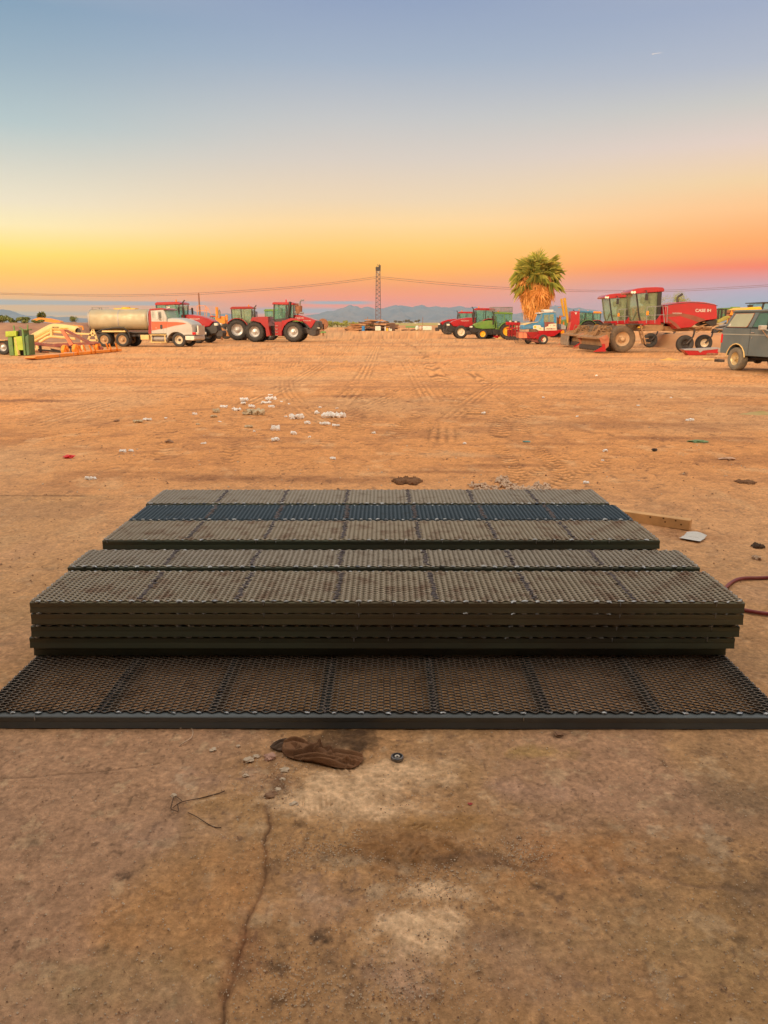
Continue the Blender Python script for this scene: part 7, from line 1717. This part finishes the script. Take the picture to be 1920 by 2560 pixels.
CLOTH_B = mat('dirty_brown_cloth', (.19, .09, .042), .95, 0, .25, .35, 9, dustcol=(.28, .16, .08), bump=.5, bscale=250)
CLOTH_D = mat('dark_oily_cloth', (.06, .035, .022), .9, 0, .3, .2, 9, bump=.5, bscale=200)
CLOTH_T = mat('tan_shredded_cloth', (.58, .42, .30), .95, 0, .2, .25, 12, bump=.5, bscale=200)
def rag(name, label, cat, px0, px1, py0, py1, m_, seed, hgt, outline=None, nx=120, ny=60, ang=0.0, grp=None, ridge=1.0):
    """crumpled cloth: a folded height field over an irregular outline"""
    g0 = ground(px0, (py0 + py1) / 2); g1 = ground(px1, (py0 + py1) / 2); ga = ground(px0, py0); gb = ground(px0, py1)
    cx, cy = (g0.x + g1.x) / 2, (ga.y + gb.y) / 2; W = g1.x - g0.x; D = ga.y - gb.y
    u, v = np.meshgrid(np.linspace(-1, 1, nx), np.linspace(-1, 1, ny), indexing='ij'); u = u.ravel(); v = v.ravel()
    e = np.sqrt(u * u + v * v) + (fbm(u * 1.9 + seed, v * 1.9, seed, 5, .6) - .5) * 1.7 + .1
    q = u * math.cos(ang) + v * math.sin(ang); p_ = -u * math.sin(ang) + v * math.cos(ang)
    wv = fbm(q * 1.3 + seed, p_ * 2.2, seed + 2, 3) * 3.2
    f = 1 - np.abs(2 * fbm(q * 1.3 + wv * .9, p_ * 2.8 + wv * 1.5, seed + 4, 2, .4) - 1) * 2.2
    f2_ = 1 - np.abs(2 * fbm(q * 2.6 - wv, p_ * 1.6 + q * 1.5, seed + 14, 2, .4) - 1) * 3
    f = np.maximum(f, f2_ * .8)
    hh = np.clip(.35 + .65 * np.clip(f, -.3, 1) * ridge + .25 * (fbm(q * 3, p_ * 7, seed + 9, 4) - .5), .05, 1.4)
    edge = sstep(1.0, .72, e)
    z = hh * edge * hgt - .004 * (edge < .02)
    X = u * W / 2 * 1.05; Y = v * D / 2 * 1.05
    keep = e < 1.02
    V = np.stack([X, Y, z], 1); Fs = []
    K = keep.reshape(nx, ny)
    for i in range(nx - 1):
        for j in range(ny - 1):
            if K[i, j] and K[i + 1, j] and K[i, j + 1] and K[i + 1, j + 1]:
                a = i * ny + j; Fs.append((a, a + ny, a + ny + 1, a + 1))
    me = bpy.data.meshes.new(name); me.from_pydata(V.tolist(), [], Fs); bm = bmesh.new(); bm.from_mesh(me)
    bmesh.ops.delete(bm, geom=[w_ for w_ in bm.verts if not w_.link_faces], context='VERTS'); bm.to_mesh(me); bm.free()
    me.materials.append(m_); me.polygons.foreach_set('use_smooth', [True] * len(me.polygons))
    o = bpy.data.objects.new(name, me); C.objects.link(o); o.location = (cx, cy, .003)
    md = o.modifiers.new('thickness', 'SOLIDIFY'); md.thickness = .002; md.offset = 1
    tag(o, label, cat, grp); return o
def draped_rag(label, outline, folds, m_, fh, base, seed):
    zr = Z(2.074, 400, 1780)
    O = [tuple(ground(*zr(*p))[:2]) for p in outline]; Fl = [smooth_path([tuple(ground(*zr(*p))[:2]) for p in f], 5) for f in folds]
    cx = sum(p[0] for p in O) / len(O); cy = sum(p[1] for p in O) / len(O)
    O = smooth_path([(p[0] - cx, p[1] - cy) for p in O + O[:1]], 4); Fl = [[(p[0] - cx, p[1] - cy) for p in f] for f in Fl]
    x0, x1 = min(p[0] for p in O), max(p[0] for p in O); y0, y1 = min(p[1] for p in O), max(p[1] for p in O); st = .0013
    gx = np.arange(x0, x1, st); gy = np.arange(y0, y1, st); Xg, Yg = np.meshgrid(gx, gy, indexing='ij'); x = Xg.ravel(); y = Yg.ravel()
    x = x + (fbm(x * 60, y * 60, seed, 3) - .5) * .006; y = y + (fbm(x * 60 + 9, y * 60, seed, 3) - .5) * .006
    ins = np.zeros(x.shape, bool)
    for (ax, ay), (bx, by) in zip(O[:-1], O[1:]):
        if ay == by: continue
        c_ = ((ay > y) != (by > y)) & (x < (bx - ax) * (y - ay) / (by - ay) + ax); ins ^= c_
    de, _, _ = polydist(x, y, O)
    z = base * (1 - np.exp(-de / .006)) + (fbm(x * 35, y * 50, seed + 1, 4) - .5) * .004
    for i, f in enumerate(Fl):
        d, lat, sarc = polydist(x, y, f); L_ = sarc.max() or 1
        w_ = .0055 + .0025 * (i % 3); env = np.sin(np.pi * np.clip(sarc / L_, .08, .92)) ** .5
        prof = np.where(lat > 0, np.exp(-(d / w_) ** 2), np.exp(-(d / (w_ * .45)) ** 2)); z = np.maximum(z, 0) + fh * prof * env * (.7 + .3 * math.sin(i * 2.1)); z -= .004 * np.exp(-((d - w_ * 1.5) / (w_ * .5)) ** 2) * env
    z = np.clip(z, .0005, .05) * np.clip(de / .004, .15, 1)
    K = ins.reshape(Xg.shape); ny = len(gy); Fs = []
    ii, jj = np.nonzero(K[:-1, :-1] & K[1:, :-1] & K[:-1, 1:] & K[1:, 1:]); a = ii * ny + jj
    Fs = np.stack([a, a + ny, a + ny + 1, a + 1], 1)
    used = np.unique(Fs); remap = -np.ones(len(x), int); remap[used] = np.arange(len(used))
    me = bpy.data.meshes.new('rag'); me.from_pydata(np.stack([x, y, z], 1)[used].tolist(), [], remap[Fs].tolist()); me.materials.append(m_); me.polygons.foreach_set('use_smooth', [True] * len(me.polygons))
    o = bpy.data.objects.new('rag', me); C.objects.link(o); o.location = (cx, cy, .006); md = o.modifiers.new('thickness', 'SOLIDIFY'); md.thickness = .0018; md.offset = 1
    tag(o, label, 'rag')
draped_rag('brown crumpled work rag lying on pale dust just before the panels', [(640, 152), (680, 148), (740, 160), (790, 178), (830, 186), (890, 200), (1000, 215), (1050, 235), (1048, 268), (1000, 300), (930, 300), (860, 285), (780, 268), (700, 255), (650, 235), (632, 200)],
           [[(650, 165), (700, 158), (765, 172)], [(645, 190), (652, 222), (700, 232), (760, 222), (800, 200), (850, 187), (880, 203), (886, 235)], [(760, 216), (820, 208), (850, 220), (882, 242)], [(780, 180), (832, 192), (798, 218)], [(890, 213), (960, 230), (1042, 238)], [(882, 232), (960, 244), (1040, 256)],
            [(700, 250), (800, 244), (900, 260), (1010, 266)], [(740, 260), (840, 275), (950, 290)], [(965, 262), (978, 296)], [(690, 175), (720, 200), (700, 222)], [(910, 270), (960, 278), (1030, 276)]], CLOTH_B, .021, .005, 7)
draped_rag('small dark corner of cloth at the left end of the brown rag', [(568, 190), (600, 160), (650, 145), (668, 150), (642, 172), (634, 208), (600, 205)], [[(585, 185), (615, 165), (650, 152)], [(600, 195), (620, 185), (632, 175)]], CLOTH_D, .008, .003, 3)
rag('rag', 'dark brown rag on the dirt behind the farthest panel', 'rag', 980, 1055, 1196, 1212, CLOTH_B, 12, .03)
rag('rag', 'flattened brown leaf-like scrap right of the pile near the paper', 'rag', 1838, 1890, 1203, 1212, CLOTH_B, 13, .02, nx=60, ny=30)
rag('rag', 'small dark shred on the dirt right of the white paper', 'rag', 1878, 1908, 1362, 1372, CLOTH_D, 14, .02, nx=60, ny=30)
rag('rag', 'curled tan leaf shred at the right, below the dark shred', 'rag', 1883, 1900, 1394, 1402, CLOTH_T, 15, .02, nx=50, ny=30)
def shreds():
    r_ = random.Random(8)
    for i, (x, y, w_, h_, lab_) in enumerate([(412, 612, 55, 24, 'left clump'), (516, 585, 52, 18, 'upper clump'), (548, 610, 60, 24, 'middle clump'), (690, 612, 55, 24, 'right clump'), (600, 628, 70, 18, 'lower clump touching the panels'), (470, 632, 70, 10, 'flat strip at the lower left'), (660, 628, 70, 14, 'flat strip at the lower right')]):
        px, py = ZC(x, y + h_ / 2); g = ground(px, py); k = math.hypot(g.y, H) / FPX; W = w_ / 1.728 * k; Hh = h_ / 1.728 * k * .4
        m = MB()
        for j in range(26):
            a = r_.uniform(0, 6.28); p = Vector((r_.uniform(-.5, .5) * W, r_.uniform(-.4, .6) * .25, .006 + r_.random() * Hh * .5)); pts = [p]
            for q in range(4):
                a += r_.gauss(0, .8); p = p + Vector((math.cos(a) * W * .09, math.sin(a) * .03, r_.uniform(-.4, .5) * Hh)); p.z = min(max(.006, p.z), Hh); pts.append(p)
            m.tube(pts, r_.uniform(.006, .013), 5)
        o = m.build('cloth_shreds', CLOTH_T, None, 60, loc=(g.x, g.y, 0)); tag(o, 'tangled tan cloth shreds behind the panels, ' + lab_, 'rag', 'tan cloth shreds behind the panels')
shreds()

def small_things():
    r_ = random.Random(12)
    # lumber beam
    a = ground(1540, 1300); b = ground(1726, 1327); m = MB(); d = (b - a); L_ = d.length + .35
    ux_ = d.normalized(); ang = math.atan2(d.y, d.x)
    m.bx(-L_, 0, 0, .07, 0, .075); o = m.build('lumber_beam', LUMBER, None, 0, .003, loc=(b.x - .01, b.y, .002), rot=(0, 0, ang)); tag(o, 'square yellowish lumber beam poking out behind the right end of the panels', 'beam')
    kn = MB(); 
    for k in range(9): kn.lathe([(.001, 0), (.006, 0), (.007, .0015)], (-r_.uniform(.05, .9), -.0012, r_.uniform(.015, .07)), 8)
    kn.build('knot', mat('wood_knot', (.12, .05, .02), .9, 0, .1), o, 0)
    # sheet of paper
    c = ground(1732, 1347); pm, nt, bb = _new('printed_paper'); N = nt.nodes; L = nt.links
    tc = N.new('ShaderNodeTexCoord'); w_ = N.new('ShaderNodeTexWave'); w_.wave_type = 'BANDS'; w_.bands_direction = 'Y'; w_.inputs['Scale'].default_value = 34; L.new(tc.outputs['Object'], w_.inputs['Vector'])
    n_ = N.new('ShaderNodeTexNoise'); n_.inputs['Scale'].default_value = 120; L.new(tc.outputs['Object'], n_.inputs['Vector'])
    mu = N.new('ShaderNodeMath'); mu.operation = 'MULTIPLY'; L.new(w_.outputs['Fac'], mu.inputs[0]); L.new(n_.outputs['Fac'], mu.inputs[1])
    cr = N.new('ShaderNodeValToRGB'); L.new(mu.outputs[0], cr.inputs[0]); cr.color_ramp.elements[0].position = .35; cr.color_ramp.elements[1].position = .55; cr.color_ramp.elements[0].color = (.62, .62, .60, 1); cr.color_ramp.elements[1].color = (.42, .43, .44, 1)
    L.new(cr.outputs[0], bb.inputs['Base Color']); bb.inputs['Roughness'].default_value = .6
    nx = 16; V = []; Fs = []
    for i in range(nx + 1):
        for j in range(nx + 1):
            u, v = i / nx - .5, j / nx - .5; V.append((u * .14, v * .18, (.006 + .05 * max(0, v - .1) ** 1.5 + .03 * max(0, -.3 - v)) + .010 * math.cos(u * 4) * (v > 0)))
    for i in range(nx):
        for j in range(nx): q = i * (nx + 1) + j; Fs.append((q, q + nx + 1, q + nx + 2, q + 1))
    m = MB(); m.add(V, Fs); o = m.build('paper_sheet', pm, None, 60, loc=(c.x, c.y, .004), rot=(0, 0, R(-38))); md = o.modifiers.new('thickness', 'SOLIDIFY'); md.thickness = .0006
    tag(o, 'curled white printed sheet of paper by the end of the lumber beam', 'paper')
    # hose
    m = MB(); P = [tuple(ground(a, b)[:2]) for a, b in [(2050, 1452), (1960, 1448), (1900, 1450), (1850, 1452), (1822, 1466), (1805, 1490), (1812, 1512), (1850, 1528), (1900, 1538), (1980, 1548), (2060, 1560)]]
    P = smooth_path([(x, y, .013) for x, y in P], 8); m.tube(P, .0105, 10); o = m.build('hose', mat('maroon_rubber_hose', (.20, .018, .025), .4, 0, .2, .3, 6, dustcol=(.3, .15, .09)), None); tag(o, 'dark red rubber hose looping in from the right edge', 'hose')
    # bearing ring
    c = ground(993, 1901); m = MB()
    m.lathe([(.0165, 0), (.021, .001), (.0225, .004), (.0225, .012), (.021, .0145), (.0175, .015), (.0165, .013), (.0165, .001)], (0, 0, 0), 28, 'Z'); o = m.build('bearing_ring', mat('bearing_steel', (.16, .17, .19), .3, .9, .2, .2, 20), None, 40, loc=(c.x, c.y, .003)); tag(o, 'small round steel bearing on the pale dust', 'bearing')
    m = MB(); m.lathe([(.001, .006), (.0155, .006), (.0155, .010), (.012, .010)], (0, 0, 0), 24, 'Z'); m.build('seal', BLACK, o, 40); m = MB(); m.lathe([(.0045, .004), (.0045, .0135), (.006, .0145), (.0085, .0145), (.0095, .013), (.0095, .004)], (0, 0, 0), 24, 'Z'); m.build('inner_race', CHROME_D, o, 40)
    # wires
    WR = mat('rusty_wire', (.10, .065, .045), .6, .5, .2, .2, 20)
    for pts, lab_, w_ in (([(432, 2022), (455, 2010), (500, 1996), (550, 1984), (562, 1982)], 'straight upper wire reaching from the small loop towards the stones', .0014), ([(470, 2034), (490, 2046), (530, 2066), (553, 2071)], 'lower curved wire below the loop', .0014),
                      ([(455, 2005), (438, 1996), (430, 2008), (428, 2024), (438, 2032), (446, 2028), (444, 2012)], 'small closed wire loop on the dirt at the left', .0014), ([(450, 1824), (470, 1818), (482, 1828), (478, 1846), (462, 1860), (448, 1866)], 'pale dry stalk curling out below the front panel', .0022)):
        P = smooth_path([(*ground(a, b)[:2], .004 + .004 * math.sin(i * 2.0)) for i, (a, b) in enumerate(pts)], 6); m = MB(); m.tube(P, w_, 6); o = m.build('wire' if 'stalk' not in lab_ else 'stalk', WR if 'stalk' not in lab_ else CLOTH_T, None); tag(o, lab_, 'wire' if 'stalk' not in lab_ else 'stalk')
    # coloured litter
    for px, py, w_, h_, col, lab_, cat in ((172, 1145, .11, .035, (.75, .02, .04), 'crumpled bright red wrapper on the slab at the left', 'litter'), (1743, 1105, .2, .02, (.12, .22, .06), 'flat green strip in the dark soil at the right', 'litter'), (1316, 1105, .10, .012, (.08, .35, .36), 'flat teal scrap in the middle of the yard', 'litter'),
                                       (1636, 1128, .06, .03, (.02, .02, .025), 'small black lump right of the tracks', 'litter'), (1818, 1148, .16, .02, (.55, .33, .2), 'tan scrap far right above the pile', 'litter'), (1176, 2011, .014, .003, (.42, .03, .03), 'tiny dark red chip on the slab', 'litter'), (1180, 1220, .0, .0, None, '', '')):
        if col is None: continue
        g = ground(px, py); m = MB(); m.blob((0, 0, h_ * .45), (w_ / 2, w_ / 3, h_ / 2), int(px), .5, sub=3); o = m.build('litter', mat('litter_%d' % px, col, .5, 0, .2, .2, 20), None, 60, loc=(g.x, g.y, .002)); tag(o, lab_, cat)
    # stones
    ST = [mat('pale_stone', (.60, .50, .38), .85, 0, .15, .3, 30, bump=.4), mat('pinkish_stone', (.50, .30, .24), .85, 0, .2, .3, 30, bump=.4), mat('dark_stone', (.26, .15, .09), .9, 0, .2, .3, 30, bump=.4)]
    nb = [(675, 1895, .020, 1, 'pinkish chip of stone left of the rag'), (711, 1927, .014, 0, 'pale chip below the left end of the rag'), (622, 1903, .018, 0, 'flat pale chip farthest left of the rag'), (640, 1893, .012, 0, 'small chip between the pale and the pinkish one'), (735, 2013, .014, 0, 'white chip beside the boot print'), (614, 1941, .010, 0, 'small pale chip in the stone line'),
          (707, 1950, .010, 0, 'pale crumb right of the stone line'), (672, 1992, .016, 2, 'reddish stone at the top of the crack'), (684, 1984, .012, 2, 'small reddish stone over the crack'), (694, 1975, .010, 0, 'pale crumb over the crack'), (532, 1876, .012, 0, 'pale crumb at the left below the panel'), (596, 1866, .008, 0, 'tiny pale crumb left of the rag'),
          (435, 1990, .010, 0, 'pale crumb above the wire loop'), (1396, 1838, .018, 2, 'dark clod below the right part of the front panel'), (424, 1106, .05, 2, 'brown clod lying left of the cotton'), (292, 1054, .045, 2, 'brown clod far left')]
    for px, py, s_, k, lab_ in nb:
        g = ground(px, py); m = MB(); m.blob((0, 0, s_ * .3), (s_, s_ * .8, s_ * .42), int(px * 3 + py), .45, sub=2); o = m.build('stone', ST[k], None, 25, loc=(g.x, g.y, 0)); tag(o, lab_, 'stone', 'stones on the ground')
    # gravel and grit: nobody could count it
    m = MB(); pal = MB()
    def grit(n, px0, px1, py0, py1, s0, s1, target, cl=None):
        for i in range(n):
            if cl: px, py = r_.gauss(cl[0], cl[2]), r_.gauss(cl[1], cl[3])
            else: px, py = r_.uniform(px0, px1), py0 + (py1 - py0) * r_.random()
            g = ground(px, py); s_ = r_.uniform(s0, s1) * (1 + .25 * (r_.random() < .1)); a, b, c_ = [r_.uniform(.6, 1.2) * s_ for _ in range(3)]
            th = r_.uniform(0, 6.28); V = [(1, 0, 0), (-1, 0, 0), (0, 1, 0), (0, -1, 0), (0, 0, .9), (0, 0, -.3)]
            V = [(g.x + a * (x * math.cos(th) - y * math.sin(th)), g.y + b * (x * math.sin(th) + y * math.cos(th)), .003 + c_ * z) for x, y, z in V]
            target.add(V, [(0, 2, 4), (2, 1, 4), (1, 3, 4), (3, 0, 4), (2, 0, 5), (1, 2, 5), (3, 1, 5), (0, 3, 5)])
    grit(3200, -100, 2020, 1830, 2600, .0012, .0030, pal); grit(1100, -100, 2020, 1830, 2600, .0010, .0030, m)
    for cl in ((900, 1990, 150, 45), (690, 1950, 60, 50), (1040, 2340, 90, 60), (820, 2130, 90, 20), (1080, 2200, 80, 40), (720, 2450, 70, 60), (1010, 2480, 110, 50), (1300, 2140, 60, 30)): grit(420, 0, 0, 0, 0, .0010, .0028, pal, cl); grit(90, 0, 0, 0, 0, .0014, .0030, m, cl)
    grit(300, -100, 2020, 930, 1240, .006, .013, m); grit(160, -100, 2020, 930, 1240, .006, .014, pal); grit(500, -100, 2020, 1240, 1500, .003, .008, m)
    tag(m.build('dark_grit', ST[2], None, 0), kind='stuff'); tag(pal.build('pale_grit', ST[0], None, 0), kind='stuff')
small_things()

# ------------------------------------------------------------------ contrail and air
def contrail():
    a = at(1630, 135.5, 9000); b = at(1655, 131.5, 9000); m = MB(); d = b - a
    m.tube([(0, 0, 0), tuple(d * .3), tuple(d)], [2.2, 1.2, .5], 8); o = m.build('contrail', mat('ice_cloud', (.95, .95, .95), 1, 0, .02), None, loc=tuple(a)); tag(o, 'tiny white jet trail high in the sky at the upper right', 'contrail')
contrail()
def haze():
    m = bpy.data.materials.new('haze'); m.use_nodes = True; nt = m.node_tree; nt.nodes.remove(nt.nodes['Principled BSDF'])
    v = nt.nodes.new('ShaderNodeVolumePrincipled'); v.inputs['Color'].default_value = HAZE_COL; v.inputs['Density'].default_value = HAZE_D; v.inputs['Anisotropy'].default_value = 0
    nt.links.new(v.outputs[0], nt.nodes['Material Output'].inputs['Volume'])
    mb = MB(); mb.bx(-21000, 21000, -3500, 14500, -6, 340); o = mb.build('haze', m, None, 0); tag(o, kind='stuff')
HAZE_COL = (.40, .68, 1.0, 1); HAZE_D = 6.5e-5
haze()
